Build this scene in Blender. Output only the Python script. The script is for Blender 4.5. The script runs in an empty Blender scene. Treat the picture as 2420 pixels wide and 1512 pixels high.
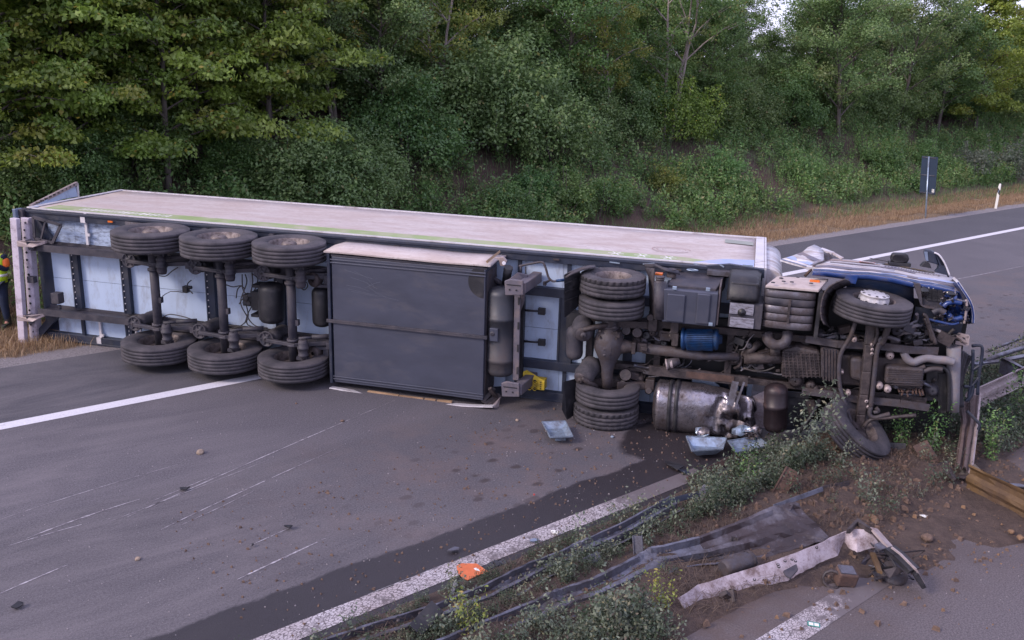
import bpy, bmesh, math, random
import numpy as np
from mathutils import Vector, Matrix, Euler

S = bpy.context.scene
COL = S.collection
rnd = random.Random(11)

# ---------------------------------------------------------------- camera
CP = (13.2442, -14.2954, 5.3061)
YAW, PITCH, ROLL, FOC = -0.2501, 0.2649, 0.038, 2136.5      # focal length in pixels of a 2420 px wide picture
fw = Vector((math.sin(YAW)*math.cos(PITCH), math.cos(YAW)*math.cos(PITCH), -math.sin(PITCH)))
r0 = Vector((math.cos(YAW), -math.sin(YAW), 0)); u0 = r0.cross(fw)
cr = math.cos(ROLL)*r0 + math.sin(ROLL)*u0
cu = -math.sin(ROLL)*r0 + math.cos(ROLL)*u0
cd = bpy.data.cameras.new('camera'); cam = bpy.data.objects.new('camera', cd); COL.objects.link(cam)
mw = Matrix((cr, cu, -fw)).transposed().to_4x4(); mw.translation = Vector(CP)
cam.matrix_world = mw
cd.sensor_width = 36; cd.lens = 36*FOC/2420
cd.clip_start = .1; cd.clip_end = 3000
S.camera = cam

# ---------------------------------------------------------------- light
w = bpy.data.worlds.new('World'); S.world = w; w.use_nodes = True
nt = w.node_tree; nt.nodes.clear()
SUN_EL, SUN_AZ = math.radians(34), math.radians(226)     # sun behind thin cloud, from the left behind the photographer
sk = nt.nodes.new('ShaderNodeTexSky'); sk.sky_type = 'NISHITA'; sk.sun_disc = False
sk.sun_elevation = SUN_EL; sk.sun_rotation = SUN_AZ
sk.air_density = 1.0; sk.dust_density = 2.2; sk.ozone_density = 3.0
mx = nt.nodes.new('ShaderNodeMix'); mx.data_type = 'RGBA'; mx.blend_type = 'MIX'
mx.inputs['Factor'].default_value = .62
mx.inputs['B'].default_value = (7.2, 6.75, 9.6, 1)         # even veil of high twilight cloud
bg = nt.nodes.new('ShaderNodeBackground'); bg.inputs['Strength'].default_value = .1
wo = nt.nodes.new('ShaderNodeOutputWorld')
nt.links.new(sk.outputs[0], mx.inputs['A']); nt.links.new(mx.outputs['Result'], bg.inputs[0]); nt.links.new(bg.outputs[0], wo.inputs[0])
sd = bpy.data.lights.new('sun', 'SUN'); sun = bpy.data.objects.new('sun', sd); COL.objects.link(sun)
sd.energy = 1.3; sd.angle = math.radians(14); sd.color = (1, .84, .74)
sdir = Vector((math.sin(SUN_AZ)*math.cos(SUN_EL), math.cos(SUN_AZ)*math.cos(SUN_EL), math.sin(SUN_EL)))
sun.rotation_euler = (-sdir).to_track_quat('-Z', 'Y').to_euler()
S.view_settings.view_transform = 'Standard'; S.view_settings.look = 'None'
S.view_settings.gamma = 1; S.view_settings.use_curve_mapping = False
S.view_settings.exposure = 1.05
S.cycles.max_bounces = 6; S.cycles.diffuse_bounces = 3; S.cycles.glossy_bounces = 3
S.cycles.transmission_bounces = 3; S.cycles.transparent_max_bounces = 6
S.cycles.use_denoising = True

# ---------------------------------------------------------------- layout helpers
# a point of the 2420 x 1512 survey picture turned into a point of the place at a known height or depth
def ray(x, y): return fw + cr*((x-1210)/FOC) + cu*((756-y)/FOC)
def G(x, y, z=0):
    d = ray(x, y); t = (z-CP[2])/d.z
    return Vector(CP) + d*t
TH = .9649                                                # direction of the motorway
TV = Vector((math.cos(TH), math.sin(TH), 0)); NV = Vector((-math.sin(TH), math.cos(TH), 0))
def R(t, n, z=0): return TV*t + NV*n + Vector((0, 0, z))   # road frame -> world
def tn(P): return P.dot(TV), P.dot(NV)
EDGE, MED0, MED1 = -1.82, -12.25, -14.42                  # edge of the asphalt, median between the carriageways
TRUCK = Matrix.Translation((.0053, .0119, -.0386)) @ Matrix.Rotation(-.0028, 4, 'Z') @ Matrix.Rotation(-.0032, 4, 'Y') @ Matrix.Rotation(.0154, 4, 'X')
TI = TRUCK.inverted()
def U(x, y, wd):                                          # truck frame: x rear to front, y floor to roof, z up
    d = TI.to_3x3() @ ray(x, y); o = TI @ Vector(CP)
    return o + d*((wd-o.y)/d.y)
def UZ(x, y, z):                                          # truck frame, on the level z
    d = TI.to_3x3() @ ray(x, y); o = TI @ Vector(CP)
    return o + d*((z-o.z)/d.z)
# enlarged survey details: (x0, y0, scale)
VW = {1: (0, 400.5, .35323), 2: (709.3, 484, .3642), 3: (1293.4, 567.4, .3422), 4: (1794.1, 542.4, .38634), 5: (1418.6, 984.7, .41379),
      6: (751, 1126.5, .34483), 7: (1752.4, 317.1, .27586), 13: (1502.1, 617.5, .19868), 14: (1794.1, 751, .24138),
      15: (1835.8, 567.4, .20689), 16: (275.4, 517.4, .27047), 18: (1168.3, 600.8, .2539)}
def D(v, x, y): a = VW[v]; return a[0]+a[2]*x, a[1]+a[2]*y
def V(v, x, y, wd): return U(*D(v, x, y), wd)
def GV(v, x, y, z=0): return G(*D(v, x, y), z)

# ---------------------------------------------------------------- tags
def tag(o, label=None, cat=None, group=None, kind=None):
    if label: o['label'] = label
    if cat: o['category'] = cat
    if group: o['group'] = group
    if kind: o['kind'] = kind
    return o
def empty(name, loc=(0, 0, 0), parent=None, rot=None):
    o = bpy.data.objects.new(name, None); COL.objects.link(o)
    o.location = loc; o.empty_display_size = .2
    if rot: o.rotation_euler = rot
    if parent: o.parent = parent
    return o

# ---------------------------------------------------------------- mesh builder
class MB:
    def __init__(s): s.v = []; s.f = []; s.sm = []
    def add(s, vs, fs, smooth=False):
        b = len(s.v); s.v += [tuple(p) for p in vs]
        s.f += [tuple(i+b for i in f) for f in fs]; s.sm += [smooth]*len(fs); return s
    def box(s, a, b):
        (x0, y0, z0), (x1, y1, z1) = [min(p, q) for p, q in zip(a, b)], [max(p, q) for p, q in zip(a, b)]
        return s.hexa([(x0, y0, z0), (x1, y0, z0), (x1, y1, z0), (x0, y1, z0), (x0, y0, z1), (x1, y0, z1), (x1, y1, z1), (x0, y1, z1)])
    def hexa(s, p):                                       # bottom four, top four
        return s.add(p, [(0, 3, 2, 1), (4, 5, 6, 7), (0, 1, 5, 4), (1, 2, 6, 5), (2, 3, 7, 6), (3, 0, 4, 7)])
    def obox(s, c, size, rot=None):
        M_ = rot.to_matrix() if isinstance(rot, Euler) else (rot or Matrix.Identity(3))
        c = Vector(c); h = [k/2 for k in size]; ps = []
        for z in (-h[2], h[2]):
            for x, y in ((-h[0], -h[1]), (h[0], -h[1]), (h[0], h[1]), (-h[0], h[1])):
                ps.append(c + M_ @ Vector((x, y, z)))
        return s.hexa(ps)
    def slab(s, poly, n):                                 # polygon pushed along n
        n = Vector(n); k = len(poly); a = [Vector(p) for p in poly]; b = [p+n for p in a]
        fs = [tuple(range(k))[::-1], tuple(range(k, 2*k))] + [(i, (i+1) % k, (i+1) % k+k, i+k) for i in range(k)]
        return s.add(a+b, fs)
    def beam(s, a, b, w_, h, up=(0, -1, 0)):              # rectangular bar from a to b, h along up
        a, b, up = Vector(a), Vector(b), Vector(up); d = (b-a).normalized()
        sd_ = d.cross(up).normalized()*w_/2; u_ = sd_.cross(d).normalized()*h/2
        return s.hexa([a-sd_-u_, a+sd_-u_, a+sd_+u_, a-sd_+u_, b-sd_-u_, b+sd_-u_, b+sd_+u_, b-sd_+u_])
    def tube(s, pts, r, seg=10, caps=True, smooth=True, wob=0):
        pts = [Vector(p) for p in pts]; n = len(pts)
        rr = r if isinstance(r, (list, tuple)) else [r]*n
        t0 = (pts[1]-pts[0]).normalized(); ax = Vector((0, 0, 1)) if abs(t0.z) < .9 else Vector((1, 0, 0))
        nn = t0.cross(ax).normalized(); vs = []
        for i in range(n):
            t = (pts[min(i+1, n-1)]-pts[max(i-1, 0)]).normalized()
            nn = (nn - t*nn.dot(t)).normalized(); bb = t.cross(nn)
            for k in range(seg):
                a = 2*math.pi*k/seg; q = rr[i]*(1+(rnd.uniform(-wob, wob) if wob else 0))
                vs.append(pts[i] + (nn*math.cos(a)+bb*math.sin(a))*q)
        fs = [(i*seg+k, i*seg+(k+1) % seg, (i+1)*seg+(k+1) % seg, (i+1)*seg+k) for i in range(n-1) for k in range(seg)]
        s.add(vs, fs, smooth)
        if caps:
            b = len(s.v)-n*seg
            s.f += [tuple(b+k for k in range(seg))[::-1], tuple(b+(n-1)*seg+k for k in range(seg))]; s.sm += [False, False]
        return s
    def lathe(s, prof, c, ax=(0, 0, 1), seg=32, smooth=True, fn=None, close=False):
        c = Vector(c); ax = Vector(ax).normalized()
        q = Vector((1, 0, 0)) if abs(ax.x) < .9 else Vector((0, 1, 0))
        e1 = (q-ax*q.dot(ax)).normalized(); e2 = ax.cross(e1); m = len(prof); vs = []
        for k in range(seg):
            a = 2*math.pi*k/seg; dd = e1*math.cos(a)+e2*math.sin(a)
            for j, (r_, h) in enumerate(prof):
                if fn: r_, h = fn(k, j, r_, h)
                vs.append(c + dd*r_ + ax*h)
        L_ = m if close else m-1
        fs = [(k*m+j, ((k+1) % seg)*m+j, ((k+1) % seg)*m+(j+1) % m, k*m+(j+1) % m) for k in range(seg) for j in range(L_)]
        return s.add(vs, fs, smooth)
    def sheet(s, rows, thick=0, smooth=True):             # grid of points, optional real thickness
        m = len(rows[0]); n = len(rows)
        P = [[Vector(p) for p in r_] for r_ in rows]; vs = [p for r_ in P for p in r_]
        fs = [(i*m+j, i*m+j+1, (i+1)*m+j+1, (i+1)*m+j) for i in range(n-1) for j in range(m-1)]
        if thick:
            N_ = []
            for i in range(n):
                for j in range(m):
                    a = P[min(i+1, n-1)][j]-P[max(i-1, 0)][j]; b = P[i][min(j+1, m-1)]-P[i][max(j-1, 0)]
                    q = a.cross(b); N_.append(q.normalized() if q.length > 1e-9 else Vector((0, 0, 1)))
            k = n*m; vs2 = [p+q*thick for p, q in zip(vs, N_)]
            f2 = [tuple(i+k for i in f)[::-1] for f in fs]
            rim = [(0*m+j, 0*m+j+1) for j in range(m-1)] + [(i*m+m-1, (i+1)*m+m-1) for i in range(n-1)] + \
                  [((n-1)*m+j+1, (n-1)*m+j) for j in range(m-1)] + [((i+1)*m, i*m) for i in range(n-1)]
            f3 = [(b_, a_, a_+k, b_+k) for a_, b_ in rim]
            s.add(vs+vs2, fs+f2, smooth); b0 = len(s.v)-2*k
            s.f += [tuple(i+b0 for i in f) for f in f3]; s.sm += [False]*len(f3); return s
        return s.add(vs, fs, smooth)
    def mesh(s, name):
        me = bpy.data.meshes.new(name); me.from_pydata(s.v, [], s.f); me.polygons.foreach_set('use_smooth', s.sm)
        me.validate(); me.update(); return me
    def build(s, name, m, parent=None, bevel=0, loc=None):
        me = s.mesh(name)
        bm = bmesh.new(); bm.from_mesh(me); bmesh.ops.recalc_face_normals(bm, faces=bm.faces); bm.to_mesh(me); bm.free()
        me.materials.append(m)
        o = bpy.data.objects.new(name, me); COL.objects.link(o)
        if parent: o.parent = parent
        if loc: o.location = loc
        if bevel:
            b = o.modifiers.new('bevel', 'BEVEL'); b.width = bevel; b.segments = 2; b.limit_method = 'ANGLE'; b.angle_limit = math.radians(40)
        return o
def copy_tree(o, parent=None):
    c = o.copy(); COL.objects.link(c); c.parent = parent
    for ch in list(o.children): copy_tree(ch, c)
    return c

# ---------------------------------------------------------------- materials
MATS = {}
def mat(name, base, rough=.6, metal=0., var=.25, scale=3., dirt=None, damt=.0, dscale=2.5, bump=.15, bscale=60., stretch=None, coat=0., droug=.85):
    if name in MATS: return MATS[name]
    m = bpy.data.materials.new(name); MATS[name] = m; m.use_nodes = True
    n = m.node_tree.nodes; l = m.node_tree.links; b = n['Principled BSDF']
    tc = n.new('ShaderNodeTexCoord'); vec = tc.outputs['Object']
    if stretch:
        mp = n.new('ShaderNodeMapping'); mp.inputs['Scale'].default_value = stretch
        l.new(vec, mp.inputs[0]); vec = mp.outputs[0]
    def noise(sc, det=5., r_=.6):
        t = n.new('ShaderNodeTexNoise'); t.inputs['Scale'].default_value = sc; t.inputs['Detail'].default_value = det
        t.inputs['Roughness'].default_value = r_; l.new(vec, t.inputs['Vector']); return t.outputs['Fac']
    def ramp(src, a, b_):
        t = n.new('ShaderNodeMapRange'); t.inputs[1].default_value = a; t.inputs[2].default_value = b_; l.new(src, t.inputs[0]); return t.outputs[0]
    def mixc(f, A, B):
        t = n.new('ShaderNodeMix'); t.data_type = 'RGBA'
        if isinstance(f, float): t.inputs['Factor'].default_value = f
        else: l.new(f, t.inputs['Factor'])
        for k, c in (('A', A), ('B', B)):
            if isinstance(c, tuple): t.inputs[k].default_value = (*c[:3], 1)
            else: l.new(c, t.inputs[k])
        return t.outputs['Result']
    lo = tuple(c*(1-var) for c in base); hi = tuple(min(c*(1+var), 1) for c in base)
    c = mixc(ramp(noise(scale), .3, .7), lo, hi)
    c = mixc(ramp(noise(bscale, 3), .35, .65), mixc(1., c, c), c) if False else c
    rg = None
    if dirt and damt > 0:
        f1 = ramp(noise(dscale, 8, .72), .62-damt*.5, .86-damt*.5)
        c = mixc(f1, c, dirt)
        t = n.new('ShaderNodeMapRange'); t.inputs[3].default_value = rough; t.inputs[4].default_value = droug; l.new(f1, t.inputs[0]); rg = t.outputs[0]
        f2 = ramp(noise(dscale*9, 6, .75), .66-damt*.25, .8-damt*.25)
        c = mixc(f2, c, tuple(k*.8 for k in dirt))
    l.new(c, b.inputs['Base Color'])
    if rg is not None: l.new(rg, b.inputs['Roughness'])
    else: b.inputs['Roughness'].default_value = rough
    b.inputs['Metallic'].default_value = metal
    if coat: b.inputs['Coat Weight'].default_value = coat
    if bump:
        bp = n.new('ShaderNodeBump'); bp.inputs['Strength'].default_value = bump; bp.inputs['Distance'].default_value = .01
        l.new(noise(bscale, 4), bp.inputs['Height']); l.new(bp.outputs[0], b.inputs['Normal'])
    return m
DUST = (.20, .16, .155); MUD = (.062, .046, .043)
m_side = mat('dusty_white_side', (.50, .455, .45), .5, var=.05, scale=.8, dirt=(.40, .335, .32), damt=.55, dscale=1.1, bump=.05, bscale=12, stretch=(1, 2.5, 1))
m_trim = mat('aluminium_trim', (.62, .60, .63), .45, .3, var=.1, dirt=DUST, damt=.2, bump=.05)
m_white = mat('white_panel', (.40, .49, .64), .5, var=.05, scale=1.2, dirt=(.22, .22, .25), damt=.2, dscale=1.0, bump=.05, bscale=20, stretch=(2.6, 1, 1))
m_wspeck = mat('white_panel_speckled', (.36, .44, .58), .5, var=.06, dirt=(.07, .07, .09), damt=.34, dscale=5, bump=.05, stretch=(1, 1, 3))
m_navy = mat('dark_blue_frame', (.016, .022, .042), .45, var=.3, dirt=(.05, .05, .06), damt=.25, bump=.1)
m_chas = mat('dusty_dark_steel', (.024, .024, .036), .55, var=.3, dirt=(.068, .060, .070), damt=.42, dscale=4, bump=.2)
m_void = mat('gap_shade_black', (.004, .004, .006), .6, var=.3, bump=.1)  # near-black that paints in the shade deep between the underside parts
m_blk = mat('black_plastic', (.012, .012, .016), .5, var=.3, dirt=(.05, .046, .05), damt=.25, dscale=5, bump=.15)
m_tyre = mat('tyre_rubber', (.034, .032, .040), .85, var=.25, scale=4, dirt=(.080, .071, .080), damt=.42, dscale=3, bump=.35, bscale=90)
m_rim = mat('dirty_wheel_steel', (.17, .14, .135), .6, .3, var=.3, dirt=MUD, damt=.38, dscale=9, bump=.25)
m_wrim = mat('white_wheel_steel', (.48, .47, .50), .5, .1, var=.12, dirt=DUST, damt=.25, dscale=8, bump=.1)
m_box = mat('grey_plate', (.060, .066, .095), .42, .3, var=.14, scale=1.2, dirt=(.075, .073, .092), damt=.22, dscale=1.4, bump=.12, bscale=45, stretch=(1, 1, 2.4))
m_gal = mat('galvanised', (.32, .40, .50), .35, .6, var=.2, scale=8, dirt=(.12, .10, .10), damt=.28, dscale=5, bump=.1)
m_mud = mat('muddy_iron', (.034, .027, .029), .5, .15, var=.4, scale=9, dirt=(.082, .064, .064), damt=.38, dscale=7, bump=.8, bscale=28)
m_mudl = mat('dusty_casting', (.062, .057, .070), .58, .2, var=.25, scale=8, dirt=MUD, damt=.42, dscale=6, bump=.6, bscale=30)
m_rust = mat('rust_brown', (.10, .058, .045), .8, .1, var=.35, scale=9, dirt=(.05, .035, .035), damt=.4, dscale=6, bump=.4)
m_tank = mat('fuel_tank_metal', (.30, .28, .31), .22, .9, var=.3, scale=4, dirt=(.060, .044, .042), damt=.42, dscale=3, bump=.6, bscale=14)
m_blue = mat('blue_cab_paint', (.012, .045, .19), .32, .1, var=.25, scale=5, dirt=(.06, .06, .085), damt=.3, dscale=5, bump=.12, coat=.3)
m_cabw = mat('white_cab_paint', (.60, .60, .66), .35, .0, var=.08, dirt=(.33, .27, .26), damt=.42, dscale=2, bump=.06, coat=.2, stretch=(1, 3, 1))
m_comp = mat('blue_motor', (.008, .045, .14), .45, .3, var=.3, scale=9, dirt=(.02, .03, .05), damt=.35, dscale=8, bump=.2)
m_hose = mat('grey_hose', (.16, .155, .18), .7, var=.2, dirt=DUST, damt=.35, dscale=8, bump=.4, bscale=50)
m_cable = mat('cable', (.02, .018, .02), .5, var=.2, dirt=(.09, .075, .07), damt=.3)
m_glass = mat('mirror_black', (.008, .008, .01), .12, var=.1, bump=0, coat=.5)
m_yel = mat('yellow_plastic', (.56, .40, .03), .5, var=.1, dirt=(.12, .08, .03), damt=.25, dscale=7, bump=.1)
m_green = mat('green_print', (.25, .33, .14), .55, var=.1, dirt=(.38, .35, .28), damt=.36, dscale=2, bump=.03)
m_print = mat('white_print', (.68, .68, .66), .55, var=.05, bump=0)
m_grprint = mat('grey_print', (.25, .27, .24), .55, var=.1, bump=0)
m_bluep = mat('pale_blue_print', (.30, .38, .62), .5, var=.1, dirt=(.40, .37, .40), damt=.3, dscale=3, bump=.03)
m_orange = mat('orange_lens', (.65, .15, .02), .3, bump=0)
m_red = mat('red_print', (.42, .05, .04), .4, bump=0)
m_lens = mat('clear_lens', (.16, .20, .28), .15, .1, bump=0)
m_wood = mat('raw_wood', (.34, .22, .13), .8, var=.25, scale=6, dirt=(.15, .09, .06), damt=.3, bump=.3, stretch=(.3, 1, 4))
m_rail = mat('old_zinc', (.15, .155, .195), .42, .5, var=.2, scale=3, dirt=(.062, .052, .055), damt=.42, dscale=2.2, bump=.25)
m_rail2 = mat('dusty_zinc', (.36, .30, .30), .6, .3, var=.15, scale=4, dirt=(.2, .15, .14), damt=.3, dscale=3, bump=.2)
m_railr = mat('ochre_zinc', (.125, .075, .033), .6, .2, var=.2, scale=2, dirt=(.065, .040, .030), damt=.35, dscale=1.6, bump=.25)
m_bump = mat('white_bumper_plastic', (.46, .40, .44), .6, var=.1, scale=5, dirt=(.15, .105, .10), damt=.42, dscale=5, bump=.25, bscale=40)
# ================================================================ ground and roads
def hill(s):                                              # height above the verge at distance s from the asphalt
    if s < 2.6: return -.03 - .02*min(s, 1)
    if s < 11: return -.05 + .46*(s-2.6)*min(1, (s-2.6)/1.6*.5+.5)
    return -.05 + .46*8.4 + (s-11)*.06
nz = {}
def bumpy(x, y, seed=0):                                  # cheap value noise
    def h(i, j):
        k = (i, j, seed)
        if k not in nz: nz[k] = random.Random(i*7349+j*911+seed*13).random()
        return nz[k]
    i, j = math.floor(x), math.floor(y); fx, fy = x-i, y-j; fx = fx*fx*(3-2*fx); fy = fy*fy*(3-2*fy)
    return (h(i, j)*(1-fx)+h(i+1, j)*fx)*(1-fy)+(h(i, j+1)*(1-fx)+h(i+1, j+1)*fx)*fy
def bank_z(t, n):
    s = n-EDGE
    if s < 0: return 0
    z = hill(s); a = min(1, max(0, (s-2.2)/3))
    return z + a*((bumpy(t*.35, n*.35, 1)-.5)*.7 + (bumpy(t*1.1, n*1.1, 2)-.5)*.25) + (bumpy(t*3, n*3, 3)-.5)*.06*min(1, s)
def soil_z(t, n):
    c = (MED0+MED1)/2; u_ = max(0, 1-((n-c)/1.45)**2)
    near = math.exp(-((t-7.2)/2.4)**2)
    if n < MED1+.05:
        sp_ = 1.5*math.exp(-((t-7.4)/2.1)**2)+.35*math.exp(-((t-4.2)/1.2)**2)
        k = (n-(MED1-sp_*(.45+.7*bumpy(t*1.1, 3, 8)+.6*bumpy(t*4.1, n*3, 11))))/.7
        return -.05 + .075*max(0, min(1, k)) + .05*max(0, min(1, k))*near*bumpy(t*3.1, n*3.1, 9) + .03*(bumpy(t*7, n*7, 10)-.5)*max(0, min(1, k))
    return .01 + .10*u_*(bumpy(t*1.3, n*1.8, 4)) + .05*u_*bumpy(t*5, n*5, 5) + .16*u_*near*bumpy(t*2.4, n*2.4, 6)

def gmat(name, build):
    m = bpy.data.materials.new(name); m.use_nodes = True
    n = m.node_tree.nodes; l = m.node_tree.links; b = n['Principled BSDF']
    class H: pass
    h = H(); h.n, h.l, h.b = n, l, b
    tc = n.new('ShaderNodeTexCoord'); h.co = tc.outputs['Object']
    def noise(sc, det=5., r_=.6, st=None, dist=0.):
        v_ = h.co
        if st:
            mp = n.new('ShaderNodeMapping'); mp.inputs['Scale'].default_value = st; mp.inputs['Location'].default_value = (sc*1.7, sc*.3, 0); l.new(v_, mp.inputs[0]); v_ = mp.outputs[0]
        t = n.new('ShaderNodeTexNoise'); t.inputs['Scale'].default_value = sc; t.inputs['Detail'].default_value = det
        t.inputs['Roughness'].default_value = r_; t.inputs['Distortion'].default_value = dist; l.new(v_, t.inputs['Vector']); return t.outputs['Fac']
    def ramp(src, a, b_, c=0., d=1.):
        t = n.new('ShaderNodeMapRange'); t.inputs[1].default_value = a; t.inputs[2].default_value = b_
        t.inputs[3].default_value = c; t.inputs[4].default_value = d; l.new(src, t.inputs[0]); return t.outputs[0]
    def mixc(f, A, B, mode='MIX'):
        t = n.new('ShaderNodeMix'); t.data_type = 'RGBA'; t.blend_type = mode
        if isinstance(f, float): t.inputs['Factor'].default_value = f
        else: l.new(f, t.inputs['Factor'])
        for k, c in (('A', A), ('B', B)):
            if isinstance(c, tuple): t.inputs[k].default_value = (*c[:3], 1)
            else: l.new(c, t.inputs[k])
        return t.outputs['Result']
    def math_(op, a, b_=None):
        t = n.new('ShaderNodeMath'); t.operation = op
        for i, c in enumerate((a, b_)):
            if c is None: continue
            if isinstance(c, (int, float)): t.inputs[i].default_value = c
            else: l.new(c, t.inputs[i])
        return t.outputs[0]
    def axis(k):
        t = n.new('ShaderNodeSeparateXYZ'); l.new(h.co, t.inputs[0]); return t.outputs[k]
    def vor(sc, feat='F1', rnd_=1., st=None):
        v_ = h.co
        if st:
            mp = n.new('ShaderNodeMapping'); mp.inputs['Scale'].default_value = st; l.new(v_, mp.inputs[0]); v_ = mp.outputs[0]
        t = n.new('ShaderNodeTexVoronoi'); t.feature = feat; t.inputs['Scale'].default_value = sc; t.inputs['Randomness'].default_value = rnd_
        l.new(v_, t.inputs['Vector']); return t
    def bump(src, st=.4, dist=.01):
        bp = n.new('ShaderNodeBump'); bp.inputs['Strength'].default_value = st; bp.inputs['Distance'].default_value = dist
        l.new(src, bp.inputs['Height']); l.new(bp.outputs[0], b.inputs['Normal'])
    h.noise, h.ramp, h.mixc, h.math, h.axis, h.vor, h.bump = noise, ramp, mixc, math_, axis, vor, bump
    build(h); return m
def band(h, lo, hi, soft, wob=None):                      # 1 inside lo..hi along the road's cross axis
    y = h.axis(1)
    if wob is not None: y = h.math('ADD', y, wob)
    return h.math('MULTIPLY', h.ramp(y, lo-soft, lo+soft), h.ramp(y, hi-soft, hi+soft, 1., 0.))
def asphalt(h):
    fine = h.noise(40, 4, .85); grit = h.noise(95, 2, .8)
    c = h.mixc(h.ramp(fine, .38, .62), (.052, .048, .056), (.125, .115, .128))
    c = h.mixc(h.ramp(grit, .60, .74), c, (.27, .25, .265)); c = h.mixc(h.ramp(h.noise(120, 2, .8), .42, .30), c, (.02, .018, .022))
    c = h.mixc(h.ramp(h.noise(.5, 4, .5, (1, 1, 1), .6), .35, .65), h.mixc(1., c, (.82, .82, .84), 'MULTIPLY'), c)
    # the verge-side lane is greyer and darker, the driving lanes are polished lighter
    c = h.mixc(band(h, -4.7, -1.5, .04), c, h.mixc(1., c, (.80, .84, .88), 'MULTIPLY'))
    c = h.mixc(h.math('MULTIPLY', band(h, -8.1, -4.9, .12), .55), c, h.mixc(1., c, (1.25, 1.25, 1.27), 'MULTIPLY'))
    # dust smeared across the road by the slide
    t = h.axis(0)
    dz = h.math('MULTIPLY', h.ramp(h.noise(.5, 8, .72, (.6, 2.0, 1), .8), .42, .66), h.ramp(t, 2.8, -.5))
    c = h.mixc(h.math('MULTIPLY', dz, .42), c, (.20, .18, .19))
    brn = h.math('MULTIPLY', h.ramp(h.noise(1.1, 6, .7), .45, .7), h.math('MULTIPLY', h.ramp(t, -1., 3.), band(h, -12., -8., .5)))
    c = h.mixc(h.math('MULTIPLY', brn, .5), c, (.15, .105, .095))
    # drips and boot-sized clods trodden near the cab
    sp = h.vor(2.4, st=(1, 1.5, 1)).outputs['Distance']
    spots = h.math('MULTIPLY', h.ramp(h.math('ADD', sp, h.math('MULTIPLY', h.noise(9, 4, .7), .35)), .43, .33), h.math('MULTIPLY', h.ramp(t, .2, 3.2), band(h, -11.2, -9.2, .4)))
    c = h.mixc(h.math('MULTIPLY', spots, .9), c, (.036, .026, .027))
    # diesel and coolant running down along the median
    wob = h.math('MULTIPLY', h.math('SUBTRACT', h.noise(1.1, 6, .68), .5), .34)
    wet = h.math('MULTIPLY', h.ramp(h.math('ADD', h.axis(1), wob), -11.17, -11.22), h.ramp(t, 7.2, 6.2))
    pud = h.vor(1, st=(1, 1, 1))
    t2 = h.math('SUBTRACT', t, 6.5); n2 = h.math('SUBTRACT', h.axis(1), -10.95)
    dd = h.math('ADD', h.math('MULTIPLY', h.math('MULTIPLY', t2, t2), .33), h.math('MULTIPLY', n2, n2))
    pool = h.ramp(h.math('ADD', dd, h.math('MULTIPLY', wob, 1.2)), .62, .52)
    wetf = h.math('MAXIMUM', wet, pool)
    c = h.mixc(h.math('MULTIPLY', wetf, .86), c, (.018, .015, .018))
    h.l.new(c, h.b.inputs['Base Color'])
    h.l.new(h.ramp(wetf, 0, 1, .78, .38), h.b.inputs['Roughness'])
    h.bump(h.math('ADD', fine, h.math('MULTIPLY', grit, .6)), .55, .012)
def asphalt2(h):
    fine = h.noise(50, 3, .8); grit = h.noise(85, 2, .8)
    c = h.mixc(h.ramp(fine, .38, .62), (.062, .054, .060), (.145, .126, .135))
    c = h.mixc(h.ramp(grit, .62, .78), c, (.26, .23, .23))
    soil = h.math('MULTIPLY', h.ramp(h.axis(1), -16.2, -14.3), h.ramp(h.noise(1.3, 7, .7), .30, .55))
    c = h.mixc(h.math('MULTIPLY', soil, .8), c, (.085, .058, .05))
    c = h.mixc(h.ramp(h.noise(.7, 4, .6), .5, .7, 0., .4), c, (.062, .052, .056))
    h.l.new(c, h.b.inputs['Base Color']); h.b.inputs['Roughness'].default_value = .8
    h.bump(h.math('ADD', fine, h.math('MULTIPLY', grit, .6)), .55, .012)
def paint(worn):
    def f(h):
        c = h.mixc(h.ramp(h.noise(30, 4, .7), .3, .7), (.50, .49, .54), (.66, .65, .70))
        if worn:
            e = h.vor(26, 'DISTANCE_TO_EDGE', st=(.8, 1.35, 1)).outputs['Distance']
            gap = h.ramp(h.math('ADD', e, h.math('MULTIPLY', h.math('SUBTRACT', h.noise(14, 4, .7), .5), .22)), .05, .11, 1., 0.)
            gap = h.math('MAXIMUM', gap, h.ramp(h.noise(2.2, 7, .78), .54, .62))
            mid = h.math('MULTIPLY', h.ramp(h.axis(0), 2.9, 4.9), h.ramp(h.axis(0), 10.5, 8.6))
            gap = h.math('MAXIMUM', gap, h.ramp(h.math('ADD', h.noise(5, 7, .78), h.math('MULTIPLY', mid, .5)), .66, .78))
            c = h.mixc(h.ramp(h.noise(1.6, 3), .35, .6, .45, .85), c, (.30, .255, .26))
            c = h.mixc(h.math('MULTIPLY', gap, .85), c, (.065, .052, .056)); h.bump(gap, -.5, .01)
        else:
            c = h.mixc(h.ramp(h.noise(5, 8, .8), .60, .72, 0., .8), c, (.16, .15, .17)); h.bump(h.noise(60, 3), .3, .008)
        h.l.new(c, h.b.inputs['Base Color']); h.b.inputs['Roughness'].default_value = .7
    return f
def soilm(h):
    c = h.mixc(h.ramp(h.noise(4, 8, .75), .3, .7), (.050, .034, .031), (.130, .090, .076))
    c = h.mixc(h.ramp(h.vor(16).outputs['Distance'], .5, .2, 0., .5), c, (.13, .09, .07))
    c = h.mixc(h.ramp(h.noise(30, 5, .8), .6, .75), c, (.17, .12, .095))
    h.l.new(c, h.b.inputs['Base Color']); h.b.inputs['Roughness'].default_value = .95
    h.bump(h.math('ADD', h.noise(14, 8, .8), h.noise(60, 3, .7)), .9, .05)
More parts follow.
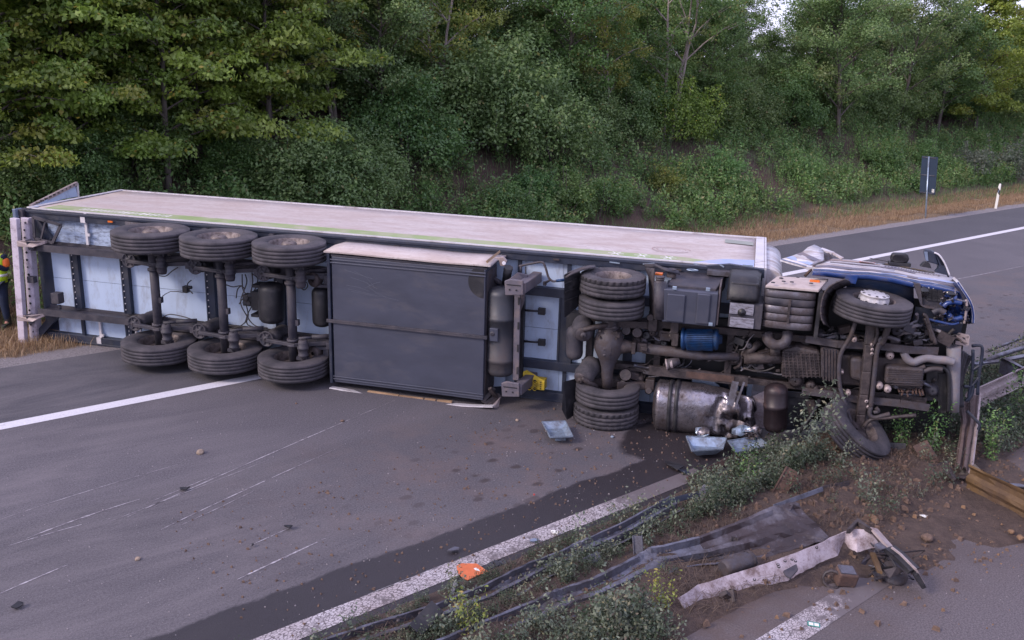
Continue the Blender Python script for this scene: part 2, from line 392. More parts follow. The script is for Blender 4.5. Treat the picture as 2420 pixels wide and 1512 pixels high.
def bankm(h):
    c = h.mixc(h.ramp(h.noise(2.5, 8, .75), .3, .7), (.045, .028, .025), (.115, .072, .058))
    dry = h.mixc(h.ramp(h.noise(9, 7, .8, (1, 3, 1)), .3, .7), (.11, .075, .045), (.26, .185, .115))
    c = h.mixc(h.ramp(h.axis(1), 2.4, 0.6), c, dry)
    grv = h.mixc(h.ramp(h.noise(40, 4, .8), .35, .65), (.12, .11, .12), (.36, .33, .345))
    ed = h.ramp(h.math('ADD', h.axis(1), h.math('MULTIPLY', h.math('SUBTRACT', h.noise(1.8, 6, .7), .5), .7)), -1.15, -1.0, 1., 0.)
    c = h.mixc(ed, c, grv)
    c = h.mixc(h.ramp(h.noise(26, 6, .8), .58, .72), c, (.17, .10, .07))
    h.l.new(c, h.b.inputs['Base Color']); h.b.inputs['Roughness'].default_value = .95
    h.bump(h.math('ADD', h.noise(12, 8, .8), h.noise(50, 3, .7)), .8, .05)
def grasslandm(h):
    c = h.mixc(h.ramp(h.noise(.3, 8, .7), .3, .7), (.05, .055, .03), (.12, .10, .06))
    h.l.new(c, h.b.inputs['Base Color']); h.b.inputs['Roughness'].default_value = .95
M_asph, M_asph2 = gmat('asphalt', asphalt), gmat('asphalt_old', asphalt2)
M_line, M_worn = gmat('road_paint', paint(0)), gmat('road_paint_cracked', paint(1))
M_soil, M_bank, M_land = gmat('soil', soilm), gmat('bank_soil', bankm), gmat('land', grasslandm)
def road_obj(name, ts, ns, zf, m, kind='structure', parent=None):
    v_ = [(t, n, zf(t, n)) for t in ts for n in ns]; k = len(ns)
    f = [(i*k+j, (i+1)*k+j, (i+1)*k+j+1, i*k+j+1) for i in range(len(ts)-1) for j in range(k-1)]
    b = MB().add(v_, f, True); o = b.build(name, m, parent)
    if not parent: o.rotation_euler = (0, 0, TH); tag(o, kind=kind)
    return o
lin = lambda a, b, n: [a+(b-a)*i/(n-1) for i in range(n)]
gnd = MB().add([(-900, -900, -.35), (900, -900, -.35), (900, 900, -.35), (-900, 900, -.35)], [(0, 1, 2, 3)]).build('ground', M_land); tag(gnd, kind='structure')
road = road_obj('road', lin(-120, 300, 3), [MED0-.15, EDGE+.0], lambda t, n: 0, M_asph)
road2 = road_obj('opposite_road', lin(-120, 300, 3), [-27, MED1+.1], lambda t, n: 0, M_asph2)
tsx = lin(-120, -14, 20) + lin(-13.6, 30, 150)[0:] + lin(31, 90, 90) + lin(92, 300, 30)
bank = road_obj('embankment', tsx, [EDGE+x for x in (0, .15, .35, .6, .9, 1.3, 1.8, 2.3, 2.8, 3.4, 4, 4.7, 5.4, 6.1, 6.8, 7.5, 8.3, 9.2, 10, 11, 12.5, 14, 17, 22, 30, 60, 140)], bank_z, M_bank)
tsm = lin(-120, -14, 10) + lin(-13.8, 12, 170) + lin(12.3, 60, 60) + lin(65, 300, 12)
median = road_obj('median', tsm, [MED0+.02] + lin(MED0-.08, MED1-.1, 17) + lin(MED1-.2, MED1-2.4, 20), soil_z, M_soil)
off = road_obj('roadside', lin(-120, 300, 3), [-140, -27], lambda t, n: -.02, M_land)
def strip(name, t0, t1, n0, wd, m, par, z=.004, k=60):
    ts = lin(t0, t1, k)
    return road_obj(name, ts, [n0-wd/2, n0+wd/2], lambda t, n: z, m, parent=par)
strip('edge_marking', -120, 300, -4.72, .27, M_line, road)
strip('worn_marking', -120, 5.6, -11.93, .27, M_worn, road)
strip('worn_marking', -120, 5.4, -14.93, .31, M_worn, road2)
strip('worn_marking', 8.6, 300, -14.93, .31, M_worn, road2)
# scratches and scrapes torn into the asphalt by the sliding trailer
sm = gmat('scraped_asphalt', lambda h: (h.l.new(h.mixc(h.ramp(h.noise(7, 6, .8), .42, .58), (.13, .115, .13), (.42, .40, .43)), h.b.inputs['Base Color'])))
scr = MB(); scr_src = [((300, 1222), (560, 1105), (935, 945), .022), ((65, 1272), (180, 1225), (330, 1180), .03), ((380, 1252), (560, 1165), (792, 1062), .018),
     ((0, 1403), (70, 1372), (160, 1335), .022), ((560, 1370), (650, 1328), (770, 1272), .03), ((345, 1190), (420, 1160), (520, 1118), .012), ((240, 1240), (420, 1172), (640, 1085), .01),
     ((590, 1290), (640, 1268), (690, 1245), .014), ((20, 1290), (110, 1262), (210, 1235), .014), ((430, 1240), (520, 1200), (600, 1160), .01), ((0, 1228), (200, 1160), (420, 1098), .012),
     ((870, 1405), (960, 1372), (1060, 1330), .03), ((2100, 690), (2280, 657), (2420, 628), .03)]
IT = Matrix.Rotation(-TH, 3, 'Z')
for a, b, c, wd in scr_src:
    pts = []
    for i in range(25):
        u_ = i/24; x = (1-u_)**2*a[0]+2*u_*(1-u_)*b[0]+u_*u_*c[0]; y = (1-u_)**2*a[1]+2*u_*(1-u_)*b[1]+u_*u_*c[1]
        pts.append(IT @ G(x, y))
    vs = []
    for i, p in enumerate(pts):
        d = (pts[min(i+1, 24)]-pts[max(0, i-1)]).normalized(); q = Vector((-d.y, d.x, 0))*wd*.5*math.sin(math.pi*(i+.5)/25)**.5*rnd.uniform(.5, 1.2)
        vs += [p-q+Vector((0, 0, .004)), p+q+Vector((0, 0, .004))]
    scr.add(vs, [(2*i, 2*i+1, 2*i+3, 2*i+2) for i in range(24) if rnd.random() > .05])
scr.build('scrape_marks', sm, road)
# ================================================================ wheels
def tyre(mb, c, ax, r, wd, blocks=False, seg=84, grooves=4, flat=0):
    h = wd/2; ri = r*.535; d = .013*r/.5; prof = [(ri, -h*.70), (ri*1.05, -h*.86), (r*.72, -h*1.0), (r*.90, -h*.97), (r*.955, -h*.90), (r*.985, -h*.84)]
    n = grooves; x = -h*.84; step = 2*h*.84/(n+1)
    for i in range(n+1):
        a, b = x+i*step+(.006 if i else 0), x+(i+1)*step-(.005 if i < n else 0)
        prof += [(r*(.994 if i in (0, n) else 1), a), (r*(.994 if i in (0, n) else 1), b)]
        if i < n: prof += [(r-d*1.2, b+.001), (r-d*1.2, b+.010)]
    prof += [(r*.985, h*.84), (r*.955, h*.90), (r*.90, h*.97), (r*.72, h), (ri*1.05, h*.86), (ri, h*.70), (ri*.985, h*.3), (ri*.985, -h*.3)]
    m = len(prof)
    def fn(k, j, r_, hh):
        if blocks and 4 <= j <= m-9 and k % 3 == 0 and (j < 8 or j > m-12 or (k//3+j//4) % 2): r_ -= .013
        return r_, hh
    mb.lathe(prof, c, ax, seg=seg, fn=fn, close=True)
def wheel(par, c, r, wd, style, ax=(0, 0, 1), blocks=False, grooves=4):
    ax = Vector(ax).normalized(); wl = empty('wheel', c, par)
    b = MB(); tyre(b, (0, 0, 0), ax, r, wd, blocks, 96 if blocks else 84, grooves); b.build('tyre', m_tyre, wl)
    ri = r*.53; h = wd/2; b = MB()
    if style == 'inner':                                  # seen from the axle side: deep barrel and brake drum
        b.lathe([(ri*1.03, h*.80), (ri*.985, h*.72), (ri*.93, h*.5), (ri*.90, 0), (ri*.88, -h*.7), (ri*.5, -h*.8), (.02, -h*.8)], (0, 0, 0), ax, 48); b.build('rim', m_rim, wl)
        b = MB(); b.lathe([(.02, h*.15), (.17, h*.15), (.21, h*.1), (.215, -h*.7)], (0, 0, 0), ax, 40); b.build('brake_drum', m_mud, wl)
    elif style == 'deep':                                 # outer dual wheel, dished deep inside
        b.lathe([(ri*1.05, h*.84), (ri*1.0, h*.80), (ri*.95, h*.62), (ri*.88, h*.4), (ri*.86, -h*.2), (ri*.80, -h*.72), (ri*.55, -h*.80), (ri*.45, -h*.6), (ri*.42, -h*.6), (.02, -h*.55)], (0, 0, 0), ax, 48); b.build('rim', m_rim, wl)
        b = MB(); b.lathe([(ri*.47, -h*.8), (ri*.47, -h*.35), (ri*.40, -h*.2), (.02, -h*.2)], (0, 0, 0), ax, 32); b.build('hub', m_chas, wl)
    elif style == 'trailer':
        b.lathe([(ri*1.05, h*.84), (ri*.99, h*.78), (ri*.94, h*.55), (ri*.88, h*.34), (ri*.8, h*.2), (ri*.62, h*.26), (ri*.5, h*.28), (.02, h*.28)], (0, 0, 0), ax, 48); b.build('rim', m_rim, wl)
        b = MB(); b.lathe([(ri*.40, h*.28), (ri*.39, h*.7), (ri*.30, h*.86), (.02, h*.88)], (0, 0, 0), ax, 28); b.build('hub', m_rim, wl)
        b = MB(); q = ax.orthogonal().normalized(); q2 = ax.cross(q)
        for i in range(10):
            a = i*math.pi/5; p = (q*math.cos(a)+q2*math.sin(a))*ri*.56; b.tube([p+ax*h*.2, p+ax*h*.5], .017, 6, smooth=False)
        b.build('wheel_nuts', m_rim, wl)
    elif style == 'front':                                # convex disc with its white ring carried out beyond the tyre
        b.lathe([(ri*1.05, h*.84), (ri*.99, h*.78), (ri*.93, h*.55), (ri*.90, h*.30), (ri*.80, h*.22), (ri*.74, h*.5)], (0, 0, 0), ax, 48); b.build('rim', m_rim, wl)
        def holes(k, j, r_, hh):
            return (r_*(.93 if (k % 6) in (0, 1, 2) and j in (1, 2) else 1), hh)
        b = MB(); b.lathe([(ri*.78, h*.35), (ri*.75, h*.72), (ri*.73, h*.95), (ri*.66, h*1.14), (ri*.70, h*1.18), (ri*.70, h*1.27), (ri*.66, h*1.31), (.01, h*1.31)], (0, 0, 0), ax, 60, fn=holes); b.build('hub', m_wrim, wl)
        b = MB(); q = ax.orthogonal().normalized(); q2 = ax.cross(q)
        for i in range(10):
            a = i*math.pi/5+.2; p = (q*math.cos(a)+q2*math.sin(a))
            b.obox(p*ri*.60+ax*h*1.315, (.035, .03, .012), Matrix((p, ax.cross(p), ax)).transposed())
            p3 = p*ri*.765+ax*h*.62; b.tube([p3, p3+p*.012], .028, 10)
        b.build('hub_holes', m_blk, wl)
    return wl

# ================================================================ semi-trailer
TR = empty('semi_trailer'); TR.matrix_world = TRUCK
tag(TR, 'overturned white box semi-trailer lying on its side, underside facing us', 'semi-trailer')
L, Wd, H = 13.6, 2.55, 2.68
# body shell: side now on top, roof away from us, headboard, floor
b = MB(); nx, ny = 28, 6
rows = [[(L*i/nx, H*j/ny, Wd - .008*(1+math.sin(i*1.7+j))*(2 < j < ny) - .02*math.exp(-((i-24)/1.5)**2)*(j < 2)) for j in range(ny+1)] for i in range(nx+1)]
b.sheet(rows, -.05); b.build('side_wall', m_side, TR)
MB().box((.02, 0.03, .0), (L, H, .05)).build('side_wall', m_side, TR)
MB().box((.0, H-.05, .05), (L, H+.003, Wd-.06)).build('roof', m_side, TR)
MB().box((L-.07, .03, .05), (L+.004, H-.052, Wd-.06)).build('front_wall', m_white, TR)
b = MB(); b.box((0, -.02, Wd), (L, .035, Wd+.018)); b.box((0, H-.035, Wd), (L, H+.012, Wd+.022)); b.build('edge_trim', m_trim, TR)
b = MB(); b.box((L-.15, -.02, Wd+.003), (L+.01, H+.01, Wd+.03)); b.box((L-.02, -.02, 1.9), (L+.03, H, Wd+.03)); b.build('corner_post', m_trim, TR, .008)
MB().box((-.015, -.02, Wd+.003), (.05, H+.01, Wd+.028)).build('corner_post', m_trim, TR, .008)
# printing on the side: green band, snowflakes, faded label
st = MB(); gs = [(x/20*12.75+.25) for x in range(21)]
st.sheet([[(x, .10, Wd+.004), (x, (.52-.010*x) if x < 12.9 else .16, Wd+.004)] for x in gs]); st.build('green_band', m_green, TR)
MB().add([(12.45, .04, Wd+.006), (13.44, .04, Wd+.006), (13.44, .62, Wd+.006), (12.95, .50, Wd+.006)], [(0, 1, 2, 3)]).build('blue_corner_print', m_bluep, TR)
b = MB()
for x in (11.25, 11.68, 12.1):
    for a in (0, 60, 120):
        c, s_ = math.cos(math.radians(a))*.13, math.sin(math.radians(a))*.13; nx_, ny_ = -s_*.10, c*.10
        b.add([(x-c-nx_, .255-s_-ny_, Wd+.006), (x+c-nx_, .255+s_-ny_, Wd+.006), (x+c+nx_, .255+s_+ny_, Wd+.006), (x-c+nx_, .255-s_+ny_, Wd+.006)], [(0, 1, 2, 3)])
b.build('snowflake_print', m_print, TR)
b = MB(); x = .95
lr = random.Random(4)
for i in range(22):                                       # faded web address, a row of letter-high strokes
    w_ = lr.choice((.03, .05, .07))
    b.add([(x, .22, Wd+.006), (x+w_, .22, Wd+.006), (x+w_+.01, .40, Wd+.006), (x+.01, .40, Wd+.006)], [(0, 1, 2, 3)]); x += w_+.045
b.build('faded_lettering', m_print, TR)
pq = [U(1713, 567, 1.5)] ; b = MB(); b.add([(*UZ(x_, y_, Wd+.004)[:2], Wd+.006) for x_, y_ in ((1714, 565), (1780, 572), (1781, 580), (1713, 573))], [(0, 1, 2, 3)]); b.build('grey_label', m_grprint, TR)
b = MB(); c0 = UZ(1586, 590, Wd)
for r_ in (.26, .20, .12):
    pr = []
    for k in range(25):
        a = k/24*6.283*.93; pr.append((c0.x+math.cos(a)*r_*1.25, c0.y+math.sin(a)*r_, Wd+.004))
    b.sheet([[p, (p[0]*1+(c0.x-p[0])*.05, p[1]+(c0.y-p[1])*.05, Wd+.004)] for p in pr])
b.build('dust_ring', mat('dust_print', (.36, .26, .25), .9, bump=0), TR)
# frame rails of the body along both lower edges, now top and bottom
b = MB(); b.box((.03, -.13, 2.39), (L-.02, -.002, 2.545)); b.box((.03, -.155, 2.50), (L-.02, -.13, 2.545)); b.build('side_rail', m_navy, TR, .006)
b = MB(); b.box((.03, -.13, .005), (L-.02, -.002, .155)); b.box((.03, -.155, .005), (L-.02, -.13, .04)); b.build('side_rail', m_navy, TR, .006)
MB().box((0.4, -.05, .001), (L-.3, -.02, .012)).build('edge_trim', m_trim, TR)
for xx in (1.95, 7.6, 10.35, 12.3):
    MB().obox((xx, -.165, 2.46), (.10, .02, .028)).build('marker_lamp', m_orange if xx < 2 else m_mud, TR)
# floor panels between cross members: three bands across the width
xs = [.42, 1.02, 2.12, 3.92, 5.32, 6.55, 8.0, 9.2, 9.83, 10.45, 12, 13.4]
bands = [(.16, .60), (.66, 1.235), (1.243, 1.86), (1.93, 2.385)]
for i in range(len(xs)-1):
    for z0, z1 in bands:
        mm_ = m_wspeck if (z0 > 1.9 and i < 3) else m_white
        MB().box((xs[i]+.003, -.012-rnd.uniform(0, .004), z0), (xs[i+1]-.003, .028, z1)).build('floor_panel', mm_, TR)
MB().box((.1, .0, .155), (13.5, .027, 2.39)).build('floor', m_navy, TR)
# longitudinal beams and cross members
for z in (.63, 1.89):
    b = MB(); b.box((.30, -.36, z-.012), (9.3, -.03, z+.012)); b.box((.30, -.375, z-.065), (9.3, -.36, z+.065)); b.box((.3, -.045, z-.065), (9.3, -.03, z+.065)); b.build('chassis_beam', m_chas, TR)
    b = MB(); b.box((9.3, -.13, z-.075), (13.3, -.015, z+.075)); b.build('gooseneck_beam', m_navy, TR, .005)
for x, wd_ in ((1.02, .13), (2.12, .13), (3.92, .15), (5.32, .15), (6.60, .12), (9.72, .10), (10.55, .22), (11.6, .12), (12.5, .12)):
    b = MB(); b.box((x-wd_/2, -.11, .70), (x+wd_/2, -.014, 1.82)); b.box((x-wd_/2-.02, -.125, .70), (x-wd_/2+.01, -.014, 1.82)); b.build('cross_member', m_navy, TR)
    if x < 6:
        b = MB()
        for k in range(9): b.tube([(x-wd_/2+.025, -.112, .78+k*.12), (x-wd_/2+.025, -.128, .78+k*.12)], .011, 6)
        b.build('bolts', m_trim, TR)
    for z0, z1 in ((.16, .60), (1.93, 2.385)):
        if 2.8 < x or z0 < 1: MB().box((x-.03, -.07, z0), (x+.03, -.014, z1)).build('outrigger', m_navy, TR)
# load lashing posts
for x, z0, z1 in ((1.33, 1.96, 2.55), (1.42, .02, .58)):
    b = MB(); b.beam((x, -.06, z0), (x, -.06, z1), .05, .04); b.obox((x, -.10, z1-.1 if z0 > 1 else z0+.08), (.10, .09, .12)); b.obox((x+.05, -.09, (z0+z1)/2-.1), (.07, .03, .05)); b.build('lashing_post', m_trim, TR)
b = MB(); b.box((2.02, -.12, .16), (2.06, -.02, .62)); b.box((2.02, -.11, .17), (2.16, -.1, .62)); b.build('bolted_plate', m_navy, TR)
b = MB()
for k in range(5): b.tube([(2.1, -.112, .2+k*.08), (2.1, -.12, .2+k*.08)], .012, 6)
b.build('bolts', m_trim, TR)
for x in (2.26, 2.36): MB().tube([(x, -.15, .6), (x+.09, -.2, .22)], .022, 8).build('brace_rod', m_trim, TR)
# under-run guard at the tail, with light box, arms and braces
b = MB(); p0, p1 = V(1, 100, 325, -.42), V(1, 158, 1165, -.42)
b.beam(p0, p1, .15, .10); b.build('underrun_bar', m_trim if False else mat('scuffed_bar', (.50, .45, .52), .55, var=.08, dirt=(.16, .12, .13), damt=.22, dscale=5, bump=.1), TR, .01)
b = MB(); q0, q1 = V(1, 172, 322, -.22), V(1, 232, 1145, -.22)
b.beam(q0, q1, .16, .08); b.beam(q0+Vector((.06, .04, 0)), q1+Vector((.06, .04, 0)), .06, .14); b.build('tail_beam', MATS['scuffed_bar'], TR, .006)
b = MB()
for k in range(16):
    pp = q0.lerp(q1, (k+.6)/17) + Vector((rnd.uniform(-.03, .03), -.045, 0)); b.tube([pp, pp+Vector((0, -.008, 0))], rnd.uniform(.014, .026), 8)
b.build('bolt_holes', m_blk, TR)
for yy in (502, 1000):
    a, m_, e = V(1, 112, yy-8, -.47), V(1, 215, yy-2, -.50), V(1, 300, yy-16 if yy < 600 else yy-30, -.36)
    b = MB(); b.slab([a+Vector((0, 0, .05)), m_+Vector((0, 0, .05)), e+Vector((0, 0, .02)), e-Vector((0, 0, .03)), m_-Vector((0, 0, .06)), a-Vector((0, 0, .06))], (0, .06, 0))
    b.build('guard_arm', m_rail2, TR, .006)
    MB().beam(V(1, 200, yy, -.1), V(1, 200, yy, -.45), .2, .1).build('guard_bracket', m_chas, TR)
MB().obox(V(1, 215, 735, -.3), (.14, .1, .12)).build('plug_socket', m_chas, TR)
b = MB(); p = V(1, 118, 295, -.2); b.obox(p, (.07, .18, .20)); b.build('tail_lamp', m_lens, TR, .01)
b = MB(); b.obox(V(1, 160, 300, -.12), (.12, .2, .22)); b.obox(V(1, 175, 275, -.05), (.2, .08, .1)); b.build('lamp_housing', m_chas, TR, .01)
b = MB(); pts = [V(1, 222, 318, -.28), V(1, 408, 372, -.28), V(1, 352, 490, -.28), V(1, 232, 462, -.28)]
for i in range(4): b.beam(pts[i], pts[(i+1) % 4], .055, .03)
b.beam(pts[0].lerp(pts[1], .45), pts[3].lerp(pts[2], .35), .03, .03); b.build('mudguard_bracket', m_chas, TR)
MB().beam(V(1, 235, 330, -.1), V(1, 345, 470, -.1), .12, .06).build('corner_brace', m_navy, TR)
MB().beam(V(1, 262, 1105, -.16), V(1, 380, 968, -.16), .14, .08).build('corner_brace', m_navy, TR)
b = MB(); b.obox(V(1, 385, 858, -.3), (.17, .16, .21)); b.tube([V(1, 400, 905, -.3), V(1, 402, 935, -.3)], .03, 8); b.build('control_box', m_chas, TR, .012)
# open rear door standing up beyond the tail
b = MB(); d0, d1, d2, d3 = (0.02, .05, 2.47), (-.30, 1.15, 2.62), (-.30, 1.15, 2.90), (.02, .05, 2.56)
P0, P1 = U(75, 489, .1), U(178, 434, 2.2); P2, P3 = U(184, 464, 2.2), U(120, 485, 1.0)
b.slab([P0, P1, U(185, 464, 2.2), U(150, 470, 1.5), U(88, 489, .12)], (-.05, -.02, .0)); b.build('rear_door', m_white, TR)
b = MB(); b.beam(U(72, 488, .1), U(181, 433, 2.2), .05, .07, (0, 0, 1)); b.build('door_edge', m_rail2, TR)
b = MB(); b.beam(U(181, 433, 2.2), U(184, 465, 2.2), .05, .05, (1, 0, 0)); b.build('door_edge', m_trim, TR)
b = MB()
for k in range(10):
    pp = U(90+9.2*k, 481-4.7*k, .3+.19*k); b.obox(pp+Vector((0, 0, .02)), (.06, .05, .03))
b.build('door_hinge', m_mud, TR)
# ---------------- axles
AX = [(3.24, .655), (4.58, .645), (5.91, .610)]
for i, (x, r_) in enumerate(AX):
    wz = -.76
    wheel(TR, (x, wz, 2.355), r_, .36, 'trailer'); wheel(TR, (x, wz, .36 if i < 2 else .355), r_, .35, 'inner', grooves=4)
    b = MB(); b.tube([(x, wz, .40), (x, wz, 2.14)], .078, 18); b.build('axle', m_chas, TR)
    for z in (.70, .79, 1.80, 1.89):
        MB().lathe([(.079, -.022), (.105, -.02), (.105, .02), (.079, .022)], (x, wz, z), seg=18).build('axle_collar', m_chas, TR)
    MB().obox((x+.09, wz, 1.25-.07*i), (.07, .07, .10)).build('sensor_clip', m_chas, TR)
    for z, sg in ((.72, -1), (1.90, 1)):
        # trailing arm, hanger, air spring, damper
        b = MB(); b.beam((x-.52, wz+.02, z), (x+.08, wz-.06, z), .065, .07, (0, 1, 0)); b.beam((x+.05, wz-.05, z), (x+.62, wz+.22, z+.02), .07, .08, (0, 1, 0)); b.build('trailing_arm', m_chas, TR, .01)
        b = MB(); b.slab([(x+.46, -.36, z-.06), (x+.74, -.36, z-.06), (x+.70, -.66, z-.06), (x+.58, -.68, z-.06)], (0, 0, .12)); b.build('hanger', m_chas, TR, .008)
        b = MB(); c_ = Vector((x-.52, -.40, z)); b.lathe([(.02, .30), (.11, .30), (.125, .24), (.13, .1), (.12, .02), (.135, -.05), (.125, -.16), (.10, -.2), (.02, -.2)], c_, (0, 1, 0), 28); b.build('air_spring', m_blk if sg > 0 else m_tyre, TR)
        b = MB(); c2 = Vector((x-.56, -.66, z)); b.lathe([(.02, .02), (.115, .02), (.14, .0), (.14, -.03), (.12, -.03), (.115, -.012), (.05, -.012), (.05, -.05), (.02, -.05)], c2, (0, 1, 0), 28)
        for k in range(6): a = k*math.pi/3; b.beam(c2+Vector((.04*math.cos(a), -.02, .04*math.sin(a))), c2+Vector((.12*math.cos(a), -.02, .12*math.sin(a))), .02, .02)
        b.build('spring_plate', m_chas, TR)
        b = MB(); b.tube([(x+.12, wz-.02, z+.11), (x+.36, -.62, z+.12)], .028, 10); b.tube([(x+.30, -.65, z+.12), (x+.62, -.50, z+.13)], .042, 12); b.build('shock_absorber', m_chas, TR)
        # brake chamber
        zz = .72-.05 if sg < 0 else 1.93; b = MB(); cx_ = x+.24
        b.lathe([(.02, .17), (.07, .17), (.085, .12), (.085, .06), (.10, .05), (.10, .02), (.085, .01), (.078, -.07), (.09, -.085), (.09, -.11), (.05, -.14), (.03, -.2)], (cx_, wz-.10, zz), (0, 0, 1 if sg < 0 else -1), 24)
        b.obox((cx_-.03, wz-.06, zz-.17*(1 if sg < 0 else -1)), (.2, .1, .06)); b.build('brake_chamber', m_chas, TR)
# bumper rollers ahead of the third axle
for yy in (735, 1225):
    c_ = V(1, 2110, yy, -.6); b = MB(); b.lathe([(.03, -.07), (.115, -.07), (.13, -.05), (.13, .05), (.115, .07), (.03, .07)], c_, (-.35, -1, 0), 26); b.build('roller', m_mud, TR)
    b = MB(); b.beam(c_+Vector((0, 0, .1)), c_+Vector((.24, .06, .1)), .05, .12); b.beam(c_+Vector((0, 0, -.1)), c_+Vector((.24, .06, -.1)), .05, .12); b.obox(c_+Vector((.2, .1, 0)), (.1, .2, .26)); b.build('roller_bracket', m_chas, TR)
# air tanks
def tank(name, p0, p1, r_, m, par, seg=28, bands=()):
    p0, p1 = Vector(p0), Vector(p1); ax = (p1-p0).normalized(); ln = (p1-p0).length; pr = [(.01, 0), (r_*.5, .015), (r_*.8, .04), (r_*.96, .085), (r_, .13)]
    pr += [(r_, ln-.13), (r_*.96, ln-.085), (r_*.8, ln-.04), (r_*.5, ln-.015), (.01, ln)]
    if bands:
        mid = []
        for t in bands: mid += [(r_, ln*t-.035), (r_+.008, ln*t-.03), (r_+.008, ln*t+.03), (r_, ln*t+.035)]
        pr = pr[:5]+mid+pr[5:]
    b = MB(); b.lathe(pr, p0, ax, seg); return b.build(name, m, par)
tank('air_tank', V(1, 1820, 1028, -.55), V(1, 1815, 752, -.55), .225, m_blk, TR)
tank('air_tank', V(1, 2158, 1052, -.45), V(1, 2150, 780, -.45), .17, m_blk, TR)
b = MB(); p = V(1, 1735, 870, -.3); b.obox(p, (.16, .25, .34)); b.obox(V(1, 1730, 965, -.3), (.14, .28, .05)); b.obox(V(1, 1735, 770, -.3), (.14, .28, .05)); b.build('tank_bracket', m_blk, TR)
b = MB(); b.obox(V(1, 1670, 870, -.22), (.18, .16, .2))
for dx, dy in ((-25, -10), (0, -30), (30, 0), (-10, 25), (20, 35), (-35, 20)): b.tube([V(1, 1670+dx, 870+dy, -.2), V(1, 1670+dx, 870+dy, -.36)], .035, 10)
b.build('valve_block', m_blk, TR)
b = MB(); b.obox(V(1, 1245, 800, -.2), (.09, .1, .12)); b.tube([V(1, 1262, 790, -.25), V(1, 1282, 788, -.25)], .03, 8); b.build('levelling_valve', m_blk, TR)
def cab(mb, v, pts, wd, r_=.011, k=5):
    P = [V(v, *q[:2], q[2] if len(q) > 2 else wd) for q in pts]; out = []
    P = [P[0]]+P+[P[-1]]
    for i in range(1, len(P)-2):
        for j in range(k):
            t = j/k; a, b_, c, d = P[i-1:i+3]
            out.append(.5*((2*b_)+(c-a)*t+(2*a-5*b_+4*c-d)*t*t+(3*b_-a-3*c+d)*t**3))
    out.append(P[-2]); mb.tube(out, r_, 6)
for pts in ([(1640, 700), (1650, 760), (1610, 880), (1640, 960), (1700, 1040), (1790, 1060)], [(1620, 700), (1625, 800), (1660, 850)], [(1685, 690), (1690, 760), (1670, 850)],
            [(1510, 770), (1560, 785), (1610, 778), (1640, 800)], [(1640, 880), (1660, 990), (1600, 1050), (1500, 1070)], [(1700, 890), (1660, 960), (1640, 1020), (1610, 1045)],
            [(1690, 700), (1725, 730), (1710, 790), (1680, 850)], [(1580, 860), (1590, 800), (1620, 775)], [(1600, 900), (1620, 870), (1640, 860)],
            [(1650, 1000), (1660, 1040), (1730, 1060)], [(1065, 710), (1110, 712), (1150, 680), (1190, 655)], [(1095, 985), (1140, 968), (1230, 985), (1290, 1005)],
            [(1300, 1010), (1500, 1040), (1720, 1062), (1900, 1090), (2180, 1110)], [(870, 985), (920, 975), (1020, 985)], [(2010, 735), (2005, 780), (2035, 805), (2058, 780), (2050, 750)],
            [(2035, 1230), (2030, 1160), (2070, 1100)], [(1280, 740), (1255, 765), (1262, 800), (1290, 830)]):
    b = MB(); cab(b, 1, pts, -.2, .010); b.build('hose', m_cable, TR)
b = MB(); cab(b, 1, [(1085, 850), (1142, 815), (1230, 822)], -.4, .008, 2); b.build('linkage_rod', m_cable, TR)
# mudguard strips over the upper wheels
b = MB(); rows = []
for k in range(9):
    u_ = k/8; x = 2.38+.75*u_; yv = -.25-.5*math.sin(u_*1.2); rows.append([(x, -.30-.15*u_+.18*(u_*u_), 2.20), (x, -.30-.15*u_+.18*(u_*u_), 2.52)])
b.sheet(rows, .012); b.build('mudguard', m_mudl, TR)
for x in (3.93, 5.26):
    MB().obox((x, -.12, 2.28), (.09, .2, .42)).build('mudguard_post', m_chas, TR)
# ---------------- pallet box: flat steel tray covers
X0, X1, W0, W1 = 6.70, 9.36, -.16, -.82
b = MB(); b.box((X0, W1, .14), (X1, W0, 2.34)); b.build('pallet_box', m_box, TR, .012)
b = MB(); b.box((X1+.001, W1+.06, .2), (X1+.012, W0-.05, 2.3)); b.build('box_end_plate', m_mudl, TR, .004)
b = MB()
for z in (2.235, 2.285): b.box((X0-.04, W1-.02, z-.012), (X1+.01, W1-.001, z+.012))
b.build('pressed_rib', m_box, TR, .006)
b = MB()
for z in (.20, .245): b.box((X0-.02, W1-.018, z-.011), (X1+.01, W1-.001, z+.011))
b.build('pressed_rib', m_box, TR, .006)
b = MB(); b.box((X0-.10, W1-.045, 1.235), (X1+.06, W1-.001, 1.26)); b.box((X0-.10, W1-.045, 1.205), (X1+.06, W1-.03, 1.235)); b.build('seam_flange', m_chas, TR, .004)
b = MB(); b.box((X0-.07, W1-.03, .12), (X0-.02, W0, 2.42)); b.build('end_channel', m_navy, TR, .006)
b = MB(); c_ = V(2, 1192, 500, W1-.004)
b.add([Vector((c_.x+ .26*math.cos(a), W1-.004, c_.z+.27*math.sin(a))) for a in [math.pi/2+math.pi*k/16 for k in range(17)]], [tuple(range(17))]); b.build('round_patch', m_blk, TR)
b = MB(); scr_m = mat('scratch_bright', (.15, .16, .20), .5, .3, bump=0)
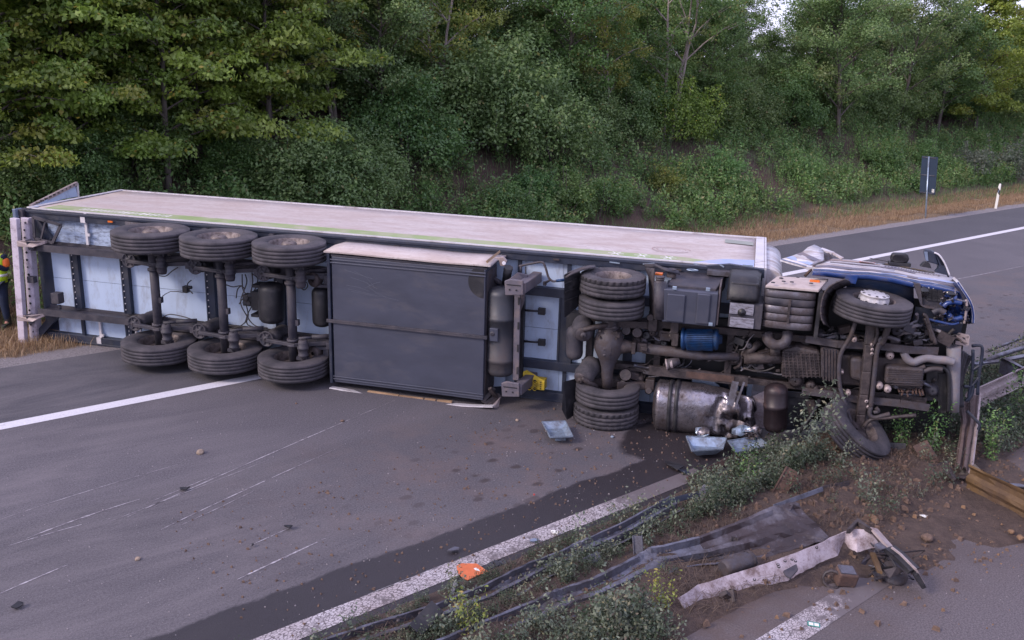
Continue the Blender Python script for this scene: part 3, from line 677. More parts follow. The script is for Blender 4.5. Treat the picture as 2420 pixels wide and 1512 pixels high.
for pts in ([(290, 420), (360, 445), (470, 480)], [(310, 545), (400, 565), (500, 590)], [(330, 560), (430, 580), (520, 600)], [(350, 430), (430, 470), (480, 530)], [(430, 500), (480, 560), (560, 600)],
            [(420, 540), (480, 510), (520, 500)], [(300, 520), (380, 535), (450, 560)], [(440, 530), (520, 590), (640, 620)], [(330, 470), (420, 500), (500, 545)]):
    q = [V(2, x_, y_, W1-.004) for x_, y_ in pts]
    b.sheet([[p+Vector((0, 0, .0016)), p-Vector((0, 0, .0016))] for p in q])
b.build('scratches', scr_m, TR)
# dented pale lid on the side that now faces up, aluminium sill at the bottom
rows = []
for i in range(13):
    u_ = i/12; x = X0-.08+(X1-X0+.20)*u_; dz = .010*math.sin(u_*7)+.006*math.sin(u_*15)
    rows.append([(x-.03, W1-.05+.006*math.sin(u_*9), 2.40+dz*.4), (x, -.5, 2.44+dz), (x+.03, W0+.02, 2.43+dz*.6)])
b = MB(); b.sheet(rows, .025); b.build('dented_lid', m_side, TR)
b = MB(); b.box((X0, W1-.01, 2.345), (X1+.02, W0, 2.375)); b.build('lid_frame', m_chas, TR)
b = MB(); b.slab([V(2, 1205, 365, W1-.06), V(2, 1288, 300, -.3), V(2, 1292, 315, -.3), V(2, 1212, 380, W1-.06)], (.02, 0, .02)); b.build('lid_end', m_wood, TR)
q = [V(2, *p, W1-.03) for p in ((200, 1183), (420, 1222), (640, 1258), (900, 1288), (1120, 1303), (1255, 1306))]
b = MB()
for i in range(5): b.beam(q[i], q[i+1], .018, .12, (0, -1, .1))
b.build('bent_sill', m_trim, TR)
b = MB()
for (x0, y0), (x1, y1) in (((440, 1212), (640, 1240)), ((645, 1242), (800, 1262)), ((810, 1262), (880, 1270)), ((890, 1271), (985, 1280))):
    b.beam(V(2, x0, y0, W1+.02), V(2, x1, y1, W1+.02), .04, .05)
b.build('splintered_board', m_wood, TR)
b = MB(); b.slab([V(2, 1262, 342, W1), V(2, 1320, 338, W1), V(2, 1340, 365, W1), V(2, 1325, 398, W1), V(2, 1298, 396, W1), V(2, 1290, 362, W1)], (0, .05, 0)); b.build('torn_hinge', m_rail2, TR, .006)
b = MB(); b.tube([V(2, 1322, 377, W1-.01), V(2, 1322, 377, W1-.03)], .03, 12); b.build('hinge_eye', m_trim, TR)
b = MB()
for pts in (((1180, 1280), (1260, 1190)), ((1195, 1290), (1290, 1230)), ((1225, 1300), (1300, 1240)), ((1230, 1190), (1290, 1270))): b.beam(V(2, *pts[0], -.75), V(2, *pts[1], -.55), .06, .05)
b.build('crushed_corner', m_mud, TR)
MB().slab([V(2, 1245, 1300, W1), V(2, 1300, 1245, -.6), V(2, 1290, 1305, -.7), V(2, 1262, 1312, W1)], (0, 0, -.02)).build('bent_flap', m_rail2, TR)
# ---------------- long air tank and landing gear
tk = tank('long_tank', V(2, 1300, 1108, -.55), V(2, 1308, 528, -.55), .235, mat('tank_grey', (.045, .048, .06), .5, .3, var=.12, dirt=(.09, .075, .075), damt=.3, dscale=2, bump=.1), TR, 36, (.0+.20, .66))
MB().obox(V(2, 1262, 838, -.76), (.14, .12, .22)).build('tank_valve_box', m_box, TR, .01)
MB().lathe([(.01, 0), (.035, 0), (.045, -.02)], V(2, 1246, 838, -.83), (0, -1, 0), 16).build('drain_plug', m_chas, TR)
MB().tube([V(2, 1333, 510, -.35), V(2, 1352, 405, -.45)], [.065, .075], 14).build('rubber_boot', m_blk, TR)
MB().tube([V(2, 1240, 465, -.3), V(2, 1320, 520, -.3)], .04, 8).build('tank_strut', m_chas, TR)
m_leg = mat('leg_grey', (.115, .105, .13), .6, .2, var=.15, scale=6, dirt=(.2, .155, .15), damt=.3, dscale=5, bump=.15)
for (fx, fy), sg in (((1385, 535), 1), ((1362, 1195), -1)):
    f = V(2, fx, fy, -.86); b = MB(); b.beam(f+Vector((.12, 0, 0)), Vector((f.x+.20, -.08, f.z+.02*sg)), .15, .17, (0, 0, 1)); b.build('landing_leg', m_leg, TR, .012)
    b = MB(); b.slab([f+Vector(v) for v in ((-.14, 0, .10), (-.05, 0, .14), (.16, 0, .13), (.17, 0, -.10), (-.12, 0, -.13))], (0, -.05, 0)); b.obox(f+Vector((.0, .04, 0)), (.2, .08, .12)); b.build('landing_foot', m_leg, TR, .012)
    b = MB()
    for dx in (-.05, .06): b.tube([f+Vector((dx, -.051, -.03)), f+Vector((dx, -.06, -.03))], .014, 8)
    b.beam(f+Vector((-.1, -.055, .05)), f+Vector((.13, -.055, .05)), .012, .01); b.build('foot_bolts', m_blk, TR)
a_, e_ = V(2, 1412, 575, -.62), V(2, 1400, 1135, -.62)
b = MB(); b.beam(a_, e_, .10, .05); b.build('cross_brace', m_leg, TR, .006)
b = MB()
for t in (.08, .36, .62, .88):
    p = a_.lerp(e_, t)+Vector((.03, -.03, 0)); b.obox(p, (.028, .012, .12))
b.build('brace_slots', m_blk, TR)
b = MB(); b.slab([V(2, 1428, 440, -.5), V(2, 1465, 470, -.5), V(2, 1455, 620, -.5), V(2, 1418, 720, -.5), V(2, 1412, 560, -.5)], (0, .05, 0)); b.slab([V(2, 1330, 500, -.7), V(2, 1410, 440, -.55), V(2, 1480, 455, -.5), V(2, 1465, 490, -.5), V(2, 1360, 560, -.7)], (0, .04, 0)); b.build('gusset', m_leg, TR, .006)
MB().beam(V(2, 1435, 600, -.2), V(2, 1420, 1120, -.2), .12, .1).build('leg_mount', m_blk, TR)
b = MB(); cab(b, 2, [(1420, 398), (1480, 385), (1565, 372), (1590, 400), (1612, 470), (1640, 495), (1668, 492)], -.45, .019, 5); b.build('crank_handle', m_mudl, TR)
b = MB(); b.tube([V(2, 1664, 493, -.45), V(2, 1715, 487, -.45)], .024, 10); b.build('blue_grip', m_comp, TR)
b = MB(); b.tube([V(2, 1432, 398, -.45), V(2, 1432, 440, -.45)], .02, 8); b.tube([V(2, 1463, 400, -.42), V(2, 1463, 495, -.42)], .012, 8); b.tube([V(2, 1590, 505, -.3), V(2, 1625, 485, -.4)], .022, 8); b.obox(V(2, 1588, 510, -.28), (.05, .06, .06)); b.build('crank_bracket', m_chas, TR)
for yy in (690, 892):
    b = MB(); b.tube([V(2, 1440, yy-8, -.12), V(2, 1490, yy-4, -.16), V(2, 1550, yy, -.16)], [.022, .018, .018], 8); b.build('lamp_arm', m_blk, TR)
    MB().obox(V(2, 1568, yy, -.16), (.12, .07, .11)).build('work_lamp', m_blk, TR, .006)
# crushed lower front of the skirt
b = MB(); b.slab([V(2, 1248, 1100, -.2), V(2, 1330, 1110, -.2), V(2, 1330, 1175, -.2), V(2, 1250, 1180, -.2)], (0, .02, 0)); b.build('pale_panel_scrap', m_white, TR)
# refrigeration unit on the headboard
b = MB(); rows = []
for k in range(10):
    a = k/9*math.pi*.55; rows.append([(L+.02+.28*math.sin(a), y_, Wd-.22+.20*math.cos(a)-.16*(y_ < .5)*(k > 4)*0) for y_ in (.16, .5, 1.0, 1.6, 2.2)])
rows.append([(L+.33, y_, .5) for y_ in (.16, .5, 1.0, 1.6, 2.2)])
b.sheet(rows, -.03); b.build('cooling_unit', m_cabw, TR)
sec = [(r_[0][0], .16, r_[0][2]) for r_ in rows] + [(L+.02, .16, .5)]
b = MB(); b.slab([(x, .155, z) for x, y_, z in sec], (0, .02, 0)); b.build('cooling_unit_end', m_cabw, TR)
b = MB()
for k in range(3): b.tube([(L+.08+.07*k, .15, 2.30-.03*k), (L+.10+.07*k, .15, 1.6)], .006, 6)
b.build('pressed_line', m_mudl, TR)
# battered skirt end under the corner
b = MB(); b.slab([V(3, 1100, 178, -.16), V(3, 1260, 168, -.16), V(3, 1500, 205, -.16), V(3, 1498, 262, -.16), V(3, 1330, 245, -.16), V(3, 1250, 225, -.16)], (0, .1, 0)); b.build('torn_skirt', m_navy, TR)
b = MB()
for pts in (((430, 150), (500, 160)), ((660, 165), (740, 160)), ((1010, 160), (1050, 170)), ((1190, 168), (1220, 185)), ((1350, 172), (1420, 178)), ((1300, 225), (1360, 235))): b.beam(V(3, *pts[0], -.175), V(3, *pts[1], -.175), .02, .01)
b.build('bare_metal_tears', m_gal, TR)
# ================================================================ tractor unit
TC = empty('tractor_unit'); TC.matrix_world = TRUCK
tag(TC, 'overturned blue and white tractor truck with its greasy underside and front axle exposed', 'truck')
XD, WX = 11.36, -.66                                      # drive axle
for z, st in ((2.275, 'deep'), (1.93, 'inner'), (.50, 'inner'), (.165, 'deep')):
    wheel(TC, (XD+(.02 if z < 1 else 0), WX, z), .51 if z > .2 else .525, .30, st, blocks=z in (2.275, .165), grooves=3)
# frame rails
for z in (.86, 1.62):
    b = MB(); b.box((10.9, -.42, z-.012), (16.1, -.16, z+.012)); b.box((10.9, -.43, z-.05), (16.1, -.42, z+.05)); b.build('frame_rail', m_mud, TC)
for x in (11.0, 12.1, 13.2, 14.3): MB().box((x-.05, -.40, .88), (x+.05, -.2, 1.6)).build('frame_cross_member', m_mud, TC)
# tunnel and engine bay floor between the rails; gap shade put into near-black colour
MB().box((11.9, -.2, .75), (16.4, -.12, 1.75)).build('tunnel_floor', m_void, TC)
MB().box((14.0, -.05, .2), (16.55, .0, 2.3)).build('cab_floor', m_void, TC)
# axle housing with differential
b = MB(); b.tube([(XD, WX, z) for z in (.55, .75, .9, 1.0, 1.10, 1.22, 1.36, 1.48, 1.58, 1.72, 2.02)], [.085, .09, .10, .13, .18, .235, .235, .19, .14, .10, .09], 28, wob=.012); b.build('axle_housing', m_mudl, TC)
b = MB(); c_ = Vector((XD-.02, WX-.02, 1.27)); b.lathe([(.02, .20), (.10, .185), (.17, .12), (.205, .03), (.225, .0), (.225, -.03), (.2, -.05)], c_, (-1, -.35, 0), 30)
for k in range(12): a = k*math.pi/6; b.tube([c_+Vector((.03, -.01+.2*math.sin(a)*.9, .2*math.cos(a)*1.02)), c_+Vector((-.03, -.03+.21*math.sin(a)*.9, .21*math.cos(a)))], .016, 6)
b.build('differential_cover', m_mudl, TC)
b = MB(); b.tube([(XD+.1, WX, 1.27), (XD+.28, WX, 1.28), (XD+.36, WX, 1.285), (XD+.42, WX, 1.285)], [.15, .10, .085, .07], 20, wob=.05); b.obox((XD+.40, WX, 1.285), (.06, .19, .19)); b.obox((XD+.52, WX+.01, 1.285), (.16, .08, .14)); b.obox((XD+.56, WX, 1.285), (.10, .15, .06)); b.build('pinion_joint', m_mud, TC, .008)
b = MB(); b.tube([V(3, 660, 745, -.62), V(3, 1050, 795, -.56), V(3, 1080, 800, -.56), V(3, 1320, 805, -.52)], [.082, .082, .06, .06], 20); b.build('drive_shaft', m_mudl, TC)
for yy, sg in ((640, 1), (1190, -1)):
    p = V(3, 430, yy, WX-.08); b = MB(); b.obox(p, (.34, .14, .10))
    for dx in (-.13, .13):
        for dz in (-.05, .05): b.tube([p+Vector((dx, -.14, dz)), p+Vector((dx, .1, dz))], .018, 8)
    b.build('spring_clamp', m_mud, TC, .015)
# shackle arm beside the upper clamp
b = MB(); cab(b, 3, [(480, 600), (425, 612), (380, 600), (360, 635), (345, 680)], WX-.12, .032, 4); b.build('stabiliser_link', m_mudl, TC)
# rear air springs and tanks
for (x0, y0), (x1, y1) in (((245, 570), (250, 650)), ((320, 850), (235, 960))):
    p = V(3, x0, y0, -.52); q = V(3, x1, y1, -.86)
    b = MB(); b.tube([p, p.lerp(q, .25), p.lerp(q, .5), p.lerp(q, .75), q], [.15, .17, .16, .17, .13], 26); b.build('air_spring', m_tyre, TC)
    b = MB(); ax = (q-p).normalized(); b.lathe([(.01, .03), (.10, .03), (.125, .01), (.13, -.03)], q, ax, 26); b.lathe([(.01, .06), (.045, .06), (.05, .03)], q, ax, 14); b.build('spring_plate', m_mudl, TC)
for pts in ([(250, 620, -.92), (330, 600, -.88), (420, 585, -.75), (500, 580, -.6)], [(240, 950, -.95), (290, 985, -.92), (340, 1010, -.8)]):
    b = MB(); cab(b, 3, pts, -.9, .042, 4); b.build('spring_carrier', m_mud, TC)
tank('air_tank', V(3, 188, 826, -.50), V(3, 190, 588, -.50), .135, m_chas, TC)
MB().obox(V(3, 215, 550, -.35), (.36, .2, .26)).build('battery_bracket', m_blk, TC)
# trailing rods
for (x0, y0), (x1, y1) in (((475, 575), (745, 590)), ((480, 1000), (725, 1005))):
    b = MB(); b.beam(V(3, x0, y0, -.62), V(3, x1, y1, -.45), .12, .08); b.obox(V(3, x1-15, y1-10, -.5), (.14, .14, .2)); b.build('control_arm', m_mud, TC, .012)
for (x, y_, s_) in ((712, 535, .06), (620, 640, .09), (545, 625, .08), (540, 930, .11), (700, 1040, .06), (520, 985, .05)): MB().tube([V(3, x, y_, -.45), V(3, x, y_, -.62)], [s_, s_*.8], 14).build('bump_stop', m_mud, TC)
# mud flaps
b = MB(); b.slab([V(3, 116, 238, -.98), V(3, 215, 200, -.75), V(3, 225, 440, -.70), V(3, 118, 532, -.98)], (.02, .03, 0)); b.build('mud_flap', m_blk, TC)
for k in range(3): MB().beam(V(3, 124, 300+60*k, -1.0), V(3, 212, 262+62*k, -.76), .015, .02).build('flap_rib', m_blk, TC)
b = MB(); rows = [[V(3, x_, y_, wv) , V(3, x_+8, y_+18, wv-.28)] for x_, y_, wv in ((116, 238, -.75), (160, 212, -.72), (230, 186, -.6), (285, 172, -.45), (328, 168, -.35))]
b.sheet(rows, .015); b.build('mudguard', m_mudl, TC)
b = MB(); b.slab([V(3, 112, 978, -.98), V(3, 208, 952, -.75), V(3, 205, 1190, -.72), V(3, 135, 1240, -.92), V(3, 100, 1170, -.98)], (.02, .03, 0)); b.build('mud_flap', m_blk, TC)
b = MB()
for pts in ([(668, 160, -.45), (720, 168, -.55), (800, 178, -.6)], ):
    pass
rows = [[V(3, x_, y_, wv), V(3, x_+14, y_+26, wv-.05)] for x_, y_, wv in ((668, 165, -.3), (745, 160, -.45), (800, 185, -.55), (905, 208, -.45))]
b.sheet(rows, .02); b.build('mudguard', m_chas, TC)
rows = [[V(3, 685, 190, -.4), V(3, 745, 195, -.75)], [V(3, 705, 250, -.4), V(3, 742, 260, -.75)], [V(3, 712, 360, -.4), V(3, 745, 380, -.75)], [V(3, 715, 480, -.4), V(3, 745, 520, -.75)]]
b = MB(); b.sheet(rows, .02); b.build('mudguard', m_mudl, TC)
# battery and compressor cabinet with two filler necks
zf0, zf1 = 1.73, 2.33; p0, p1 = V(3, 805, 335, -.93), V(3, 1160, 600, -.93)
b = MB(); b.box((p0.x, -.93, p1.z), (p1.x, -.30, p0.z)); b.build('equipment_cabinet', m_box, TC, .015)
T = [V(3, 835, 305, -.80), V(3, 1168, 335, -.80), V(3, 1238, 232, -.12), V(3, 880, 216, -.12)]
b = MB(); b.slab(T, (0, 0, -.22)); b.build('cabinet_lid', m_chas, TC, .012)
b = MB(); b.box((p1.x+.004, -.90, p1.z+.02), (p1.x+.03, -.10, 2.42)); b.build('cabinet_end', mat('dust_end', (.14, .115, .12), .6, .1, var=.2, dirt=MUD, damt=.4, dscale=3, bump=.1), TC, .008)
for xa, xb, ya, yb in ((832, 940, 365, 568), (1040, 1112, 365, 580)):
    a, c = V(3, xa, ya, -.93), V(3, xb, yb, -.93); MB().box((a.x, -.962, c.z), (c.x, -.931, a.z)).build('pressed_panel', m_box, TC, .016)
b = MB()
for x_, y_ in ((880, 330), (1110, 340), (1128, 580)): p = V(3, x_, y_, -.94); b.obox(p, (.06, .03, .05))
b.build('latch', m_gal, TC, .005)
b = MB(); a = UZ(*D(3, 1000, 232), 2.45); pr = [(a.x+.085*math.cos(t)+(.0), a.y+.05*math.sin(t), a.z+.06) for t in [k*math.pi/8 for k in range(17)]]
b.tube(pr, .008, 6); b.build('lid_grip', m_gal, TC)
for x_, y0_, y1_, wv in ((780, 290, 540, -.86),): b = MB(); b.tube([V(3, x_, y1_, wv), V(3, x_, y0_, wv)], .095, 20); b.build('side_tank', m_chas, TC)
for x_, y_, wv in ((778, 285, -.86), (858, 232, -.45)):
    b = MB(); c_ = V(3, x_, y_, wv); b.lathe([(.075, -.05), (.075, 0), (.062, .01), (.062, .03), (.07, .03), (.07, .045), (.062, .045), (.062, .06), (.07, .06), (.07, .075), (.055, .08), (.01, .08)], c_, (0, 0, 1), 20); b.build('filler_neck', m_mudl, TC)
MB().obox(V(3, 772, 232, -.5), (.12, .1, .03)).build('side_lamp', m_orange, TC, .006)
# finned blue motor
p, q = V(3, 925, 680, -.60), V(3, 1185, 685, -.60)
b = MB(); ax = (q-p).normalized(); ln = (q-p).length
b.lathe([(.01, 0), (.14, 0), (.175, .01), (.175, .05), (.16, .05), (.155, .07), (.155, ln-.06), (.17, ln-.05), (.15, ln-.01), (.08, ln), (.06, ln+.05), (.01, ln+.05)], p, ax, 36); b.build('motor', m_comp, TC)
b = MB(); e1 = Vector((0, -1, 0)); e2 = ax.cross(e1)
for k in range(17):
    a = (k-8)*.16; d_ = e1*math.cos(a)+e2*math.sin(a); b.beam(p+ax*.09+d_*.165, p+ax*(ln-.09)+d_*.165, .010, .028, d_)
b.build('cooling_fins', m_comp, TC)
b = MB(); b.obox(V(3, 880, 620, -.62), (.12, .1, .3)); b.obox(V(3, 885, 680, -.62), (.10, .16, .2)); b.tube([V(3, 840, 660, -.62), V(3, 900, 660, -.62)], .035, 8); b.build('motor_bracket', m_mud, TC, .01)
# second cabinet with domed black cover and chequer step
b = MB(); a, c = V(3, 1262, 425, -.88), V(3, 1425, 615, -.88); b.box((a.x, -.88, c.z), (c.x+.1, -.3, a.z)); b.build('step_box', m_chas, TC, .01)
for ya, yb in ((430, 520), (528, 612)):
    a, c = V(3, 1264, ya, -.89), V(3, 1422, yb, -.89); MB().box((a.x, -.90, c.z), (c.x, -.882, a.z)).build('step_plate', mat('step_alu', (.30, .30, .36), .45, .4, var=.1, dirt=(.07, .055, .06), damt=.35, dscale=9, bump=.3, stretch=(1, 1, 4)), TC, .004)
b = MB(); c_ = V(3, 1343, 500, -.905); b.lathe([(.01, .02), (.02, .02), (.03, .006), (.058, .004), (.062, -.01)], c_, (0, -1, 0), 20); b.build('round_cap', m_blk, TC)
a, c = V(3, 1258, 418, -.92), V(3, 1430, 290, -.84); rows = []
for k in range(9):
    t = k/8; an = t*math.pi/2; yv = -.93+.35*(1-math.cos(an)); zv = a.z+.02+(.30)*math.sin(an)
    rows.append([(a.x-.03, yv+.03, zv-.02), (a.x, yv, zv), (c.x+.02, yv, zv), (c.x+.08, yv+.05, zv-.03)])
rows.append([(a.x-.03, -.1, a.z+.29), (a.x, -.1, a.z+.31), (c.x+.04, -.1, a.z+.31), (c.x+.1, -.1, a.z+.28)])
b = MB(); b.sheet(rows, -.02); b.build('domed_cover', m_blk, TC)
MB().box((a.x, -.85, a.z-.02), (c.x+.07, -.12, a.z+.27)).build('cover_body', m_blk, TC, .02)
# silencer: ribbed barrel, valance, elbow
a, c = V(4, 36, 360, -.84), V(4, 328, 625, -.84); zc0, zc1 = c.z, a.z; xa, xb = a.x, c.x
segs = 5
m_muf = mat('silencer_steel', (.135, .13, .155), .42, .5, var=.2, scale=5, dirt=(.085, .068, .070), damt=.42, dscale=4, bump=.12)
for k in range(segs):
    z0 = zc0+(zc1-zc0)*k/segs; z1 = zc0+(zc1-zc0)*(k+1)/segs-.012; rr = .012
    rows = []
    for u_ in range(13):
        an = -math.pi*.5+math.pi*u_/12; ex = (xb-xa)/2
        x_ = (xa+xb)/2+ex*math.copysign(abs(math.sin(an))**.6, math.sin(an)); y_ = -.62-.24*abs(math.cos(an))**.35
        rows.append([(x_, y_+rr, z0), (x_, y_, z0+.02), (x_, y_-.004, (z0+z1)/2), (x_, y_, z1-.02), (x_, y_+rr, z1)])
    b = MB(); b.sheet(rows); b.build('silencer_ring', m_muf if k != 3 else m_chas, TC)
MB().box((xa+.03, -.60, zc0+.01), (xb-.03, -.2, zc1-.02)).build('silencer_core', m_chas, TC)
b = MB(); xm = (xa+xb)/2; b.beam((xm, -.875, zc0+.1), (xm, -.875, zc1-.12), .035, .012); b.build('silencer_strap', m_mud, TC)
q = [V(4, 38, 345, -.88), V(4, 366, 364, -.88), V(4, 415, 300, -.30), V(4, 110, 282, -.30)]
q = [Vector((q[0].x, -.88, 2.50)), Vector((q[1].x, -.88, 2.50)), UZ(*D(4, 425, 300), 2.56), UZ(*D(4, 110, 284), 2.56)]
b = MB(); b.slab(q, (0, 0, -.04)); b.build('silencer_cover', m_side, TC, .01)
b = MB()
for x_, y_ in ((85, 325), (200, 322), (318, 330), (135, 298), (235, 295), (150, 318)): p = UZ(*D(4, x_, y_), 2.55); b.lathe([(.01, .012), (.028, .01), (.03, 0)], p, seg=12)
b.build('cover_bolts', m_chas, TC)
p = UZ(*D(4, 340, 314), 2.55); MB().obox(p, (.14, .06, .03)).build('side_lamp', m_orange, TC, .006)
b = MB(); cab(b, 4, [(52, 640, -.62), (55, 672, -.68), (82, 700, -.72), (115, 706, -.72), (150, 695, -.72), (170, 665, -.68), (172, 630, -.62)], -.7, .085, 4); b.build('exhaust_elbow', m_mudl, TC)
b = MB(); b.lathe([(.087, 0), (.087, .02), (.07, .02), (.07, -.06)], V(4, 50, 640, -.64), (-.3, 0, 1), 18); b.build('elbow_lip', m_mudl, TC)
MB().box((xb+.02, -.86, zc0-.1), (xb+.07, -.2, zc1+.02)).build('silencer_bracket', m_blk, TC)
# inner mudguard behind the front wheel
rows = []
for t in range(9):
    u_ = t/8; px, py = [(525, 298), (470, 318), (425, 345), (398, 378), (382, 420), (374, 465), (372, 510), (378, 550), (395, 580)][t]
    rows.append([V(4, px, py, -.95), V(4, px+22, py+10, -.60), V(4, px+45, py+30, -.25)])
b = MB(); b.sheet(rows, .015); b.build('wheel_arch', m_mudl, TC)
for k in range(1, 8): b = MB(); b.tube([r_+Vector((.01, -.012, 0)) for r_ in rows[k]], .012, 6); b.build('arch_rib', m_mud, TC)
# front wheels
wheel(TC, (15.13, -.66, 2.265), .535, .31, 'front', ax=(.075, -.03, 1), grooves=4)
# ---------------- front axle and steering
b = MB()
A = [V(4, 688, 575, -.62), V(4, 672, 700, -.66), V(4, 655, 860, -.68), V(4, 640, 1000, -.68), V(4, 622, 1120, -.66), V(4, 612, 1260, -.60)]
for i in range(5): b.beam(A[i], A[i+1]+(A[i+1]-A[i])*.03, .13, .14)
b.build('front_axle', m_mud, TC, .02)
b = MB(); b.beam(A[0]+Vector((-.07, -.07, 0)), A[5]+Vector((-.05, -.07, .0)), .03, .02); b.beam(A[0]+Vector((.06, -.07, 0)), A[5]+Vector((.04, -.07, 0)), .03, .02); b.build('axle_flange', m_mudl, TC)
for pts, r_, mm_ in (([(588, 565), (560, 650), (500, 760), (488, 870), (498, 980), (530, 1080), (565, 1190)], .033, m_mudl), ([(735, 690), (718, 760), (705, 880), (693, 990), (682, 1085)], .036, m_mudl),
                ([(712, 575), (722, 640), (700, 700)], .028, m_mud), ([(790, 580), (770, 650), (745, 700)], .05, m_mud), ([(745, 705), (738, 672), (770, 655), (815, 665), (858, 682)], .034, m_mudl),
                ([(682, 1085), (676, 1130), (705, 1150), (750, 1140), (800, 1128)], .036, m_mudl), ([(640, 1205), (690, 1160), (800, 1150), (960, 1135)], .03, m_mud), ([(715, 1090), (730, 1110), (700, 1118)], .03, m_mudl)):
    b = MB(); cab(b, 4, pts, -.74, r_, 5); b.build('steering_rod', mm_, TC)
for x_, y_, s_ in ((690, 700, .03), (688, 755, .03), (690, 730, .028), (655, 1045, .035), (688, 1050, .03), (665, 1080, .03), (580, 670, .045), (800, 770, .062), (545, 998, .04), (735, 955, .055), (785, 975, .055), (505, 870, .03)):
    b = MB(); b.lathe([(.01, .05), (s_*.8, .045), (s_, .0), (s_, -.06)], V(4, x_, y_, -.70 if x_ < 800 and y_ != 770 else -.55), (0, -1, 0), 14); b.build('bolt_head', m_rail2, TC)
# leaf springs
for (x0, y0), (x1, y1), (xm_, ym_) in (((740, 712), (1095, 742), (920, 735)), ((690, 1045), (1040, 1090), (860, 1062)), ((285, 668), (700, 712), (480, 700)), ((262, 985), (640, 1045), (450, 1010))):
    for k in range(3):
        b = MB(); a, m_, c = V(4, x0, y0, -.62+.03*k), V(4, xm_, ym_, -.66+.03*k), V(4, x1, y1, -.60+.03*k); sh = .12*k
        b.beam(a.lerp(m_, sh*.6), m_, .11, .022); b.beam(m_, c.lerp(m_, sh*.6), .11, .022); b.build('spring_leaf', m_mud if k else m_mudl, TC)
# gearbox, bell housing, oil pans
def lump(name, pts, depth, m, wd=-.30, bev=.03):
    q = [V(4, x_, y_, -.30-depth) for x_, y_ in pts]; b = MB(); b.slab(q, (0, depth, 0)); return b.build(name, m, TC, bev)
lump('gearbox', [(138, 735), (225, 712), (375, 745), (378, 900), (240, 915), (135, 900)], .30, m_mud, bev=.05)
b = MB()
for k in range(9):
    b.beam(V(4, 150+26*k, 742+2*k, -.612), V(4, 165+26*k if k < 8 else 372, 905, -.612), .018, .02)
    b.beam(V(4, 140, 750+18*k, -.612), V(4, 374, 760+17*k, -.612), .014, .018)
b.build('casting_ribs', m_mud, TC)
b = MB()
for k in range(6): p = V(4, 180+22*k, 722+3*k, -.5); b.tube([p+Vector((-.05, 0, .03)), p+Vector((.05, -.05, -.01))], .038, 10)
b.build('breather_coil', m_chas, TC)
lump('bell_housing', [(378, 722), (495, 735), (500, 945), (378, 918)], .36, m_mudl, bev=.05)
b = MB()
for k in range(6): b.beam(V(4, 392+18*k, 728+2*k, -.665), V(4, 392+18*k, 918+4*k, -.665), .02, .03)
b.build('housing_ribs', m_mud, TC)
lump('oil_pan', [(555, 782), (640, 790), (640, 935), (560, 915)], .36, m_mudl, bev=.05)
lump('oil_pan', [(775, 838), (1010, 850), (1002, 968), (765, 942)], .38, m_mudl, bev=.04)
lump('engine_block', [(495, 765), (1000, 800), (1000, 985), (500, 950)], .20, m_mud, bev=.03)
b = MB()
for k in range(14): p = V(4, 800+15*k, 850+1.6*k+(k % 2)*60, -.685); b.tube([p, p+Vector((0, -.012, 0))], .014, 6)
for k in range(8): b.beam(V(4, 790, 856+13*k, -.684), V(4, 1000, 864+13*k, -.684), .008, .012)
b.build('pan_bolts', m_mud, TC)
b = MB()
for k in range(9): p = V(4, 850+18*k, 975+rnd.uniform(-6, 14), -.55); b.tube([p, p+Vector((rnd.uniform(-.06, .06), -.05, rnd.uniform(-.10, -.02)))], .016, 6)
b.build('wiring_scraps', m_rust, TC)
for x_, y_, s_ in ((735, 958, .07), (785, 976, .055), (220, 925, .10), (315, 955, .07), (585, 670, .06), (345, 975, .05)): MB().lathe([(.01, .04), (s_*.6, .04), (s_, .01), (s_, -.1)], V(4, x_, y_, -.50), (0, -1, 0), 20).build('plug', m_mud, TC)
# radiator with hoses and the bent front frame
b = MB(); a, c = V(4, 1190, 715, -.42), V(4, 1188, 1110, -.42); b.tube([a, a.lerp(c, .3), a.lerp(c, .7), c], [.10, .095, .085, .08], 18, wob=.04); b.build('intercooler_tank', m_hose, TC)
b = MB(); cab(b, 4, [(885, 752), (905, 790), (945, 810), (985, 795), (1030, 785), (1090, 795), (1150, 800), (1190, 812)], -.62, .062, 5); b.build('radiator_hose', m_hose, TC)
b = MB(); cab(b, 4, [(1015, 835), (975, 850), (985, 870), (1040, 855), (1080, 850), (1120, 855)], -.6, .04, 5); b.build('radiator_hose', m_mudl, TC)
b = MB(); cab(b, 4, [(1000, 835), (1080, 830), (1145, 860), (1160, 920), (1162, 1010), (1155, 1120)], -.52, .03, 5); b.build('coolant_pipe', m_blk, TC)
lump('radiator', [(1020, 860), (1130, 865), (1135, 1060), (1015, 1050)], .12, m_blk, bev=.02)
b = MB(); b.lathe([(.01, .05), (.05, .06), (.07, .02), (.10, .0), (.11, -.05)], V(4, 1060, 985, -.44), (0, -1, 0), 24); b.build('fan_hub', m_chas, TC)
for k in range(7): MB().beam(V(4, 1100+8*k, 880, -.43), V(4, 1098+8*k, 1120, -.43), .012, .03).build('radiator_slat', m_blk, TC)
for k in range(6):
    b = MB(); cab(b, 4, [(1235+13*k, 735+8*k), (1222+8*k, 850), (1218+4*k, 960), (1215+6*k, 1085)], -.30+.03*k, .022, 4); b.build('grille_bar', m_chas if k % 2 else m_blk, TC)
b = MB()
for pts in ([(1300, 712), (1360, 712), (1362, 780), (1345, 880), (1335, 1010)], [(1308, 735), (1305, 860), (1290, 970), (1278, 1050)], [(1250, 960), (1300, 955), (1345, 900)], [(1262, 1050), (1300, 1010), (1310, 940)], [(1270, 1110), (1320, 1160), (1350, 1200), (1320, 1255)], [(1305, 860), (1350, 830)]):
    cab(b, 4, pts, -.25, .024, 4)
b.build('front_bumper_frame', m_navy, TC)
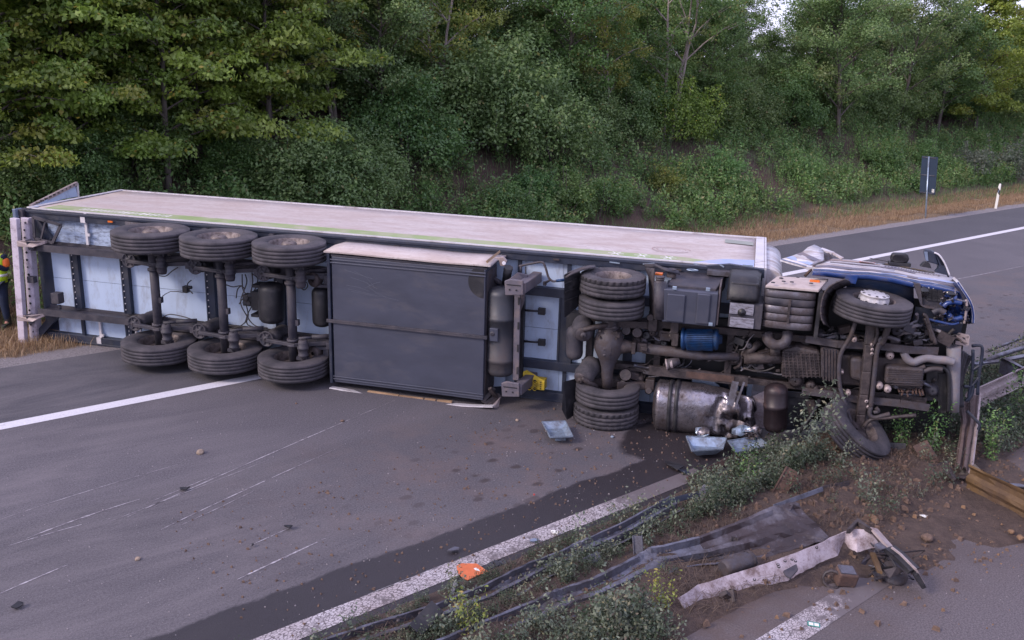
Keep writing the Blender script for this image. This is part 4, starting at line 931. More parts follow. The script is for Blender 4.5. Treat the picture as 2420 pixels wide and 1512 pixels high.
b = MB(); b.beam(V(4, 1218, 640, -.38), V(4, 1280, 655, -.38), .05, .03); b.beam(V(4, 1200, 690, -.38), V(4, 1272, 700, -.38), .05, .03); b.beam(V(4, 1210, 640, -.38), V(4, 1265, 700, -.38), .045, .03); b.beam(V(4, 1275, 650, -.38), V(4, 1270, 705, -.38), .05, .03); b.build('headlamp_bracket', m_rail2, TC)
b = MB()
for pts in ([(1010, 540), (1035, 600), (1060, 680)], [(1000, 520), (1020, 530), (1045, 600), (1080, 700)]): cab(b, 4, pts, -.6, .03, 4)
b.obox(V(4, 1135, 665, -.5), (.22, .08, .16), Euler((0, .4, 0))); b.build('torn_bracket', m_mud, TC)
# dense run of hoses and looms among the dark gaps
lr = random.Random(7)
for i in range(95):
    v_, x0, y0, x1, y1 = lr.choice(((13, 1060, 890, 1500, 1420), (13, 650, 1130, 1500, 1420), (14, 1300, 60, 1800, 260), (4, 880, 570, 1120, 690), (4, 250, 620, 560, 700), (3, 480, 830, 900, 960), (3, 560, 600, 860, 740), (4, 500, 960, 760, 1060), (14, 1200, 600, 1640, 760)))
    x, y_ = lr.uniform(x0, x1), lr.uniform(y0, y1); pts = []; a = lr.uniform(-.7, .7)
    for k in range(4): pts.append((x, y_, -.38-lr.random()*.14)); x += math.cos(a)*(x1-x0)*.16; y_ += math.sin(a)*(y1-y0)*.3; a += lr.uniform(-.9, .9)
    b = MB(); cab(b, v_, pts, -.45, lr.choice((.008, .011, .016, .026)), 4); b.build('hose', lr.choice((m_cable, m_cable, m_hose, m_mud, m_rail)), TC)
for i in range(64):
    v_, x0, y0, x1, y1 = lr.choice(((13, 1060, 890, 1500, 1420), (14, 1380, 60, 1900, 280), (4, 250, 560, 600, 700), (3, 480, 830, 900, 960), (3, 560, 600, 860, 740), (13, 1500, 1000, 1700, 1300), (14, 1000, 620, 1640, 900), (4, 740, 580, 980, 700)))
    p = V(v_, lr.uniform(x0, x1), lr.uniform(y0, y1), lr.uniform(-.50, -.35)); s_ = lr.uniform(.03, .09)
    b = MB()
    if i % 2: b.obox(p, (s_*2, s_, s_*1.3), Euler((lr.uniform(-.3, .3), lr.uniform(-.4, .4), lr.uniform(-.3, .3))))
    else: b.lathe([(.01, s_), (s_*.7, s_), (s_, s_*.6), (s_, -s_)], p, (lr.uniform(-.5, .5), -1, lr.uniform(-.5, .5)), 14)
    b.build('fitting', lr.choice((m_mud, m_chas, m_mudl, m_blk)), TC, .006)
MB().tube([V(13, 520, 1180, -.60), V(13, 380, 1225, -.66)], [.06, .085], 16).build('cut_pipe', m_mudl, TC)
MB().lathe([(.086, 0), (.095, .02), (.07, .02), (.07, -.08)], V(13, 378, 1226, -.665), (-1, -.1, -.25), 18).build('pipe_mouth', m_rail2, TC)
for (x0, y0, w0), (x1, y1, w1), s_ in (((1290, 1130, -.5), (1480, 960, -.45), .055), ((1290, 1150, -.5), (1740, 1150, -.5), .09), ((1600, 1060, -.5), (1720, 1060, -.5), .10)):
    MB().tube([V(13, x0, y0, w0), V(13, x1, y1, w1)], s_, 14).build('gearbox_shaft', m_mud, TC)
b = MB(); b.beam(V(3, 700, 895, -.62), V(3, 1090, 935, -.60), .15, .05); b.beam(V(3, 1085, 935, -.60), V(3, 1385, 975, -.58), .15, .05); b.build('lower_rail_plate', m_mud, TC)
MB().beam(V(3, 960, 925, -.63), V(3, 1290, 962, -.62), .10, .012).build('scraped_plate', m_rust, TC)
MB().box((12.75, -.30, 2.45), (13.2, .0, 2.52)).build('catwalk', m_rail, TC)
# ---------------- lower side: crumpled fuel tank, dark cylinder, slatted panel
p, q = V(3, 735, 1130, -.62), V(3, 1440, 1200, -.62)
b = MB(); ax = (q-p).normalized(); e1 = Vector((0, -1, 0)); e2 = ax.cross(e1); ln = (q-p).length; n1, n2 = 44, 44; rows = []
for i in range(n1+1):
    u_ = i/n1; row = []
    sc_ = 1-.06*u_; endr = min(1, (min(u_, 1-u_)*n1+.6)/2.2)**.5
    for j in range(n2+1):
        a = 2*math.pi*j/n2; ra = .40*sc_*endr; ca, sa = math.cos(a), math.sin(a)
        rx = .31*math.copysign(abs(ca)**.8, ca)*endr; rz = .405*sc_*math.copysign(abs(sa)**.8, sa)*endr
        cr_ = max(0, u_-.48)*2.2; low = max(0, -sa*(-1)) if False else 0
        k1 = bumpy(u_*9, j/n2*10, 31)-.5; k2 = abs(bumpy(u_*16, j/n2*16, 33)-.5)*2
        dn = cr_*(k1*.20-.26*k2*max(0, .6+ca)) if ca > -.3 else 0
        rx += dn; rz *= 1-.26*cr_*(.3+bumpy(u_*6, 0, 12))
        row.append(p+ax*ln*u_ + e1*rx + e2*rz + ax*(k1*.05*cr_) + Vector((0, 0, -.08*cr_)))
    rows.append(row)
b.sheet(rows, smooth=True); b.build('fuel_tank', m_tank, TC)
for u_ in (.17, .235):
    b = MB(); c_ = p+ax*ln*u_; rows = []
    for j in range(33):
        a = -math.pi*.62+math.pi*1.24*j/32; ca, sa = math.cos(a), math.sin(a)
        d_ = e1*.322*math.copysign(abs(ca)**.8, ca)+e2*.415*math.copysign(abs(sa)**.8, sa); rows.append([c_+d_-ax*.028, c_+d_+ax*.028])
    b.sheet(rows, .008); b.build('tank_strap', m_blk, TC)
b = MB(); b.beam(V(3, 1300, 975, -.85), V(3, 1262, 1140, -.97), .10, .015); b.beam(V(3, 1360, 980, -.85), V(3, 1300, 1145, -.97), .03, .015); b.build('tank_strap', m_rail, TC)
lr = random.Random(3)
for i in range(9):
    x, y_ = 900+lr.random()*520, 1270+lr.random()*55; w0 = -.95
    rows = [[V(3, x+k*30, y_+lr.uniform(-18, 18)+j*26, w0-j*.05+lr.uniform(-.05, .05)) for j in range(3)] for k in range(4)]
    b = MB(); b.sheet(rows, .004); b.build('torn_tank_sheet', m_gal if i % 3 == 0 else m_tank, TC)
b = MB(); b.slab([V(3, 1000, 950, -.3), V(3, 1140, 965, -.3), V(3, 1190, 1010, -.3), V(3, 1180, 1040, -.3), V(3, 1000, 1010, -.3)], (0, .02, 0)); b.build('pale_panel_scrap', m_white, TC)
b = MB(); b.slab([V(3, 1415, 1080, -.3), V(3, 1505, 1040, -.3), V(3, 1510, 1300, -.3), V(3, 1440, 1290, -.3)], (0, .02, 0)); b.build('pale_panel_scrap', m_bump, TC)
tank('dark_air_tank', V(4, 98, 1238, -.72), V(4, 104, 940, -.72), .175, mat('rusty_tank', (.028, .020, .024), .45, .3, var=.2, dirt=(.14, .08, .065), damt=.2, dscale=3, bump=.15), TC, 28, (.55,))
b = MB()
for k in range(8): b.beam(V(4, 165, 1010+25*k, -.45), V(4, 300, 1020+25*k, -.45), .08, .04)
b.build('slatted_guard', m_blk, TC)
b = MB(); b.slab([V(4, 150, 990, -.42), V(4, 305, 1000, -.42), V(4, 310, 1225, -.42), V(4, 155, 1225, -.42)], (0, .03, 0)); b.build('guard_back', m_navy, TC)
MB().beam(V(4, 310, 1040, -.5), V(4, 330, 1130, -.5), .12, .06).build('torn_bracket', m_mud, TC)
MB().tube([V(4, 370, 1040, -.6), V(4, 320, 1140, -.7), V(4, 235, 1250, -.8)], .03, 8).build('steering_rod', m_blk, TC)
# turned lower front wheel, dug into the soil
wheel(TC, V(4, 590, 1225, -.85), .54, .33, 'inner', ax=(.58, -.20, .78), grooves=4)
b = MB(); b.obox(V(4, 600, 1240, -.6), (.2, .2, .2)); b.tube([V(4, 565, 1190, -.7), V(4, 612, 1265, -.7)], .05, 10); b.build('steering_knuckle', m_mud, TC, .02)

# ---------------- cab, lying on its right side and squashed
def side_pt(v, x, y): return V(v, x, y, 0)
lowe = [(410, 350, -.55), (560, 358, -.50), (800, 388, -.42), (1050, 392, -.40), (1300, 425, -.42), (1550, 482, -.45), (1760, 510, -.45), (2030, 572, -.45)]
uppe = [(500, 250, 1.5), (640, 208, 1.6), (850, 222, 1.7), (1150, 262, 1.8), (1400, 295, 1.8), (1600, 335, 1.8), (1830, 375, 1.8), (2025, 420, 1.8)]
LO = [V(15, *p) for p in lowe]; UP = [V(15, *p) for p in uppe]; n = 5
rows = [[a.lerp(c, j/n) + Vector((0, 0, .03*math.sin(math.pi*j/n))) for j in range(n+1)] for a, c in zip(LO, UP)]
b = MB(); b.sheet(rows[:5], -.04); b.build('cab_side', m_cabw, TC)
b = MB(); b.sheet(rows[4:], -.04); b.build('door', m_cabw, TC)
def on_side(i, t, dz=.012):                               # i along (0..7), t across (0 near .. 1 far)
    k = min(int(i), 6); f = i-k; a = LO[k].lerp(LO[k+1], f); c = UP[k].lerp(UP[k+1], f); return a.lerp(c, t)+Vector((0, 0, .03*math.sin(math.pi*t)+dz))
def side_strip(name, m, i0, i1, t0, t1, t2, t3, dz=.006):
    b = MB(); k = 12; b.sheet([[on_side(i0+(i1-i0)*q/k, t0+(t2-t0)*q/k, dz), on_side(i0+(i1-i0)*q/k, t1+(t3-t1)*q/k, dz)] for q in range(k+1)]); return b.build(name, m, TC)
side_strip('blue_stripe', m_blue, 0, 7, .0, .10, .0, .12)
side_strip('grey_stripe', mat('grey_stripe', (.12, .11, .15), .5, var=.1, dirt=DUST, damt=.3, dscale=3, bump=0), 0, 7, .22, .34, .15, .24)
side_strip('pale_blue_stripe', m_bluep, 3.5, 7, .12, .14, .30, .42)
side_strip('grey_stripe', MATS['grey_stripe'], 1.0, 5.0, .52, .56, .48, .60)
side_strip('dusty_stripe', mat('dusty_stripe', (.34, .25, .23), .7, var=.15, bump=0), .2, 3.2, .72, .92, .70, .78)
side_strip('red_plate', m_red, 2.35, 2.95, .72, .84, .72, .84, .02)
side_strip('white_print', m_print, 2.38, 2.92, .755, .80, .755, .80, .024)
b = MB(); lr = random.Random(12); i0 = 3.45
for k in range(20):                                       # worn dark lettering along the door
    w_ = lr.choice((.05, .08, .1))
    b.sheet([[on_side(i0, .58, .012), on_side(i0, .69, .012)], [on_side(i0+w_, .58, .012), on_side(i0+w_, .69, .012)]]); i0 += w_+.06
b.build('worn_lettering', MATS['grey_stripe'], TC)
side_strip('side_window', m_glass, 3.35, 5.9, .84, .99, .80, .97, .014)
side_strip('window_seal', m_blk, 3.25, 3.36, .82, 1.0, .82, 1.0, .02)
side_strip('door_gap', m_blk, 2.98, 3.02, .02, 1.0, .02, 1.0, .008)
# blue edge hanging down from the cab side, inner wing, step well
rows = [[a+Vector((0, -.01, 0)), a+Vector((0, .01, -.05)), a+Vector((0, .05, -.07))] for a in LO]
b = MB(); b.sheet(rows, -.02); b.build('wing_edge', m_blue, TC)
rows = [[V(15, x, y, -.35), V(15, x+5, y+110, -.22), V(15, x+8, y+250, -.15)] for x, y in ((790, 420), (1000, 425), (1200, 430), (1400, 470), (1560, 500))]
b = MB(); b.sheet(rows, .02); b.build('inner_wing', mat('inner_wing_navy', (.012, .028, .07), .55, var=.4, dirt=(.05, .05, .07), damt=.35, dscale=6, bump=.15), TC)
b = MB(); b.slab([V(15, 780, 400, -.45), V(15, 930, 410, -.45), V(15, 900, 500, -.45), V(15, 780, 480, -.45)], (0, .03, 0)); b.build('step_bracket', m_blue, TC)
b = MB(); b.slab([V(15, 410, 360, -.4), V(15, 560, 385, -.3), V(15, 800, 430, -.25), V(15, 620, 425, -.3), V(15, 480, 410, -.35)], (0, .04, 0)); b.build('step_bracket', m_blk, TC)
# fog lamp pocket with slatted grille
b = MB(); b.slab([V(15, 1560, 490, -.50), V(15, 1640, 500, -.50), V(15, 1665, 740, -.50), V(15, 1890, 785, -.50), V(15, 1925, 800, -.50), V(15, 1700, 775, -.52), V(15, 1645, 745, -.52)], (0, .06, 0)); b.build('bumper_edge', m_mudl, TC)
b = MB(); b.slab([V(15, 1640, 520, -.44), V(15, 1960, 580, -.44), V(15, 1930, 720, -.44), V(15, 1885, 775, -.44), V(15, 1670, 735, -.44)], (0, .03, 0)); b.build('lamp_pocket', m_chas, TC)
for k in range(5):
    for j in range(3):
        MB().beam(V(15, 1712+62*j, 565+24*k+7*j, -.46), V(15, 1766+62*j, 572+24*k+7*j, -.46), .045, .03).build('grille_slat', m_blk, TC)
for x_, y_, s_ in ((1672, 592, .085), (1975, 625, .075)): b = MB(); b.lathe([(.01, .03), (s_*.8, .025), (s_, 0), (s_, -.05)], V(15, x_, y_, -.46), (0, -1, 0), 20); b.build('lamp_glass', m_glass, TC)
lr = random.Random(9)
for i in range(12):                                       # shattered lamp plastic
    x, y_ = 1820+lr.random()*170, 590+lr.random()*170
    b = MB(); b.slab([V(15, x+lr.uniform(-22, 22), y_+lr.uniform(-22, 22), -.48+lr.uniform(-.04, .02)) for k in range(3)], (0, .008, 0)); b.build('broken_plastic', m_lens if i % 2 else m_rail2, TC)
# crumpled blue front corner
rows = []
ptsN = [(2030, 572), (2075, 600), (2120, 660), (2155, 740), (2180, 830), (2200, 925)]
ptsI = [(1990, 600), (1985, 690), (1975, 760), (1960, 820), (1930, 880), (1900, 930)]
for (x, y_), (x2, y2) in zip(ptsN, ptsI):
    rows.append([V(15, x+(x2-x)*t/6, y_+(y2-y_)*t/6, -.38+.16*abs(math.sin(t*2.3+y_*.02))+lr.uniform(-.05, .05)) for t in range(7)])
b = MB(); b.sheet(rows, .02, smooth=False); b.build('crumpled_wing', m_blue, TC)
outer = [(2030, 420), (2080, 470), (2130, 545), (2180, 620), (2222, 690), (2248, 760), (2262, 850), (2258, 945)]
rows = [[V(15, x, y_, -.40), V(15, x-4, y_-3, -.1), V(15, x-3, y_, .5), V(15, x-8, y_+12, 1.2)] for x, y_ in outer]
b = MB(); b.sheet(rows, -.035); b.build('front_panel', m_cabw, TC)
rows = [[V(15, x-6, y_+4, -.41), V(15, x-26, y_+6, -.30), V(15, x-60, y_+14, -.1)] for x, y_ in outer[1:]]
b = MB(); b.sheet(rows, -.02); b.build('front_panel_inner', m_blue, TC)
for pts, r_, mm_ in (([(2150, 700), (2165, 690), (2170, 760), (2150, 900), (2140, 950)], .018, m_rail2), ([(1960, 690), (2020, 670), (2090, 690), (2160, 700)], .02, m_rail), ([(1780, 830), (1850, 800), (1920, 830)], .05, m_chas),
                ([(1900, 760), (1950, 720), (2030, 705), (2110, 720)], .035, m_blue), ([(1720, 900), (1850, 930), (2000, 960), (2080, 940)], .02, m_blue), ([(1960, 850), (2020, 900), (2120, 880)], .04, m_blue)):
    b = MB(); cab(b, 15, pts, -.5, r_, 5); b.build('hose', mm_, TC)
lr = random.Random(41)
for i in range(60):                                       # splintered panel pieces, brackets and clips hanging in the crushed corner
    x = lr.uniform(1880, 2200); y_ = lr.uniform(600+max(0, x-2060)*.9, 960); w0 = lr.uniform(-.58, -.36); s_ = lr.uniform(.25, 1)
    b = MB()
    if i % 3: b.slab([V(15, x+lr.uniform(-48, 48)*s_, y_+lr.uniform(-38, 38)*s_, w0+lr.uniform(-.07, .07)) for k in range(lr.choice((3, 4)))], (0, .012, 0))
    else: b.beam(V(15, x, y_, w0), V(15, x+lr.uniform(-90, 90)*s_, y_+lr.uniform(-70, 70)*s_, w0+lr.uniform(-.06, .06)), .03, .015)
    b.build('crumpled_piece', lr.choice((m_blue, m_blue, m_navy, m_blk, m_chas, m_rail, m_mudl)), TC)
for i in range(26):                                       # ragged edge along the wheel arch and lamp opening
    x = 1540+i*20; y0 = 495+(x-1540)*.17; b = MB(); b.slab([V(15, x, y0, -.47), V(15, x+22, y0+3, -.47), V(15, x+lr.uniform(0, 26), y0+lr.uniform(14, 46), -.46)], (0, .012, 0)); b.build('crumpled_piece', m_blue if i % 3 else m_cabw, TC)
MB().beam(V(15, 1560, 870, -.2), V(15, 2120, 960, -.2), .3, .05).build('front_cross_member', m_navy, TC)
# torn side deflector sticking up behind the cab
rows = [[V(15, 38, 240, .5), V(15, 300, 150, 1.3), V(15, 330, 115, 1.6), V(15, 425, 68, 2.0)],
        [V(15, 130, 290, .2), V(15, 320, 230, .9), V(15, 420, 185, 1.3), V(15, 530, 130, 1.8)],
        [V(15, 240, 312, .0), V(15, 380, 262, .6), V(15, 460, 245, .9), V(15, 545, 215, 1.2)]]
b = MB()
rows = [[V(15, 38, 238, .3), V(15, 165, 280, .2), V(15, 335, 322, .1)], [V(15, 170, 200, .7), V(15, 290, 230, .5), V(15, 410, 285, .3)],
        [V(15, 290, 155, 1.0), V(15, 400, 195, .8), V(15, 490, 245, .5)], [V(15, 350, 100, 1.3), V(15, 450, 150, 1.1), V(15, 530, 235, .7)], [V(15, 425, 68, 1.6), V(15, 500, 105, 1.4), V(15, 535, 160, 1.1)]]
b.sheet(rows, -.03); b.build('side_deflector', m_cabw, TC)
def dfl(name, m, r0, r1, c0, c1, dz=.035):
    b = MB(); g = []
    for k in range(9):
        t = r0+(r1-r0)*k/8; i = min(int(t), 3); f = t-i; row = []
        for c in (c0, c1):
            j = min(int(c), 1); q = c-j
            row.append(rows[i][j].lerp(rows[i][j+1], q).lerp(rows[i+1][j].lerp(rows[i+1][j+1], q), f)+Vector((0, -.03, dz)))
        g.append(row)
    b.sheet(g); b.build(name, m, TC)
dfl('blue_stripe', m_blue, 0, .12, 0, 2); dfl('pale_blue_stripe', m_bluep, .5, 1.0, 0, 2); dfl('grey_stripe', MATS['grey_stripe'], 1.45, 2.0, 0, 1.9)
b = MB(); b.beam(V(15, 500, 98, 1.5), V(15, 640, 150, 1.4), .12, .03, (0, 0, 1)); b.beam(V(15, 640, 148, 1.4), V(15, 752, 210, 1.3), .06, .03, (0, 0, 1)); b.build('roof_fairing_edge', m_cabw, TC)
b = MB(); b.slab([V(15, 525, 160, 1.2), V(15, 600, 150, 1.3), V(15, 640, 205, 1.3), V(15, 560, 245, 1.0)], (0, .04, 0)); b.build('deflector_hinge', m_mudl, TC)
MB().tube([V(15, 430, 295, .1), V(15, 320, 410, .0)], .022, 8).build('deflector_stay', m_rust, TC)
MB().obox(V(15, 385, 315, .1), (.12, .1, .05)).build('deflector_bracket', m_trim, TC)
b = MB(); b.beam(V(15, 1060, 205, 1.9), V(15, 1300, 250, 1.9), .01, .01); b.build('aerial_wire', m_cable, TC)
# mirrors
mr = empty('mirror', (0, 0, 0), TC)
c_ = V(15, 1405, 208, 1.55); b = MB()
prof = [(1300, 235), (1318, 165), (1345, 155), (1480, 158), (1505, 175), (1520, 225), (1495, 255), (1450, 268), (1340, 262)]
b.slab([V(15, x, y_, 1.45) for x, y_ in prof], (0, .16, 0)); b.build('mirror_shell', m_blk, mr, .03)
b = MB(); b.slab([V(15, 1405+(x-1405)*.86, 212+(y_-212)*.72, 1.435) for x, y_ in prof], (0, .012, 0)); b.build('mirror_glass', m_glass, mr)
MB().obox(V(15, 1400, 268, 1.5), (.34, .14, .06)).build('mirror_foot', m_blk, mr, .01)
mr = empty('mirror', (0, 0, 0), TC)
b = MB(); b.slab([V(15, x, y_, 1.3) for x, y_ in ((1668, 118), (1690, 108), (1760, 120), (1810, 150), (1850, 290), (1790, 270), (1700, 245), (1685, 190))], (.03, .14, 0)); b.build('mirror_shell', m_navy, mr, .025)
b = MB(); b.slab([V(15, x, y_, 1.28) for x, y_ in ((1682, 130), (1722, 132), (1732, 238), (1702, 232))], (0, .012, 0)); b.build('mirror_glass', m_lens, mr)
b = MB(); cab(b, 15, [(1800, 142), (1850, 165), (1900, 230), (1935, 300), (1975, 405)], 1.25, .014, 4); b.build('mirror_rim', m_trim, mr)
b = MB(); b.slab([V(15, x, y_, 1.3) for x, y_ in ((1810, 150), (1850, 160), (1935, 298), (1965, 400), (1940, 300), (1860, 290))], (0, .1, 0)); b.slab([V(15, x, y_, 1.25) for x, y_ in ((1855, 290), (1930, 300), (1972, 405), (1810, 365), (1840, 330))], (0, .12, 0)); b.build('mirror_arm', m_navy, mr, .01)
b = MB(); b.slab([V(15, x, y_, 1.3) for x, y_ in ((1690, 250), (1750, 270), (1770, 325), (1640, 300))], (0, .12, 0)); b.build('mirror_foot', m_blk, mr, .01)
# ================================================================ vegetation
def leaf_mat(name, dark, light, old, rough=.55, trans=.42):
    m = bpy.data.materials.new(name); m.use_nodes = True; n = m.node_tree.nodes; l = m.node_tree.links; n.remove(n['Principled BSDF'])
    out = n['Material Output']
    def attr(a): t = n.new('ShaderNodeAttribute'); t.attribute_name = a; return t.outputs['Fac']
    def mix(f, A, B):
        t = n.new('ShaderNodeMix'); t.data_type = 'RGBA'; l.new(f, t.inputs['Factor'])
        for k, c in (('A', A), ('B', B)):
            if isinstance(c, tuple): t.inputs[k].default_value = (*c, 1)
            else: l.new(c, t.inputs[k])
        return t.outputs['Result']
    c = mix(attr('tint'), dark, light); c = mix(attr('age'), c, old)
    oi = n.new('ShaderNodeObjectInfo'); hs = n.new('ShaderNodeHueSaturation')
    mr = n.new('ShaderNodeMapRange'); mr.inputs[3].default_value = .485; mr.inputs[4].default_value = .515; l.new(oi.outputs['Random'], mr.inputs[0]); l.new(mr.outputs[0], hs.inputs['Hue'])
    l.new(c, hs.inputs['Color']); c = hs.outputs[0]
    d = n.new('ShaderNodeBsdfDiffuse'); l.new(c, d.inputs[0]); t = n.new('ShaderNodeBsdfTranslucent'); l.new(c, t.inputs[0])
    g = n.new('ShaderNodeBsdfGlossy'); g.inputs['Roughness'].default_value = rough; g.inputs['Color'].default_value = (1, 1, 1, 1)
    m1 = n.new('ShaderNodeMixShader'); m1.inputs[0].default_value = trans; l.new(d.outputs[0], m1.inputs[1]); l.new(t.outputs[0], m1.inputs[2])
    m2 = n.new('ShaderNodeMixShader'); m2.inputs[0].default_value = .035; l.new(m1.outputs[0], m2.inputs[1]); l.new(g.outputs[0], m2.inputs[2]); l.new(m2.outputs[0], out.inputs[0])
    return m
def V3(r, g, b): return (r, g, b)
LM = {
    'maple': leaf_mat('maple_leaf', (.075, .135, .022), (.30, .41, .06), (.42, .30, .05)),
    'dark': leaf_mat('dark_leaf', (.055, .115, .034), (.185, .30, .07), (.28, .20, .06)),
    'grey': leaf_mat('grey_green_leaf', (.075, .14, .045), (.23, .33, .105), (.28, .22, .08)),
    'yellow': leaf_mat('yellow_green_leaf', (.12, .17, .03), (.34, .36, .07), (.50, .28, .08)),
    'fresh': leaf_mat('fresh_green_leaf', (.05, .12, .035), (.15, .27, .07), (.3, .28, .06)),
    'silver': leaf_mat('silvery_leaf', (.060, .085, .052), (.22, .26, .19), (.34, .29, .16)),
    'weed': leaf_mat('weed_leaf', (.06, .13, .040), (.18, .34, .095), (.28, .25, .10)),
    'straw': leaf_mat('old_straw', (.06, .042, .034), (.20, .145, .105), (.12, .07, .05)),
    'herb': leaf_mat('median_herb_leaf', (.028, .048, .026), (.115, .155, .085), (.16, .11, .09)),
    'dry': leaf_mat('dry_grass_blade', (.20, .135, .075), (.55, .40, .23), (.20, .10, .06)),
}
m_bark = mat('bark', (.10, .085, .075), .9, var=.35, scale=10, bump=.6, bscale=30, stretch=(1, 1, .3))
m_barkp = mat('pale_bark', (.26, .22, .20), .9, var=.3, scale=8, bump=.5, bscale=30, stretch=(1, 1, .3))
def quads_obj(name, Vt, tint, age, m, parent=None, mesh_only=False):
    n = len(Vt)//4; me = bpy.data.meshes.new(name)
    me.vertices.add(4*n); me.vertices.foreach_set('co', Vt.astype(np.float32).ravel())
    me.loops.add(4*n); me.loops.foreach_set('vertex_index', np.arange(4*n, dtype=np.int32))
    me.polygons.add(n); me.polygons.foreach_set('loop_start', np.arange(0, 4*n, 4, dtype=np.int32)); me.polygons.foreach_set('loop_total', np.full(n, 4, dtype=np.int32))
    for nm, a in (('tint', tint), ('age', age)):
        at = me.attributes.new(nm, 'FLOAT', 'POINT'); at.data.foreach_set('value', np.repeat(a, 4).astype(np.float32))
    me.update(calc_edges=True); me.materials.append(m)
    if mesh_only: return me
    o = bpy.data.objects.new(name, me); COL.objects.link(o)
    if parent: o.parent = parent
    return o
def leaf_quads(rg, P, out, size, wid=.62, up=.55, droop=.25):
    n = len(P); N = out*.5 + rg.normal(size=(n, 3))*.55; N[:, 2] += up; N /= np.linalg.norm(N, axis=1, keepdims=True)+1e-9
    A = rg.normal(size=(n, 3)) + out*.6; A[:, 2] -= droop; A -= N*(A*N).sum(1, keepdims=True); A /= np.linalg.norm(A, axis=1, keepdims=True)+1e-9
    B = np.cross(N, A); s = size*rg.uniform(.65, 1.25, (n, 1))
    return np.stack([P-A*s*.5, P+B*s*wid*.5+A*s*.05, P+A*s*.55, P-B*s*wid*.5+A*s*.05], 1).reshape(-1, 3)
def tubes_mesh(mb, pts, r0_, r1_, seg=6): k = len(pts); mb.tube(pts, [r0_+(r1_-r0_)*i/(k-1) for i in range(k)], seg, caps=False)
def make_tree(seed, H, base, rad, limbs, pads, pad_r, flat, size, per, up=.28, trunks=1, tr=.11, lean=.0, oldf=.03, spreadtop=.35, droop=.3):
    rg = np.random.default_rng(seed); lr = random.Random(seed); mb = MB(); C = []
    for tk in range(trunks):
        ba = lr.uniform(0, 6.28); off = .18*(trunks > 1); x, y = off*math.cos(ba), off*math.sin(ba); dx, dy = (lean+.1*(trunks > 1))*math.cos(ba), (lean+.1*(trunks > 1))*math.sin(ba)
        tp = []; h_ = H*lr.uniform(.86, 1)
        for i in range(9):
            t = i/8; tp.append(Vector((x+dx*h_*t+lr.uniform(-.07, .07)*t*2, y+dy*h_*t+lr.uniform(-.07, .07)*t*2, h_*t*.97-.25)))
        tubes_mesh(mb, tp, tr/(trunks**.35), .012, 7)
        nl = limbs//trunks
        for i in range(nl):
            f = (base/H)+(1-base/H)*((i+.5)/nl)**.9; q = f*8; k = min(int(q), 7); o = tp[k].lerp(tp[k+1], q-k)
            u_ = (f-base/H)/(1-base/H); prof = (1-(2*max(u_, .02)-.62)**2*.55) if u_ < .8 else spreadtop+.4*(1-u_)*2
            ln = rad*max(.18, prof)*lr.uniform(.7, 1.12); a = i*2.4+tk*1.3+lr.uniform(-.3, .3)
            e = o+Vector((math.cos(a)*ln, math.sin(a)*ln, ln*(up+.35*u_)*lr.uniform(.6, 1.3)))
            lp = [o, o.lerp(e, .35)+Vector((0, 0, .08*ln)), o.lerp(e, .7)+Vector((0, 0, .08*ln)), e]
            tubes_mesh(mb, lp, tr*.38*(1-.6*u_), .008, 5)
            for j in range(pads):
                t = .28+.78*(j+.6)/pads; c = o.lerp(e, t)+Vector((lr.gauss(0, .22), lr.gauss(0, .22), .10*ln*math.sin(min(t, 1)*3)+lr.gauss(0, .12)))*1.0
                side = Vector((-math.sin(a), math.cos(a), 0))*lr.gauss(0, .34)*ln*.5*t; c = c+side
                C.append((*c, pad_r*lr.uniform(.6, 1.25)))
                if j % 2 == 0: tubes_mesh(mb, [o.lerp(e, max(0, t-.2)), c], .014, .005, 4)
        C.append((*tp[-1], pad_r*.8))
    C = np.array(C); n = len(C); per_ = np.maximum(8, (per*(C[:, 3]/pad_r)**2)).astype(int); idx = np.repeat(np.arange(n), per_)
    d = rg.normal(size=(len(idx), 3)); d /= np.linalg.norm(d, axis=1, keepdims=True); rr = rg.random((len(idx), 1))**.42
    d *= rr; rd = C[idx, 3:4]; P = C[idx, :3]+d*rd*np.array([1, 1, flat]); P[:, 2] -= (d[:, 0]**2+d[:, 1]**2)*rd[:, 0]*droop
    out = d*np.array([1, 1, .6])+(P-np.array([0, 0, H*.55]))*.12
    ct = rg.random(n); tint = np.clip(ct[idx]*.55+rg.random(len(idx))*.45, 0, 1); age = (rg.random(len(idx)) < oldf)*rg.uniform(.3, 1, len(idx)) + (rg.random(n) < .06)[idx]*.25
    return mb, leaf_quads(rg, P, out, size), tint, np.clip(age, 0, 1)
